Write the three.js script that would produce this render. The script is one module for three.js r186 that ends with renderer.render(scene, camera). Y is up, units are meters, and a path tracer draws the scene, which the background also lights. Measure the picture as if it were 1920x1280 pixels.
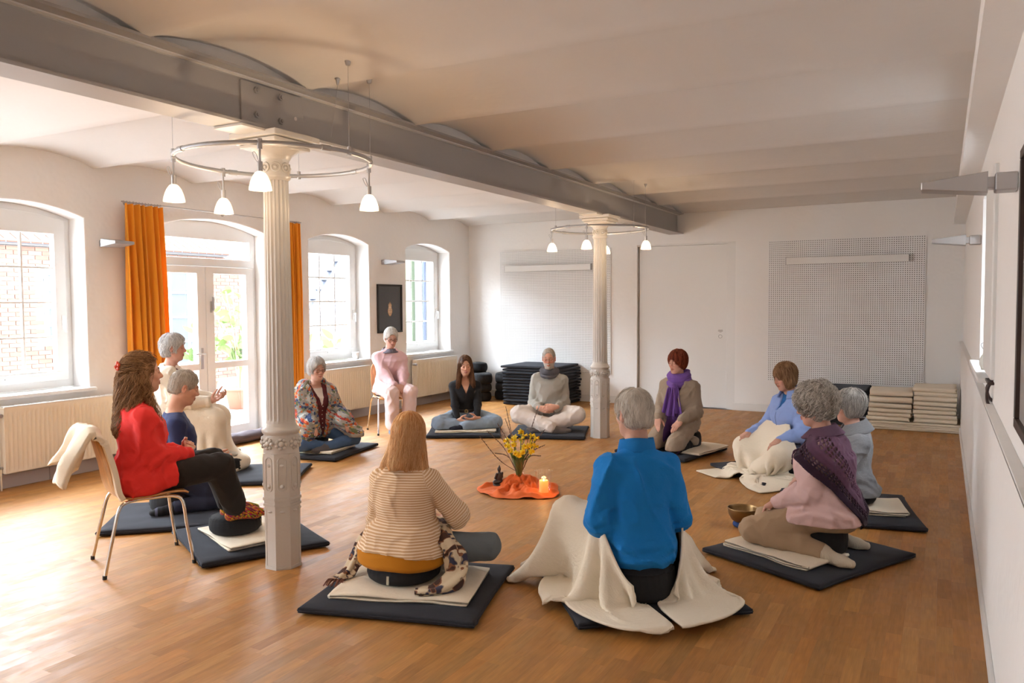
import * as THREE from 'three';
import { mergeGeometries } from 'three/addons/utils/BufferGeometryUtils.js';
import { RoundedBoxGeometry } from 'three/addons/geometries/RoundedBoxGeometry.js';
import { RectAreaLightUniformsLib } from 'three/addons/lights/RectAreaLightUniformsLib.js';

// ---------- camera, sky, lights, exposure ----------
const scene = new THREE.Scene();
const camera = new THREE.PerspectiveCamera(46.37, 1920 / 1280, 0.05, 200);
camera.position.set(7.191, 1.6, 11.768);
camera.rotation.set(-0.04938, 0.49550, -0.00590, 'YXZ');
const SKY = 15.0;
scene.background = new THREE.Color(0.84, 0.92, 1.0);
scene.backgroundIntensity = SKY;
const renderer = new THREE.WebGLRenderer({ antialias: true });
renderer.toneMapping = THREE.LinearToneMapping;
renderer.toneMappingExposure = 1.72;
renderer.shadowMap.enabled = true;
RectAreaLightUniformsLib.init();

// added area light over the yard, out of view, strengthens daylight through left windows
{ const l = new THREE.RectAreaLight(new THREE.Color(0.80, 0.90, 1), 22, 17, 2.6); l.name = 'added_yard_light'; l.position.set(-3.4, 4.6, 5.2); l.lookAt(2.2, 1.0, 5.2); scene.add(l); }
// out-of-view lights at left windows beside and behind the camera, for nearby backs
for (const [z, w, y, h] of [[9.72, 1.2, 1.62, 1.3], [11.83, 1.2, 1.62, 1.3]]) {
  const l = new THREE.RectAreaLight(new THREE.Color(0.88, 0.94, 1), 7, w, h);
  l.name = 'unseen_window_light'; l.position.set(0.02, y, z); l.lookAt(3, y - 0.15, z); scene.add(l);
}
// ---------- helpers ----------
const V = (x, y, z) => new THREE.Vector3(x, y, z);
let seed = 7;
const rnd = () => { seed = (seed * 1664525 + 1013904223) >>> 0; return seed / 4294967296; };
const rr = (a, b) => a + (b - a) * rnd();
const clamp = (v, a = 0, b = 1) => v < a ? a : v > b ? b : v;
const lerp = (a, b, t) => a + (b - a) * t;
const sstep = (a, b, x) => { const t = clamp((x - a) / (b - a)); return t * t * (3 - 2 * t); };
const hash3 = (x, y, z) => { let h = Math.imul(x | 0, 374761393) ^ Math.imul(y | 0, 668265263) ^ Math.imul(z | 0, 2147483647 ^ 1274126177); h = Math.imul(h ^ (h >>> 13), 1274126177); return ((h ^ (h >>> 16)) >>> 0) / 4294967296; };
function noise(x, y, z) {
  const xi = Math.floor(x), yi = Math.floor(y), zi = Math.floor(z);
  let u = x - xi, v = y - yi, w = z - zi; u = u * u * (3 - 2 * u); v = v * v * (3 - 2 * v); w = w * w * (3 - 2 * w);
  const a = lerp(lerp(hash3(xi, yi, zi), hash3(xi + 1, yi, zi), u), lerp(hash3(xi, yi + 1, zi), hash3(xi + 1, yi + 1, zi), u), v);
  const b = lerp(lerp(hash3(xi, yi, zi + 1), hash3(xi + 1, yi, zi + 1), u), lerp(hash3(xi, yi + 1, zi + 1), hash3(xi + 1, yi + 1, zi + 1), u), v);
  return lerp(a, b, w) * 2 - 1;
}
const fbm = (x, y, z, o = 3) => { let s = 0, a = 0.5; for (let i = 0; i < o; i++) { s += a * noise(x, y, z); x *= 2.03; y *= 2.03; z *= 2.03; a *= 0.5; } return s; };
const srgb = (h) => new THREE.Color(h);

const used = new Map();
function numbered(name) { const n = used.get(name) || 0; used.set(name, n + 1); return n ? name + '_' + String(n).padStart(3, '0') : name; }
function mesh(name, geo, mat, parent) {
  const m = new THREE.Mesh(geo, mat); m.name = parent ? partName(name, parent) : numbered(name);
  m.castShadow = m.receiveShadow = true; (parent || scene).add(m); return m;
}
function partName(name, parent) {
  const c = parent.userData_counts || (Object.defineProperty(parent, 'userData_counts', { value: {}, enumerable: false }), parent.userData_counts);
  const n = c[name] || 0; c[name] = n + 1; return n ? name + '_' + String(n).padStart(3, '0') : name;
}
function group(name, parent) { const g = new THREE.Group(); g.name = parent ? partName(name, parent) : numbered(name); (parent || scene).add(g); return g; }
function thing(name, label, category, pos = [0, 0, 0], turn = 0, grp) {
  const g = group(name); g.position.set(...pos); g.rotation.y = turn; g.userData = { label, category }; if (grp) g.userData.group = grp; return g;
}
function tag(o, label, category, grp) { o.userData.label = label; o.userData.category = category; if (grp) o.userData.group = grp; return o; }
function struct(o) { o.userData.kind = 'structure'; return o; }
function copyOf(o, label, pos, turn = 0) {
  const c = o.clone(); c.name = numbered(o.name.replace(/_\d{3}$/, '')); c.userData = { ...o.userData, label }; c.position.set(...pos); c.rotation.y = turn; scene.add(c); return c;
}

// geometry helpers. Every helper returns position + normal + uv, non-indexed
const norm = (g) => { g = g.index ? g.toNonIndexed() : g; for (const k of Object.keys(g.attributes)) if (!['position', 'normal', 'uv'].includes(k)) g.deleteAttribute(k);
  if (!g.attributes.normal) g.computeVertexNormals();
  if (!g.attributes.uv) g.setAttribute('uv', new THREE.BufferAttribute(new Float32Array(g.attributes.position.count * 2), 2)); return g; };
const join = (list) => mergeGeometries(list.map(norm));
const M4 = (p = [0, 0, 0], r = [0, 0, 0], s = [1, 1, 1]) => new THREE.Matrix4().compose(V(...p), new THREE.Quaternion().setFromEuler(new THREE.Euler(...r)), V(...s));
// box with uv in metres; bev rounds the edges
function box(w, h, d, p = [0, 0, 0], r = [0, 0, 0], bev = 0) {
  const g = norm(bev ? new RoundedBoxGeometry(w, h, d, 1, bev) : new THREE.BoxGeometry(w, h, d));
  boxUV(g); g.applyMatrix4(M4(p, r)); return g;
}
function boxUV(g, k = 1) {
  const P = g.attributes.position, N = g.attributes.normal, U = g.attributes.uv;
  for (let i = 0; i < P.count; i++) {
    const x = Math.abs(N.getX(i)), y = Math.abs(N.getY(i)), z = Math.abs(N.getZ(i));
    if (y >= x && y >= z) U.setXY(i, P.getX(i) * k, P.getZ(i) * k); else if (x >= z) U.setXY(i, P.getZ(i) * k, P.getY(i) * k); else U.setXY(i, P.getX(i) * k, P.getY(i) * k);
  }
  return g;
}
function span(x0, x1, y0, y1, z0, z1, bev = 0) { return box(x1 - x0, y1 - y0, z1 - z0, [(x0 + x1) / 2, (y0 + y1) / 2, (z0 + z1) / 2], [0, 0, 0], bev); }
function lathe(pts, seg = 32, p = [0, 0, 0], r = [0, 0, 0]) { const g = norm(new THREE.LatheGeometry(pts.map(([a, b]) => new THREE.Vector2(a, b)), seg)); g.applyMatrix4(M4(p, r)); return g; }
function tube(pts, rad, seg = 24, rs = 6, closed = false) {
  const c = new THREE.CatmullRomCurve3(pts.map((p) => V(...p)), closed, 'centripetal');
  return norm(new THREE.TubeGeometry(c, seg, rad, rs, closed));
}
function rod(a, b, r, rs = 10, r2 = r) {
  const A = V(...a), B = V(...b), L = A.distanceTo(B), g = norm(new THREE.CylinderGeometry(r2, r, L, rs));
  g.applyMatrix4(new THREE.Matrix4().compose(A.clone().add(B).multiplyScalar(0.5), new THREE.Quaternion().setFromUnitVectors(V(0, 1, 0), B.sub(A).normalize()), V(1, 1, 1))); return g;
}
function ball(r, p, s = [1, 1, 1], n = 12) { const g = norm(new THREE.SphereGeometry(r, n, Math.max(6, n * 0.7 | 0))); g.applyMatrix4(M4(p, [0, 0, 0], s)); return g; }
function tint(g, c) { const n = g.attributes.position.count, a = new Float32Array(n * 3); for (let i = 0; i < n; i++) { a[i * 3] = c.r; a[i * 3 + 1] = c.g; a[i * 3 + 2] = c.b; } g.setAttribute('color', new THREE.BufferAttribute(a, 3)); return g; }

// textures
function dataTex(w, h, f, isColor, rep) {
  const d = new Uint8Array(w * h * 4), o = [0, 0, 0];
  for (let y = 0; y < h; y++) for (let x = 0; x < w; x++) { const c = f(x / w, y / h, o); const i = (y * w + x) * 4; d[i] = clamp(c[0]) * 255; d[i + 1] = clamp(c[1]) * 255; d[i + 2] = clamp(c[2]) * 255; d[i + 3] = 255; }
  const t = new THREE.DataTexture(d, w, h); t.wrapS = t.wrapT = THREE.RepeatWrapping; t.magFilter = THREE.LinearFilter; t.minFilter = THREE.LinearMipmapLinearFilter; t.generateMipmaps = true;
  if (isColor) t.colorSpace = THREE.SRGBColorSpace; if (rep) t.repeat.set(rep, rep); t.needsUpdate = true; return t;
}
// periodic noise for tiling textures (period p cells)
function pnoise(u, v, p, s = 0) {
  const x = u * p, y = v * p, xi = Math.floor(x), yi = Math.floor(y); let a = x - xi, b = y - yi; a = a * a * (3 - 2 * a); b = b * b * (3 - 2 * b);
  const h = (i, j) => hash3(((i % p) + p) % p, ((j % p) + p) % p, s);
  return lerp(lerp(h(xi, yi), h(xi + 1, yi), a), lerp(h(xi, yi + 1), h(xi + 1, yi + 1), a), b);
}
const clothBump = dataTex(128, 128, (u, v, o) => { const a = 0.5 + 0.25 * Math.sin(u * 128 * Math.PI / 2) * Math.cos(v * 128 * Math.PI / 2) + 0.35 * (pnoise(u, v, 40, 3) - 0.5); o[0] = o[1] = o[2] = clamp(a); return o; }, false, 8);
const knitBump = dataTex(128, 128, (u, v, o) => { const s = Math.abs(Math.sin(u * Math.PI * 16)), t = Math.sin((v * 32 + s * 0.6) * Math.PI * 2) * 0.25; o[0] = o[1] = o[2] = clamp(0.3 + 0.45 * s + t * s + 0.2 * (pnoise(u, v, 32, 5) - 0.5)); return o; }, false, 9);
const feltBump = dataTex(256, 256, (u, v, o) => { o[0] = o[1] = o[2] = 0.5 * pnoise(u, v, 20, 1) + 0.3 * pnoise(u, v, 60, 2) + 0.2 * pnoise(u, v, 120, 4); return o; }, false, 3);
const plasterBump = dataTex(512, 512, (u, v, o) => { o[0] = o[1] = o[2] = clamp(0.5 * pnoise(u, v, 8, 1) + 0.28 * pnoise(u, v, 22, 2) + 0.22 * pnoise(u, v, 64, 4)); return o; }, false, 0.5);
const std = (color, rough = 0.8, extra = {}) => new THREE.MeshStandardMaterial({ color: typeof color === 'string' ? srgb(color) : color, roughness: rough, ...extra });
const phys = (color, rough, extra) => new THREE.MeshPhysicalMaterial({ color: typeof color === 'string' ? srgb(color) : color, roughness: rough, ...extra });
const fabric = (color, extra = {}) => phys(color, 0.92, { bumpMap: clothBump, bumpScale: 0.0012, sheen: 0.25, sheenRoughness: 0.6, sheenColor: new THREE.Color(0.5, 0.5, 0.5), ...extra });
const felt = (color, extra = {}) => phys(color, 0.95, { bumpMap: feltBump, bumpScale: 0.002, sheen: 0.3, sheenRoughness: 0.7, sheenColor: new THREE.Color(0.6, 0.6, 0.6), ...extra });
const knit = (color, extra = {}) => phys(color, 0.95, { bumpMap: knitBump, bumpScale: 0.003, sheen: 0.25, sheenRoughness: 0.7, sheenColor: new THREE.Color(0.5, 0.5, 0.5), ...extra });

// ---------- signed distance shapes meshed by surface nets ----------
const cone3 = (a, b, ra, rb) => {
  const [ax, ay, az] = a, dx = b[0] - ax, dy = b[1] - ay, dz = b[2] - az, il = 1 / (dx * dx + dy * dy + dz * dz + 1e-12);
  return (x, y, z) => { const px = x - ax, py = y - ay, pz = z - az; let t = (px * dx + py * dy + pz * dz) * il; t = t < 0 ? 0 : t > 1 ? 1 : t; const qx = px - dx * t, qy = py - dy * t, qz = pz - dz * t; return Math.sqrt(qx * qx + qy * qy + qz * qz) - (ra + (rb - ra) * t); };
};
const ell = (c, r, rot) => {
  const [cx, cy, cz] = c, [a, b, d] = r; let m = null;
  if (rot) { m = new THREE.Matrix4().makeRotationFromEuler(new THREE.Euler(...rot)).invert().elements; }
  return (x, y, z) => { x -= cx; y -= cy; z -= cz; if (m) { const X = m[0] * x + m[4] * y + m[8] * z, Y = m[1] * x + m[5] * y + m[9] * z; z = m[2] * x + m[6] * y + m[10] * z; x = X; y = Y; }
    const u = x / a, v = y / b, w = z / d, k0 = Math.sqrt(u * u + v * v + w * w), p = u / a, q = v / b, s = w / d, k1 = Math.sqrt(p * p + q * q + s * s); return k1 < 1e-9 ? -Math.min(a, b, d) : k0 * (k0 - 1) / k1; };
};
const smin = (a, b, k) => { const h = k - Math.abs(a - b); return h > 0 ? Math.min(a, b) - h * h / (4 * k) : Math.min(a, b); };
const smax = (a, b, k) => -smin(-a, -b, k);
const union = (list, k) => { const n = list.length; return (x, y, z) => { let d = list[0](x, y, z); for (let i = 1; i < n; i++) d = smin(d, list[i](x, y, z), k); return d; }; };
// f: distance; lo, hi: box; h: cell; opt: color(x,y,z)->[r,g,b], uv(x,y,z)->[u,v]
function nets(f, lo, hi, h, opt = {}) {
  const nx = Math.ceil((hi[0] - lo[0]) / h) + 1, ny = Math.ceil((hi[1] - lo[1]) / h) + 1, nz = Math.ceil((hi[2] - lo[2]) / h) + 1;
  const F = new Float32Array(nx * ny * nz).fill(9), B = 6, sl = nx * ny;
  for (let k0 = 0; k0 < nz; k0 += B) for (let j0 = 0; j0 < ny; j0 += B) for (let i0 = 0; i0 < nx; i0 += B) {
    const c = f(lo[0] + (i0 + B / 2) * h, lo[1] + (j0 + B / 2) * h, lo[2] + (k0 + B / 2) * h), R = (B / 2 + 1) * h * 1.74 * (opt.lip || 1.25) + (opt.amp || 0);
    if (Math.abs(c) > R) { if (c < 0) for (let k = k0; k < Math.min(nz, k0 + B); k++) for (let j = j0; j < Math.min(ny, j0 + B); j++) for (let i = i0; i < Math.min(nx, i0 + B); i++) F[i + j * nx + k * sl] = -9; continue; }
    for (let k = k0; k < Math.min(nz, k0 + B); k++) for (let j = j0; j < Math.min(ny, j0 + B); j++) for (let i = i0; i < Math.min(nx, i0 + B); i++) F[i + j * nx + k * sl] = f(lo[0] + i * h, lo[1] + j * h, lo[2] + k * h);
  }
  const id = new Int32Array(nx * ny * nz).fill(-1), P = [], I = [];
  for (let k = 0; k < nz - 1; k++) for (let j = 0; j < ny - 1; j++) for (let i = 0; i < nx - 1; i++) {
    const o = i + j * nx + k * sl; let m = 0; const v = [F[o], F[o + 1], F[o + nx], F[o + nx + 1], F[o + sl], F[o + sl + 1], F[o + sl + nx], F[o + sl + nx + 1]];
    for (let q = 0; q < 8; q++) if (v[q] < 0) m |= 1 << q;
    if (m === 0 || m === 255) continue;
    let sx = 0, sy = 0, sz = 0, n = 0;
    for (let q = 0; q < 12; q++) { const e = EDG[q], a = v[e[0]], b = v[e[1]]; if ((a < 0) === (b < 0)) continue; const t = a / (a - b); const A = e[0], Bb = e[1];
      sx += (A & 1) + ((Bb & 1) - (A & 1)) * t; sy += ((A >> 1) & 1) + (((Bb >> 1) & 1) - ((A >> 1) & 1)) * t; sz += (A >> 2) + ((Bb >> 2) - (A >> 2)) * t; n++; }
    id[o] = P.length / 3; P.push(lo[0] + (i + sx / n) * h, lo[1] + (j + sy / n) * h, lo[2] + (k + sz / n) * h);
  }
  const quad = (a, b, c, d, flip) => { if (a < 0 || b < 0 || c < 0 || d < 0) return; if (flip) I.push(a, c, b, a, d, c); else I.push(a, b, c, a, c, d); };
  for (let k = 1; k < nz - 1; k++) for (let j = 1; j < ny - 1; j++) for (let i = 1; i < nx - 1; i++) {
    const o = i + j * nx + k * sl, s = F[o] < 0;
    if (s !== (F[o + 1] < 0)) quad(id[o - nx - sl], id[o - sl], id[o], id[o - nx], !s);
    if (s !== (F[o + nx] < 0)) quad(id[o - 1 - sl], id[o - 1], id[o], id[o - sl], !s);
    if (s !== (F[o + sl] < 0)) quad(id[o - 1 - nx], id[o - nx], id[o], id[o - 1], !s);
  }
  // Laplacian touch-up keeps the skin smooth
  const n = P.length / 3;
  if (opt.smooth) for (let it = 0; it < opt.smooth; it++) { const S = new Float32Array(n * 3), C = new Uint16Array(n); for (let t = 0; t < I.length; t += 3) for (let e = 0; e < 3; e++) { const a = I[t + e], b = I[t + (e + 1) % 3]; S[a * 3] += P[b * 3]; S[a * 3 + 1] += P[b * 3 + 1]; S[a * 3 + 2] += P[b * 3 + 2]; C[a]++; } for (let i = 0; i < n; i++) if (C[i]) for (let q = 0; q < 3; q++) P[i * 3 + q] = lerp(P[i * 3 + q], S[i * 3 + q] / C[i], 0.5); }
  const g = new THREE.BufferGeometry(); g.setAttribute('position', new THREE.BufferAttribute(new Float32Array(P), 3)); g.setIndex(I); g.computeVertexNormals();
  const uv = new Float32Array(n * 2), N = g.attributes.normal;
  for (let i = 0; i < n; i++) { if (opt.uv) { const q = opt.uv(P[i * 3], P[i * 3 + 1], P[i * 3 + 2], N.getX(i), N.getY(i), N.getZ(i)); uv[i * 2] = q[0]; uv[i * 2 + 1] = q[1]; } else { uv[i * 2] = P[i * 3] * 0.8 + P[i * 3 + 2] * 0.7; uv[i * 2 + 1] = P[i * 3 + 1] + 0.5 * P[i * 3 + 2] - 0.3 * P[i * 3]; } }
  g.setAttribute('uv', new THREE.BufferAttribute(uv, 2));
  if (opt.color) { const c = new Float32Array(n * 3); for (let i = 0; i < n; i++) { const q = opt.color(P[i * 3], P[i * 3 + 1], P[i * 3 + 2], N.getX(i), N.getY(i), N.getZ(i)); c[i * 3] = q[0]; c[i * 3 + 1] = q[1]; c[i * 3 + 2] = q[2]; } g.setAttribute('color', new THREE.BufferAttribute(c, 3)); }
  return g;
}
const EDG = [[0, 1], [2, 3], [4, 5], [6, 7], [0, 2], [1, 3], [4, 6], [5, 7], [0, 4], [1, 5], [2, 6], [3, 7]];
// ---------- room ----------
const LX = 0, RX = 7.415, ZB = 0, ZF = 13.2, CUSP = 2.91, RISE = 0.085, VAULT = 1.13;
const M = {
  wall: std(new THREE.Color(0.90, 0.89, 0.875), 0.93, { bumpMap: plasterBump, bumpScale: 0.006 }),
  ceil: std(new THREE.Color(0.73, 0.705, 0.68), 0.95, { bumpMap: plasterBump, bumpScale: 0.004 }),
  white: std(new THREE.Color(0.82, 0.815, 0.80), 0.42),
  panel: std(new THREE.Color(0.88, 0.88, 0.88), 0.8),
  black: std(new THREE.Color(0.02, 0.02, 0.022), 0.6),
  iron: std(new THREE.Color(0.60, 0.565, 0.52), 0.32, { bumpMap: plasterBump, bumpScale: 0.0025 }),
  beam: std(new THREE.Color(0.40, 0.38, 0.365), 0.5, { bumpMap: plasterBump, bumpScale: 0.002 }),
  steel: std(new THREE.Color(0.55, 0.54, 0.53), 0.3, { metalness: 1 }),
  satin: std(new THREE.Color(0.50, 0.49, 0.49), 0.42, { metalness: 0.85 }),
  alu: std(new THREE.Color(0.42, 0.42, 0.43), 0.5, { metalness: 0.5 }),
  glass: new THREE.MeshPhysicalMaterial({ color: 0xffffff, roughness: 0, transmission: 1, thickness: 0, ior: 1.5 }),
  radiator: std(new THREE.Color(0.86, 0.79, 0.66), 0.4),
  skirtGrey: std(new THREE.Color(0.50, 0.47, 0.48), 0.5),
  curtain: new THREE.MeshPhysicalMaterial({ color: new THREE.Color(1.0, 0.42, 0.02), roughness: 0.95, transmission: 0.28, thickness: 0, bumpMap: clothBump, bumpScale: 0.0008 }),
};
// floor: strip parquet, every strip a piece
{
  const grain = dataTex(512, 512, (u, v, o) => {
    const g = 0.45 * pnoise(u, v, 24, 1) + 0.30 * pnoise(u * 4 % 1, v, 48, 2) + 0.25 * pnoise(u * 8 % 1, v, 16, 4), c = 0.84 + 0.20 * g;
    o[0] = clamp(c); o[1] = clamp(c * 0.985); o[2] = clamp(c * 0.96); return o; }, true);
  grain.repeat.set(4, 0.5);
  const rough = dataTex(256, 256, (u, v, o) => { o[0] = o[1] = o[2] = 0.62 + 0.38 * (0.6 * pnoise(u, v, 6, 3) + 0.4 * pnoise(u, v, 40, 6)); return o; }, false, 0.7);
  const wood = new THREE.MeshPhysicalMaterial({ color: 0xffffff, vertexColors: true, roughness: 0.64, map: grain, roughnessMap: rough, bumpMap: grain, bumpScale: 0.0003, specularIntensity: 0.8, clearcoat: 0.12, clearcoatRoughness: 0.42 });
  const slab = span(-0.4, RX + 0.4, -0.3, -0.011, -0.4, ZF + 0.4);
  const fl = struct(mesh('floor', slab, M.skirtGrey));
  const proj = new THREE.Matrix4(); camera.updateMatrixWorld(); camera.updateProjectionMatrix(); proj.multiplyMatrices(camera.projectionMatrix, camera.matrixWorldInverse);
  const P = [], w = 0.0705;
  for (let i = 0; i * w < RX + 0.01; i++) {
    let z = -rr(0, 0.4);
    while (z < ZF) { const L = rr(0.26, 0.62), x0 = i * w, z1 = Math.min(z + L, ZF); if (z1 > 0) P.push({ x0, x1: Math.min(x0 + w, RX), z0: Math.max(z, 0), z1 }); z += L; }
  }
  for (const p of P) {
    const cx = (p.x0 + p.x1) / 2, cz = (p.z0 + p.z1) / 2, q = V(cx, 0, cz).applyMatrix4(proj), d = camera.position.distanceTo(V(cx, 0, cz)), ah = V(cx, 0, cz).sub(camera.position).applyQuaternion(camera.quaternion.clone().invert()).z < 0;
    p.key = (ah && Math.abs(q.x) < 1.02 && Math.abs(q.y) < 1.05 ? 0 : 100) + d;
    const t = rr(-1, 1), hue = rr(-1, 1), k = (0.97 + 0.14 * t + (rnd() < 0.05 ? -0.12 : 0));
    const c = new THREE.Color(0.49 * k, (0.232 + 0.014 * hue) * k, (0.062 + 0.008 * hue) * k), g = 0.0002;
    const b = box(p.x1 - p.x0 - g, 0.0115, p.z1 - p.z0 - g); const U = b.attributes.uv, o = rnd() * 5, o2 = rnd() * 5;
    for (let i = 0; i < U.count; i++) U.setXY(i, U.getX(i) + o, U.getY(i) + o2);
    b.translate(cx, -0.00575 - rr(0, 0.00025), cz); p.g = tint(b, c);
  }
  P.sort((a, b) => a.key - b.key);
  P.slice(0, 295).forEach((p) => mesh('plank', p.g, wood, fl));
  mesh('parquet_planks', mergeGeometries(P.slice(295).map((p) => p.g)), wood, fl).userData.kind = 'stuff';
}
// ceiling: shallow brick vaults between the cross ribs
function vaultY(z) { const t = (((z - 0.1) / VAULT) % 1 + 1) % 1, s = 2 * t - 1; return CUSP + RISE * (1 - s * s) - 0.012 * Math.exp(-Math.pow((1 - Math.abs(s)) * 9, 2)); }
{
  const vault = (x0, x1) => {
    const nz = 280, nx = 24, P = [], I = [], U = [];
    for (let j = 0; j <= nz; j++) for (let i = 0; i <= nx; i++) { const x = lerp(x0, x1, i / nx), z = lerp(-0.05, ZF + 0.05, j / nz); P.push(x, CUSP + (vaultY(z) - CUSP) * (x > 3.66 ? lerp(1, 0.45, (x - 3.66) / 3.7) : 1) + 0.006 * fbm(x * 0.7, z * 0.9, 3), z); U.push(x, z); }
    for (let j = 0; j < nz; j++) for (let i = 0; i < nx; i++) { const a = j * (nx + 1) + i, b = a + nx + 1; I.push(a, a + 1, b, a + 1, b + 1, b); }
    const g = new THREE.BufferGeometry(); g.setAttribute('position', new THREE.Float32BufferAttribute(P, 3)); g.setAttribute('uv', new THREE.Float32BufferAttribute(U, 2)); g.setIndex(I); g.computeVertexNormals(); return g.toNonIndexed();
  };
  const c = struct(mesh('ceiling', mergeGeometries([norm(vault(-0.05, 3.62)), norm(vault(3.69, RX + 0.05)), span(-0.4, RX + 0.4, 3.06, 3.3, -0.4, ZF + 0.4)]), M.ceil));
  const s = new THREE.Shape(); s.moveTo(0, 2.88); for (let i = 0; i <= 300; i++) { const z = i / 300 * ZF; s.lineTo(z, vaultY(z) + 0.02); } s.lineTo(ZF, 2.88);
  const lg = norm(new THREE.ExtrudeGeometry(s, { depth: 0.09, bevelEnabled: false })); lg.rotateY(-Math.PI / 2); lg.translate(3.70, 0, 0);
  mesh('vault_end', lg, M.ceil, c);
}
// openings in the left wall
const WIN = [{ z: 1.23, n: 3 }, { z: 3.34, n: 2 }, { z: 7.61, n: 1 }, { z: 9.72, n: 4 }, { z: 11.83, n: 5 }], HW = 0.61, SILL = 0.81, SPR = 2.42, APEX = 2.525, DZ = 5.42, DHW = 0.77;
function archPath(S, c, hw, y0, spr, apex, hole) {
  const p = hole ? new THREE.Path() : S, n = 16, h = apex - spr, R = (hw * hw + h * h) / (2 * h), a0 = Math.asin(hw / R);
  p.moveTo(c - hw, y0); p.lineTo(c + hw, y0); p.lineTo(c + hw, spr);
  for (let i = 1; i < n; i++) { const a = lerp(a0, -a0, i / n); p.lineTo(c + R * Math.sin(a), apex - R + R * Math.cos(a)); }
  p.lineTo(c - hw, spr); p.lineTo(c - hw, y0); return p;
}
function extrudeX(shape, x0, x1, bev = 0) { // shape in (z, y), extruded along x
  const g = norm(new THREE.ExtrudeGeometry(shape, { depth: x1 - x0 - 2 * bev, bevelEnabled: bev > 0, bevelThickness: bev, bevelSize: bev, bevelOffset: -bev, bevelSegments: 2 }));
  g.rotateY(-Math.PI / 2); g.translate(x1 - bev, 0, 0); return g;
}
{
  const s = new THREE.Shape(); s.moveTo(-0.4, -0.3); s.lineTo(ZF + 0.4, -0.3); s.lineTo(ZF + 0.4, 3.1); s.lineTo(-0.4, 3.1); s.lineTo(-0.4, -0.3);
  for (const w of WIN) s.holes.push(archPath(null, w.z, HW, SILL - 0.02, SPR, APEX, true));
  s.holes.push(archPath(null, DZ, DHW, -0.02, SPR, 2.54, true));
  const g = extrudeX(s, -0.42, 0, 0.012); boxUV(g);
  struct(mesh('wall_left', g, M.wall));
}
function bar(z0, z1, y0, y1, x0, x1, bev = 0.004) { return span(x0, x1, y0, y1, z0, z1, bev); }
function makeWindow(w) {
  const g = struct(group('window_' + w.n)); g.position.set(0, 0, w.z);
  const gz = 0.455, gy0 = 0.97, gy1 = 2.275;  // glazed field
  const s = archPath(new THREE.Shape(), 0, HW - 0.001, SILL, SPR, APEX - 0.001); const h = new THREE.Path(); h.moveTo(-gz, gy0); h.lineTo(gz, gy0); h.lineTo(gz, gy1); h.lineTo(-gz, gy1); h.lineTo(-gz, gy0); s.holes.push(h);
  const outer = extrudeX(s, -0.30, -0.235, 0.004);
  // rebate line of the sash, one step proud of the frame
  const s2 = archPath(new THREE.Shape(), 0, HW - 0.055, SILL + 0.07, SPR - 0.015, APEX - 0.065), h2 = new THREE.Path(); const q = 0.008; h2.moveTo(-gz + q, gy0 + q); h2.lineTo(gz - q, gy0 + q); h2.lineTo(gz - q, gy1 - q); h2.lineTo(-gz + q, gy1 - q); h2.lineTo(-gz + q, gy0 + q); s2.holes.push(h2);
  mesh('window_frame', outer, M.white, g); mesh('sash', extrudeX(s2, -0.285, -0.215, 0.005), M.white, g);
  mesh('weather_bar', join([bar(-gz - 0.02, gz + 0.02, gy0 - 0.035, gy0 - 0.012, -0.22, -0.195), bar(-0.05, 0.05, gy0 - 0.05, gy0 - 0.03, -0.215, -0.20)]), M.white, g);
  const cols = 3, rows = 4;
  for (let i = 1; i < cols; i++) { const z = lerp(-gz, gz, i / cols); mesh('muntin', bar(z - 0.010, z + 0.010, gy0, gy1, -0.268, -0.238, 0.003), M.white, g); }
  for (let j = 1; j < rows; j++) { const y = lerp(gy0, gy1, j / rows); mesh('muntin', bar(-gz, gz, y - 0.010, y + 0.010, -0.267, -0.239, 0.003), M.white, g); }
  for (let i = 0; i < cols; i++) for (let j = 0; j < rows; j++) { const p = new THREE.PlaneGeometry(2 * gz / cols - 0.02, (gy1 - gy0) / rows - 0.02); p.rotateY(Math.PI / 2); p.translate(-0.255, lerp(gy0, gy1, (j + 0.5) / rows), lerp(-gz, gz, (i + 0.5) / cols)); mesh('pane', p, M.glass, g); }
  mesh('window_sill', join([span(-0.235, 0.045, SILL - 0.035, SILL, -HW - 0.055, HW + 0.055, 0.008)]), M.white, g);
  mesh('handle', join([span(-0.217, -0.205, 1.36, 1.50, -HW + 0.085, -HW + 0.112, 0.004), rod([-0.21, 1.45, -HW + 0.098], [-0.165, 1.45, -HW + 0.098], 0.008), span(-0.178, -0.16, 1.335, 1.46, -HW + 0.089, -HW + 0.107, 0.006)]), M.white, g);
  return g;
}
for (const w of WIN) makeWindow(w);
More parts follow.
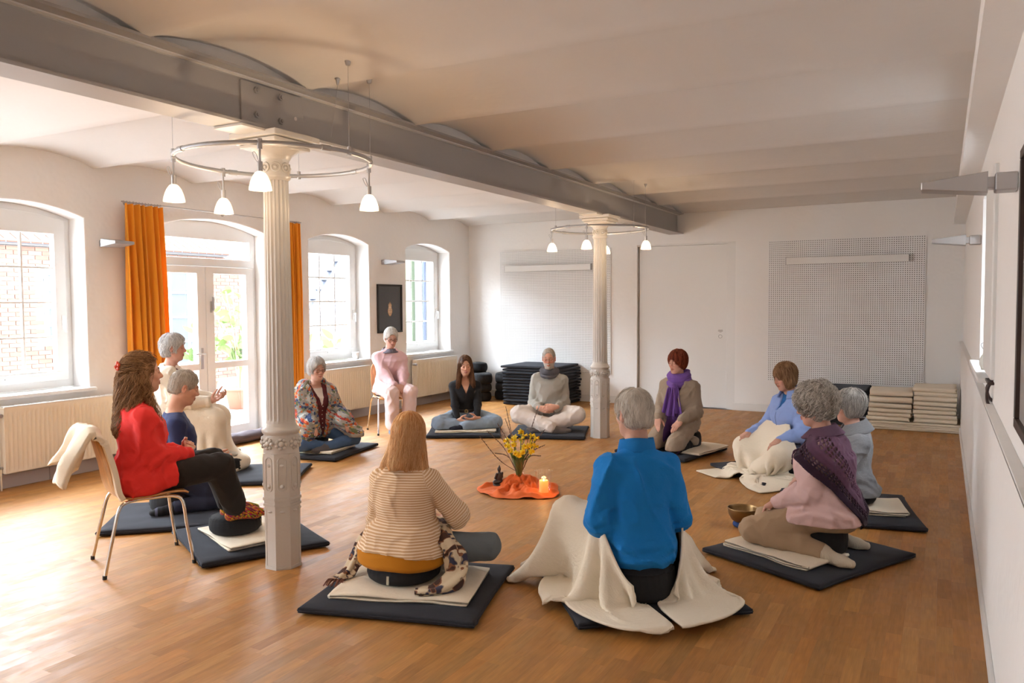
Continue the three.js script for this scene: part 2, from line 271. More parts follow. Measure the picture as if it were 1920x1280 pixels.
// glazed double door to the yard
{
  const g = struct(group('door_1')); g.position.set(0, 0, DZ);
  const s = archPath(new THREE.Shape(), 0, DHW - 0.001, 0, SPR, 2.539), x0 = -0.30, x1 = -0.225;
  const rect = (a, b, c, d) => { const h = new THREE.Path(); h.moveTo(a, c); h.lineTo(b, c); h.lineTo(b, d); h.lineTo(a, d); h.lineTo(a, c); return h; };
  s.holes.push(rect(-DHW + 0.085, DHW - 0.085, 2.12, 2.335)); s.holes.push(rect(-DHW + 0.05, DHW - 0.05, 0.03, 2.03));
  mesh('door_frame', extrudeX(s, x0, x1, 0.004), M.white, g);
  const pane = (z0, z1, y0, y1, par) => { const p = new THREE.PlaneGeometry(z1 - z0, y1 - y0); p.rotateY(Math.PI / 2); p.translate(-0.26, (y0 + y1) / 2, (z0 + z1) / 2); mesh('pane', p, M.glass, par); };
  pane(-DHW + 0.085, DHW - 0.085, 2.12, 2.335, g);
  for (const sd of [-1, 1]) {
    const leaf = group('door_leaf', g), a = sd < 0 ? -DHW + 0.055 : 0.003, b = sd < 0 ? -0.003 : DHW - 0.055, st = sd < 0 ? [0.115, 0.115] : [0.115, 0.115];
    const L = new THREE.Shape(); L.moveTo(a, 0.035); L.lineTo(b, 0.035); L.lineTo(b, 2.025); L.lineTo(a, 2.025); L.lineTo(a, 0.035);
    L.holes.push(rect(a + st[0], b - st[1], 0.16, 0.85)); L.holes.push(rect(a + st[0], b - st[1], 0.925, 1.945));
    mesh('leaf_frame', extrudeX(L, -0.29, -0.205, 0.005), M.white, leaf);
    pane(a + st[0], b - st[1], 0.16, 0.85, leaf); pane(a + st[0], b - st[1], 0.925, 1.945, leaf);
  }
  mesh('door_handle', join([span(-0.205, -0.196, 0.86, 1.10, 0.055, 0.092, 0.003), rod([-0.2, 1.035, 0.073], [-0.145, 1.035, 0.073], 0.009), rod([-0.148, 1.035, 0.073], [-0.148, 1.035, 0.205], 0.009), rod([-0.202, 0.92, 0.073], [-0.192, 0.92, 0.073], 0.009)]), M.steel, g);
  mesh('bolt_lever', join([span(-0.205, -0.195, 1.50, 1.63, -0.085, -0.055, 0.003), span(-0.197, -0.17, 1.52, 1.68, -0.095, -0.08, 0.004), rod([-0.2, 1.53, -0.07], [-0.188, 1.53, -0.07], 0.011)]), M.satin, g);
  mesh('threshold', span(-0.42, 0.0, -0.02, 0.03, -DHW, DHW, 0.004), M.satin, g);
}
// back wall with the recess of the sliding door
{
  const H = 3.1; 
  struct(mesh('wall_back', join([span(-0.42, 3.03, -0.3, H, -0.35, 0), span(4.53, RX + 0.35, -0.3, H, -0.35, 0), span(3.03, 4.53, 2.46, H, -0.35, 0), span(3.03, 4.53, -0.3, 2.46, -0.35, -0.14)]), M.wall));
  const g = struct(group('door_2'));
  mesh('door_slab', span(3.045, 4.40, 0.012, 2.435, -0.115, -0.065, 0.003), M.white, g);
  mesh('door_jamb', join([span(4.402, 4.53, 0, 2.455, -0.14, -0.03, 0.003), span(3.03, 4.53, 2.437, 2.46, -0.14, -0.02, 0.002)]), M.white, g);
  mesh('finger_hole', lathe([[0, -0.012], [0.018, -0.012], [0.024, 0.001], [0.027, 0.001], [0.027, 0]], 20, [4.30, 1.075, -0.065], [Math.PI / 2, 0, 0]), M.black, g);
  mesh('door_label', join([span(4.27, 4.335, 1.165, 1.171, -0.066, -0.0645), span(4.267, 4.337, 1.150, 1.157, -0.066, -0.0645), span(4.285, 4.32, 1.137, 1.142, -0.066, -0.0645)]), std('#7d756c', 0.6), g);
  struct(mesh('baseboard_back', join([span(0, 3.028, 0, 0.11, 0, 0.016, 0.004), span(4.5, RX, 0, 0.11, 0, 0.016, 0.004)]), M.white));
}
// right wall: thicker below the dado, a window niche, boxed beam under the ceiling
{
  const nz0 = 5.25, nz1 = 6.75, ny0 = 1.17, ny1 = 2.30, X = RX + 0.012;
  struct(mesh('wall_right', join([span(X, X + 0.4, -0.3, 3.1, -0.35, nz0), span(X, X + 0.4, -0.3, 3.1, nz1, ZF + 0.4), span(X, X + 0.4, -0.3, ny0, nz0, nz1), span(X, X + 0.4, ny1, 3.1, nz0, nz1), span(RX - 0.012, X, -0.3, 1.045, 0, ZF)]), M.wall));
  struct(mesh('trim_1', span(RX - 0.03, X + 0.002, 1.04, 1.065, 0, ZF, 0.006), M.wall));
  struct(mesh('baseboard_right', span(RX - 0.028, RX - 0.012, 0, 0.075, 0.02, ZF, 0.004), M.white));
  const g = struct(group('window_6'));
  mesh('window_frame', join([span(X + 0.25, X + 0.31, ny0, ny0 + 0.07, nz0, nz1), span(X + 0.25, X + 0.31, ny1 - 0.07, ny1, nz0, nz1), span(X + 0.25, X + 0.31, ny0 + 0.07, ny1 - 0.07, nz0, nz0 + 0.07), span(X + 0.25, X + 0.31, ny0 + 0.07, ny1 - 0.07, nz1 - 0.07, nz1), span(X + 0.26, X + 0.30, ny0 + 0.07, ny1 - 0.07, 5.97, 6.03)]), M.white, g);
  for (const [a, b] of [[nz0 + 0.07, 5.97], [6.03, nz1 - 0.07]]) { const p = new THREE.PlaneGeometry(b - a, ny1 - ny0 - 0.14); p.rotateY(-Math.PI / 2); p.translate(X + 0.28, (ny0 + ny1) / 2, (a + b) / 2); mesh('pane', p, M.glass, g); }
  mesh('window_sill', span(RX - 0.05, X + 0.25, ny0 - 0.03, ny0, nz0 - 0.1, nz1 - 0.05, 0.006), M.white, g);
  mesh('roller_blind', span(RX - 0.01, X + 0.05, ny0 + 0.02, ny1 - 0.02, 6.28, 7.08, 0.01), M.white, g);
  const b = new THREE.Shape(); b.moveTo(7.30, 2.575); b.lineTo(RX + 0.02, 2.565); b.lineTo(RX + 0.02, 3.05); b.lineTo(7.33, 3.05); b.lineTo(7.30, 2.575);
  const bg = norm(new THREE.ExtrudeGeometry(b, { depth: ZF, bevelEnabled: true, bevelSize: 0.006, bevelThickness: 0.001, bevelSegments: 2 })); boxUV(bg);
  struct(mesh('trim_2', bg, M.wall));
}
struct(mesh('wall_front', span(-0.42, RX + 0.4, -0.3, 3.1, ZF, ZF + 0.35), M.wall));
struct(mesh('baseboard_left', join([[0, 4.62], [6.22, 9], [9.01, ZF]].flatMap(([a, b]) => { const o = []; for (let z = a; z < b - 0.01; z += 1.2) o.push(span(0, 0.018, 0, 0.125, z + 0.002, Math.min(z + 1.198, b), 0.003)); return o; })), M.skirtGrey));

// ---------- steel beam and cast iron columns ----------
{
  const b = tag(group('steel_beam'), 'long grey painted steel beam carried by both iron columns', 'beam');
  const y0 = 2.60, y1 = 2.91, xc = 3.65;
  const prof = new THREE.Shape(); for (const [i, p] of [[-0.11, y0], [0.11, y0], [0.11, y0 + 0.016], [0.02, y0 + 0.026], [0.012, y0 + 0.036], [0.012, y1 - 0.036], [0.02, y1 - 0.026], [0.11, y1 - 0.016], [0.11, y1], [-0.11, y1], [-0.11, y1 - 0.016], [-0.02, y1 - 0.026], [-0.012, y1 - 0.036], [-0.012, y0 + 0.036], [-0.02, y0 + 0.026], [-0.11, y0 + 0.016]].entries()) i ? prof.lineTo(xc + p[0], p[1]) : prof.moveTo(xc + p[0], p[1]);
  mesh('girder', norm(new THREE.ExtrudeGeometry(prof, { depth: ZF - 0.01, bevelEnabled: false })).translate(0, 0, 0.005), M.beam, b);
  const pl = mesh('splice_plate', span(xc + 0.011, xc + 0.026, 2.635, 2.868, 7.97, 8.47, 0.003), M.beam, b);
  for (const z of [8.36, 8.17]) for (const y of [2.83, 2.69]) mesh('bolt', join([rod([xc + 0.024, y, z], [xc + 0.04, y, z], 0.02, 6), rod([xc + 0.03, y, z], [xc + 0.05, y, z], 0.011, 10)]), M.beam, pl);
  mesh('bolt_hole', rod([xc + 0.0262, 2.73, 8.04], [xc + 0.0265, 2.73, 8.04], 0.012, 12), std(new THREE.Color(0.75, 0.7, 0.65), 0.6), pl);
}
function makeColumn() {
  const c = group('iron_column');
  const octa = (r, y0, y1, r2 = r) => { const g = norm(new THREE.CylinderGeometry(r2 / Math.cos(Math.PI / 8), r / Math.cos(Math.PI / 8), y1 - y0, 8, 1).toNonIndexed()); g.computeVertexNormals(); g.rotateY(Math.PI / 8); g.translate(0, (y0 + y1) / 2, 0); return g; };
  const face = (k, f) => { const g = f(); g.rotateY(k * Math.PI / 4); return g; };
  const ped = [octa(0.106, 0, 0.02), octa(0.102, 0.02, 0.385), octa(0.110, 0.385, 0.40), octa(0.105, 0.40, 0.42), octa(0.112, 0.42, 0.437), octa(0.105, 0.437, 0.70)];
  for (let k = 0; k < 8; k++) ped.push(face(k, () => box(0.014, 0.36, 0.006, [0.036, 0.2, 0.101])), face(k, () => box(0.014, 0.36, 0.006, [-0.036, 0.2, 0.101])), face(k, () => box(0.07, 0.012, 0.006, [0, 0.375, 0.101])));
  mesh('pedestal', join(ped), M.iron, c);
  const orn = [];
  for (let k = 0; k < 8; k++) {
    orn.push(face(k, () => norm(new THREE.TorusGeometry(0.024, 0.004, 6, 16, Math.PI)).translate(0, 0.655, 0.106)), face(k, () => norm(new THREE.TorusGeometry(0.024, 0.004, 6, 16, Math.PI)).rotateZ(Math.PI).translate(0, 0.50, 0.106)));
    orn.push(face(k, () => rod([0.024, 0.50, 0.106], [0.024, 0.655, 0.106], 0.004, 6)), face(k, () => rod([-0.024, 0.50, 0.106], [-0.024, 0.655, 0.106], 0.004, 6)));
    orn.push(face(k, () => ball(0.014, [0, 0.505, 0.104], [1, 1, 0.8])), face(k, () => ball(0.012, [0, 0.63, 0.104], [1.2, 0.8, 0.7])), face(k, () => ball(0.012, [0, 0.352, 0.103], [1.4, 0.6, 0.7])));
  }
  mesh('relief_ornament', join(orn), M.iron, c);
  for (let k = 0; k < 8; k++) mesh('rosette', join([face(k, () => ball(0.017, [0, 0.762, 0.110], [1, 1, 0.8])), ...Array.from({ length: 7 }, (_, i) => face(k, () => ball(0.0125, [0.027 * Math.cos(i / 7 * 6.283), 0.762 + 0.027 * Math.sin(i / 7 * 6.283), 0.107], [1, 1, 0.8], 8)))]), M.iron, c);
  mesh('collar', lathe([[0.104, 0.70], [0.106, 0.80], [0.100, 0.808], [0.104, 0.815], [0.112, 0.825], [0.114, 0.838], [0.108, 0.85], [0.096, 0.858], [0.092, 0.87], [0.086, 0.88]], 48), M.iron, c);
  // fluted shaft
  const n = 20, seg = n * 8, P = [], I = [], U = [], ys = [0.875, 0.89, 0.90, 0.91, 1.0, 1.4, 1.8, 2.2, 2.33, 2.34, 2.35];
  ys.forEach((y, j) => { const r = lerp(0.0855, 0.074, (y - 0.875) / 1.475), d = j < 2 || j > 8 ? 0 : 1; for (let i = 0; i <= seg; i++) { const a = i / seg * Math.PI * 2, f = Math.pow(Math.abs(Math.sin(a * n / 2)), 0.8) * 0.0075 * d; P.push(Math.cos(a) * (r - f), y, Math.sin(a) * (r - f)); U.push(a * 0.08, y); } });
  for (let j = 0; j < ys.length - 1; j++) for (let i = 0; i < seg; i++) { const a = j * (seg + 1) + i, b = a + seg + 1; I.push(a, b, a + 1, a + 1, b, b + 1); }
  const sg = new THREE.BufferGeometry(); sg.setAttribute('position', new THREE.Float32BufferAttribute(P, 3)); sg.setAttribute('uv', new THREE.Float32BufferAttribute(U, 2)); sg.setIndex(I); sg.computeVertexNormals();
  mesh('fluted_shaft', sg, M.iron, c);
  const cap = mesh('capital', join([lathe([[0.074, 2.33], [0.086, 2.345], [0.088, 2.36], [0.080, 2.368], [0.078, 2.45], [0.086, 2.458], [0.09, 2.468], [0.10, 2.48], [0.135, 2.505], [0.14, 2.515]], 40), box(0.29, 0.02, 0.29, [0, 2.522, 0], [0, 0, 0], 0.006), box(0.33, 0.03, 0.33, [0, 2.547, 0], [0, 0, 0], 0.01), box(0.37, 0.035, 0.37, [0, 2.581, 0], [0, 0, 0], 0.006), box(0.22, 0.014, 0.62, [0, 2.592, 0.05], [0, 0, 0], 0.003)]), M.iron, c);
  for (let k = 0; k < 8; k++) mesh('rosette', join([face(k, () => norm(new THREE.TorusGeometry(0.024, 0.006, 8, 18)).translate(0, 2.405, 0.080)), face(k, () => ball(0.011, [0, 2.405, 0.082], [1, 1, 0.8]))]), M.iron, cap);
  return c;
}
const col = makeColumn(); col.position.set(3.66, 0, 8.20); tag(col, 'white fluted cast iron column in the foreground beside the red sweater', 'column', null); delete col.userData.group;
copyOf(col, 'white fluted cast iron column standing farther back near the sliding door', [3.65, 0, 3.04]);

// ---------- ring lamps round the columns ----------
function ringLamp(name, label, c, R, H, lamps, hangs) {
  const g = thing(name, label, 'lamp', c);
  mesh('rail', norm(new THREE.TorusGeometry(R, 0.013, 10, 96)).rotateX(Math.PI / 2).translate(0, H, 0), M.alu, g);
  for (const a of [0.3, 1.87, 3.44, 5.0]) mesh('rail_joint', rod([R * Math.cos(a - 0.05), H, R * Math.sin(a - 0.05)], [R * Math.cos(a + 0.05), H, R * Math.sin(a + 0.05)], 0.0165, 10), M.alu, g);
  for (const a of hangs) { const x = R * Math.cos(a), z = R * Math.sin(a); mesh('suspension_wire', join([rod([x, H + 0.01, z], [x, vaultY(c[2] + z), z], 0.0012, 5), rod([x, H - 0.02, z], [x, H + 0.03, z], 0.012, 8), rod([x, vaultY(c[2] + z) - 0.025, z], [x, vaultY(c[2] + z) + 0.005, z], 0.012, 8, 0.02)]), M.satin, g); }
  for (const [a, drop] of lamps) {
    const x = R * Math.cos(a), z = R * Math.sin(a), t = H - drop, k = group('lamp_pendant', g);
    k.position.set(x, 0, z);
    mesh('lamp_holder', join([rod([0, H + 0.02, 0], [0, H - 0.035, 0], 0.014, 10), rod([0, H - 0.03, 0], [0, t + 0.135, 0], 0.006, 8), rod([0, t + 0.15, 0], [0, t + 0.092, 0], 0.0145, 12), tube([[0.0, H - drop + 0.14, 0.012], [-0.02, H - drop + 0.17, 0.02], [-0.03, H - drop + 0.2, 0.02], [-0.02, H - drop + 0.2, 0.016], [0.0, H - drop + 0.15, 0.01]], 0.0018, 16, 5)]), M.satin, k);
    mesh('lamp_shade', lathe([[0.016, 0.098], [0.026, 0.092], [0.040, 0.072], [0.051, 0.045], [0.058, 0.018], [0.060, 0.0], [0.057, 0.0], [0.048, 0.044], [0.037, 0.069], [0.024, 0.087], [0.0, 0.092]], 28, [0, t, 0]), shadeMat, k);
    const bulb = mesh('bulb', ball(0.018, [0, t + 0.035, 0], [1, 1.3, 1]), bulbMat, k);
    const pl = new THREE.PointLight(new THREE.Color(1, 0.74, 0.48), 0.24, 0, 2); pl.position.set(0, t + 0.035, 0); pl.castShadow = true; pl.name = 'bulb_light'; k.add(pl);
  }
  return g;
}
const shadeMat = new THREE.MeshPhysicalMaterial({ color: new THREE.Color(1, 0.93, 0.82), roughness: 0.6, transmission: 0.5, thickness: 0, emissive: new THREE.Color(1, 0.72, 0.42), emissiveIntensity: 0.45 });
const bulbMat = std(new THREE.Color(1, 0.9, 0.75), 0.5, { emissive: new THREE.Color(1, 0.8, 0.55), emissiveIntensity: 6 });
ringLamp('ring_lamp', 'grey ring lamp with glass shades around the foreground column', [3.66, 0, 8.20], 0.565, 2.45, [[2.32, 0.26], [3.32, 0.27], [0.93, 0.25], [5.38, 0.27]], [2.2, 4.2, 0.0, 5.75]);
ringLamp('ring_lamp', 'grey ring lamp with glass shades around the far column', [3.65, 0, 3.04], 0.56, 2.44, [[2.74, 0.25], [1.45, 0.26], [4.45, 0.25], [0.0, 0.25]], [2.3, 4.3, 0.45, 5.6]);
// spare ceiling hooks with a thin wire
for (const [x, z, lab] of [[4.03, 8.06, 'small dark ceiling hook with wire beside the beam splice'], [4.08, 2.68, 'small dark ceiling hook with wire at the far end of the beam'], [2.29, 8.59, 'small dark ceiling clip left of the steel beam']]) {
  const y = vaultY(z); const t = thing('ceiling_hook', lab, 'hook', [x, 0, z]);
  mesh('hook', join([rod([0, y - 0.035, 0], [0, y, 0], 0.006, 8, 0.013), rod([0, y - 0.004, 0], [0, y + 0.004, 0], 0.018, 10)]), M.satin, t);
  if (x > 4) mesh('wire', rod([0, y - 0.03, 0], [0.03, 2.56, 0.1], 0.001, 5), M.satin, t);
}
// radiators
function radiator(z0, z1, label) {
  const t = thing('radiator', label, 'radiator', [0.03, 0, (z0 + z1) / 2]), L = z1 - z0, n = Math.round(L / 0.04), y0 = 0.145, y1 = 0.715;
  const P = [], I = [], U = [], nx = n * 8, ys = [y0, y0 + 0.02, y0 + 0.045, y1 - 0.06, y1 - 0.035, y1];
  ys.forEach((y, j) => { for (let i = 0; i <= nx; i++) { const s = i / nx, e = (j > 1 && j < 4) ? 1 : 0, edge = s < 0.02 || s > 0.98 ? 0 : 1; P.push(0.098 - e * edge * 0.009 * sstep(0.25, 0.6, Math.abs(((s * n) % 1) - 0.5) * 2), y, lerp(-L / 2, L / 2, s)); U.push(s * L, y); } });
  for (let j = 0; j < ys.length - 1; j++) for (let i = 0; i < nx; i++) { const a = j * (nx + 1) + i, b = a + nx + 1; I.push(a, b, a + 1, a + 1, b, b + 1); }
  const g = new THREE.BufferGeometry(); g.setAttribute('position', new THREE.Float32BufferAttribute(P, 3)); g.setAttribute('uv', new THREE.Float32BufferAttribute(U, 2)); g.setIndex(I); g.computeVertexNormals();
  mesh('front_plate', g, M.radiator, t);
  mesh('back_plate', join([span(0.02, 0.05, y0, y1, -L / 2, L / 2, 0.004), span(0.05, 0.098, y0, y0 + 0.004, -L / 2, L / 2)]), M.radiator, t);
  for (const s of [-1, 1]) mesh('side_cover', span(0.015, 0.099, y0 + 0.005, y1 + 0.005, s * L / 2 - 0.006, s * L / 2 + 0.006, 0.003), M.radiator, t);
  const top = []; for (let z = -L / 2 + 0.02; z < L / 2 - 0.02; z += 0.05) top.push(span(0.03, 0.09, y1 + 0.004, y1 + 0.010, z, z + 0.022));
  mesh('top_grille', join([...top, span(0.015, 0.032, y1, y1 + 0.013, -L / 2, L / 2, 0.003), span(0.086, 0.1, y1, y1 + 0.013, -L / 2, L / 2, 0.003)]), M.white, t);
  mesh('feed_pipe', join([tube([[0.05, y1 - 0.06, L / 2], [0.05, y1 - 0.06, L / 2 + 0.03], [0.05, y1 - 0.08, L / 2 + 0.045], [0.05, 0.3, L / 2 + 0.045], [0.05, 0, L / 2 + 0.045]], 0.009, 24, 8), tube([[0.05, y0 + 0.05, L / 2], [0.05, y0 + 0.05, L / 2 + 0.015], [0.05, y0 + 0.03, L / 2 + 0.02], [0.05, 0, L / 2 + 0.02]], 0.008, 20, 8)]), M.radiator, t);
  mesh('valve', join([rod([0.05, y1 - 0.06, L / 2], [0.05, y1 - 0.06, L / 2 + 0.06], 0.014, 12), rod([0.05, y1 - 0.06, L / 2 + 0.04], [0.12, y1 - 0.06, L / 2 + 0.04], 0.018, 12)]), M.satin, t); mesh('lower_valve', join([rod([0.05, y0 + 0.05, L / 2 - 0.01], [0.05, y0 + 0.05, L / 2 + 0.03], 0.013, 10)]), M.satin, t);
}
radiator(6.75, 7.86, 'cream panel radiator under the nearest window behind the red sweater');
radiator(2.90, 4.36, 'cream panel radiator behind the woman in the floral shawl');
radiator(0.62, 1.76, 'cream panel radiator under the farthest window');
// curtains
function curtain(label, zc, wTop, wBot, skew, folds, ph) {
  const t = tag(group('curtain'), label, 'curtain', null); delete t.userData.group; t.position.set(0.13, 0, zc);
  const nz = folds * 16, ny = 40, P = [], I = [], U = [];
  for (const side of [0.003, -0.003]) for (let j = 0; j <= ny; j++) for (let i = 0; i <= nz; i++) {
    const s = i / nz, y = lerp(2.585, 0.02, j / ny), q = j / ny, w = lerp(wTop, wBot, q), a = s * folds * Math.PI * 2 + ph;
    const amp = lerp(0.028, 0.05, Math.min(1, q * 3)), x = amp * (Math.sin(a + 0.7 * Math.sin(a * 0.37 + q * 1.3)) + 0.35 * Math.sin(a * 0.5 + 1.7 + q)) + side;
    P.push(x, y + 0.004 * Math.sin(a), (0.5 - s) * w + skew * q + 0.02 * Math.sin(a * 2) * q); U.push(s * 1.4, y);
  }
  const o = (ny + 1) * (nz + 1);
  for (let j = 0; j < ny; j++) for (let i = 0; i < nz; i++) { const a = j * (nz + 1) + i, b = a + nz + 1; I.push(a, b, a + 1, a + 1, b, b + 1, o + a, o + a + 1, o + b, o + a + 1, o + b + 1, o + b); }
  const e = (a, b) => I.push(a, b, o + a, b, o + b, o + a);
  for (let i = 0; i < nz; i++) { e(i, i + 1); e(ny * (nz + 1) + i + 1, ny * (nz + 1) + i); }
  for (let j = 0; j < ny; j++) { e((j + 1) * (nz + 1), j * (nz + 1)); e(j * (nz + 1) + nz, (j + 1) * (nz + 1) + nz); }
  const g = new THREE.BufferGeometry(); g.setAttribute('position', new THREE.Float32BufferAttribute(P, 3)); g.setAttribute('uv', new THREE.Float32BufferAttribute(U, 2)); g.setIndex(I); g.computeVertexNormals();
  mesh('cloth', g, M.curtain, t);
  const rings = []; for (let i = 0; i <= folds * 2; i++) rings.push(norm(new THREE.TorusGeometry(0.012, 0.002, 6, 12)).translate(0, 2.60, lerp(-wTop / 2, wTop / 2, i / (folds * 2)))); mesh('curtain_rings', join(rings), M.satin, t);
}
curtain('orange curtain left of the glazed door, behind the shawl wearer', 6.46, 0.42, 0.46, -0.05, 6, 0.4);
curtain('orange curtain right of the glazed door, partly behind the near column', 4.39, 0.26, 0.24, 0.0, 5, 1.9);
{
  const t = thing('curtain_rod', 'thin steel curtain rod above the glazed door', 'curtain rod', [0, 0, 5.44]);
  mesh('rod', rod([0.13, 2.603, -1.22], [0.13, 2.603, 1.25], 0.006, 8), M.satin, t);
  for (const z of [-1.15, -0.1, 1.12]) mesh('bracket', join([rod([0, 2.603, z], [0.13, 2.603, z], 0.006, 8), rod([0, 2.603, z], [0.006, 2.603, z], 0.02, 12), ball(0.012, [0.13, 2.603, z])]), M.satin, t);
}
// wedge-shaped wall lamps
function wallLamp(label, pos, turn, m) {
  const t = thing('wall_lamp', label, 'wall lamp', pos, turn), dp = turn ? 0.11 : 0.20; // local +x points into the room
  mesh('wall_block', span(0, 0.075, -0.034, 0.034, -0.05, 0.05, 0.008), m, t);
  mesh('neck', span(0.07, 0.105, -0.022, 0.022, -0.03, 0.03, 0.003), M.satin, t);
  const s = new THREE.Shape(); s.moveTo(0.10, -0.036); s.lineTo(0.315, -0.012); s.lineTo(0.315, 0.010); s.lineTo(0.10, 0.036); s.lineTo(0.10, -0.036);
  mesh('reflector', norm(new THREE.ExtrudeGeometry(s, { depth: dp, bevelEnabled: true, bevelSize: 0.003, bevelThickness: 0.003, bevelSegments: 1 })).translate(0, 0, -dp / 2), m, t);
}
wallLamp('grey wedge wall lamp beside the left orange curtain', [0, 2.19, 6.80], 0, M.alu);
wallLamp('grey wedge wall lamp above the dark framed picture', [0, 2.19, 2.40], 0, M.alu);
wallLamp('grey wedge wall lamp on the right wall, the nearer one', [RX + 0.012, 2.035, 8.25], Math.PI, M.satin);
wallLamp('grey wedge wall lamp on the right wall, the farther one', [RX + 0.012, 2.03, 5.05], Math.PI, M.satin);
// perforated acoustic panels with a light bar each
{
  const nx = 72, ny = 72, cell = 0.0275, W = nx * cell, H = ny * cell, q = 8, R = 0.0062, P = [];
  const ring = Array.from({ length: q }, (_, i) => [R * Math.cos((i + 0.5) / q * 6.28318), R * Math.sin((i + 0.5) / q * 6.28318)]), h = cell / 2;
  const sq = ring.map(([a, b]) => { const k = h / Math.max(Math.abs(a), Math.abs(b)); return [a * k, b * k]; });
  for (let i = 0; i < nx; i++) for (let j = 0; j < ny; j++) {
    const cx = (i + 0.5) * cell - W / 2, cy = (j + 0.5) * cell;
    for (let k = 0; k < q; k++) { const a = ring[k], b = ring[(k + 1) % q], c = sq[k], d = sq[(k + 1) % q];
      P.push(cx + a[0], cy + a[1], 0, cx + c[0], cy + c[1], 0, cx + d[0], cy + d[1], 0, cx + a[0], cy + a[1], 0, cx + d[0], cy + d[1], 0, cx + b[0], cy + b[1], 0);
      const corner = Math.abs(Math.abs(c[0]) - h) < 1e-6 !== Math.abs(Math.abs(d[0]) - h) < 1e-6; if (corner) { const e = [Math.sign(Math.abs(c[0]) > Math.abs(d[0]) ? c[0] : d[0]) * h, Math.sign(Math.abs(c[1]) > Math.abs(d[1]) ? c[1] : d[1]) * h]; P.push(cx + c[0], cy + c[1], 0, cx + e[0], cy + e[1], 0, cx + d[0], cy + d[1], 0); }
      P.push(cx + a[0], cy + a[1], 0, cx + b[0], cy + b[1], 0, cx + b[0], cy + b[1], -0.012, cx + a[0], cy + a[1], 0, cx + b[0], cy + b[1], -0.012, cx + a[0], cy + a[1], -0.012); }
  }
  const g = new THREE.BufferGeometry(); g.setAttribute('position', new THREE.Float32BufferAttribute(P, 3)); g.computeVertexNormals(); const face = norm(g);
  const backM = std(new THREE.Color(0.03, 0.027, 0.025), 0.95);
  const t = tag(group('acoustic_panel'), 'white perforated acoustic panel behind the man in the grey sweater', 'wall panel', null); delete t.userData.group; t.position.set(1.61, 0.46, 0.022);
  mesh('perforated_sheet', face, M.panel, t); mesh('panel_backing', span(-W / 2, W / 2, 0, H, -0.0205, -0.0135), backM, t);
  mesh('panel_edge', join([span(-W / 2 - 0.004, -W / 2, 0, H, -0.02, 0), span(W / 2, W / 2 + 0.004, 0, H, -0.02, 0), span(-W / 2, W / 2, H, H + 0.004, -0.02, 0), span(-W / 2, W / 2, -0.004, 0, -0.02, 0)]), M.panel, t);
  copyOf(t, 'white perforated acoustic panel above the stacked cream blankets', [5.99, 0.46, 0.022]);
  const b = thing('light_bar', 'long white light bar on the left perforated panel', 'light bar', [1.53, 0, 0.022]);
  mesh('housing', span(-0.77, 0.77, 2.10, 2.20, 0.045, 0.095, 0.006), M.white, b);
  for (const x of [-0.6, 0.6]) mesh('bracket', span(x - 0.03, x + 0.03, 2.12, 2.18, 0, 0.046), M.white, b);
  for (const x of [-0.773, 0.773]) mesh('end_cap', span(x - 0.004, x + 0.004, 2.101, 2.199, 0.046, 0.094, 0.003), M.alu, b);
  copyOf(b, 'long white light bar on the right perforated panel', [6.02, 0, 0.022]);
}
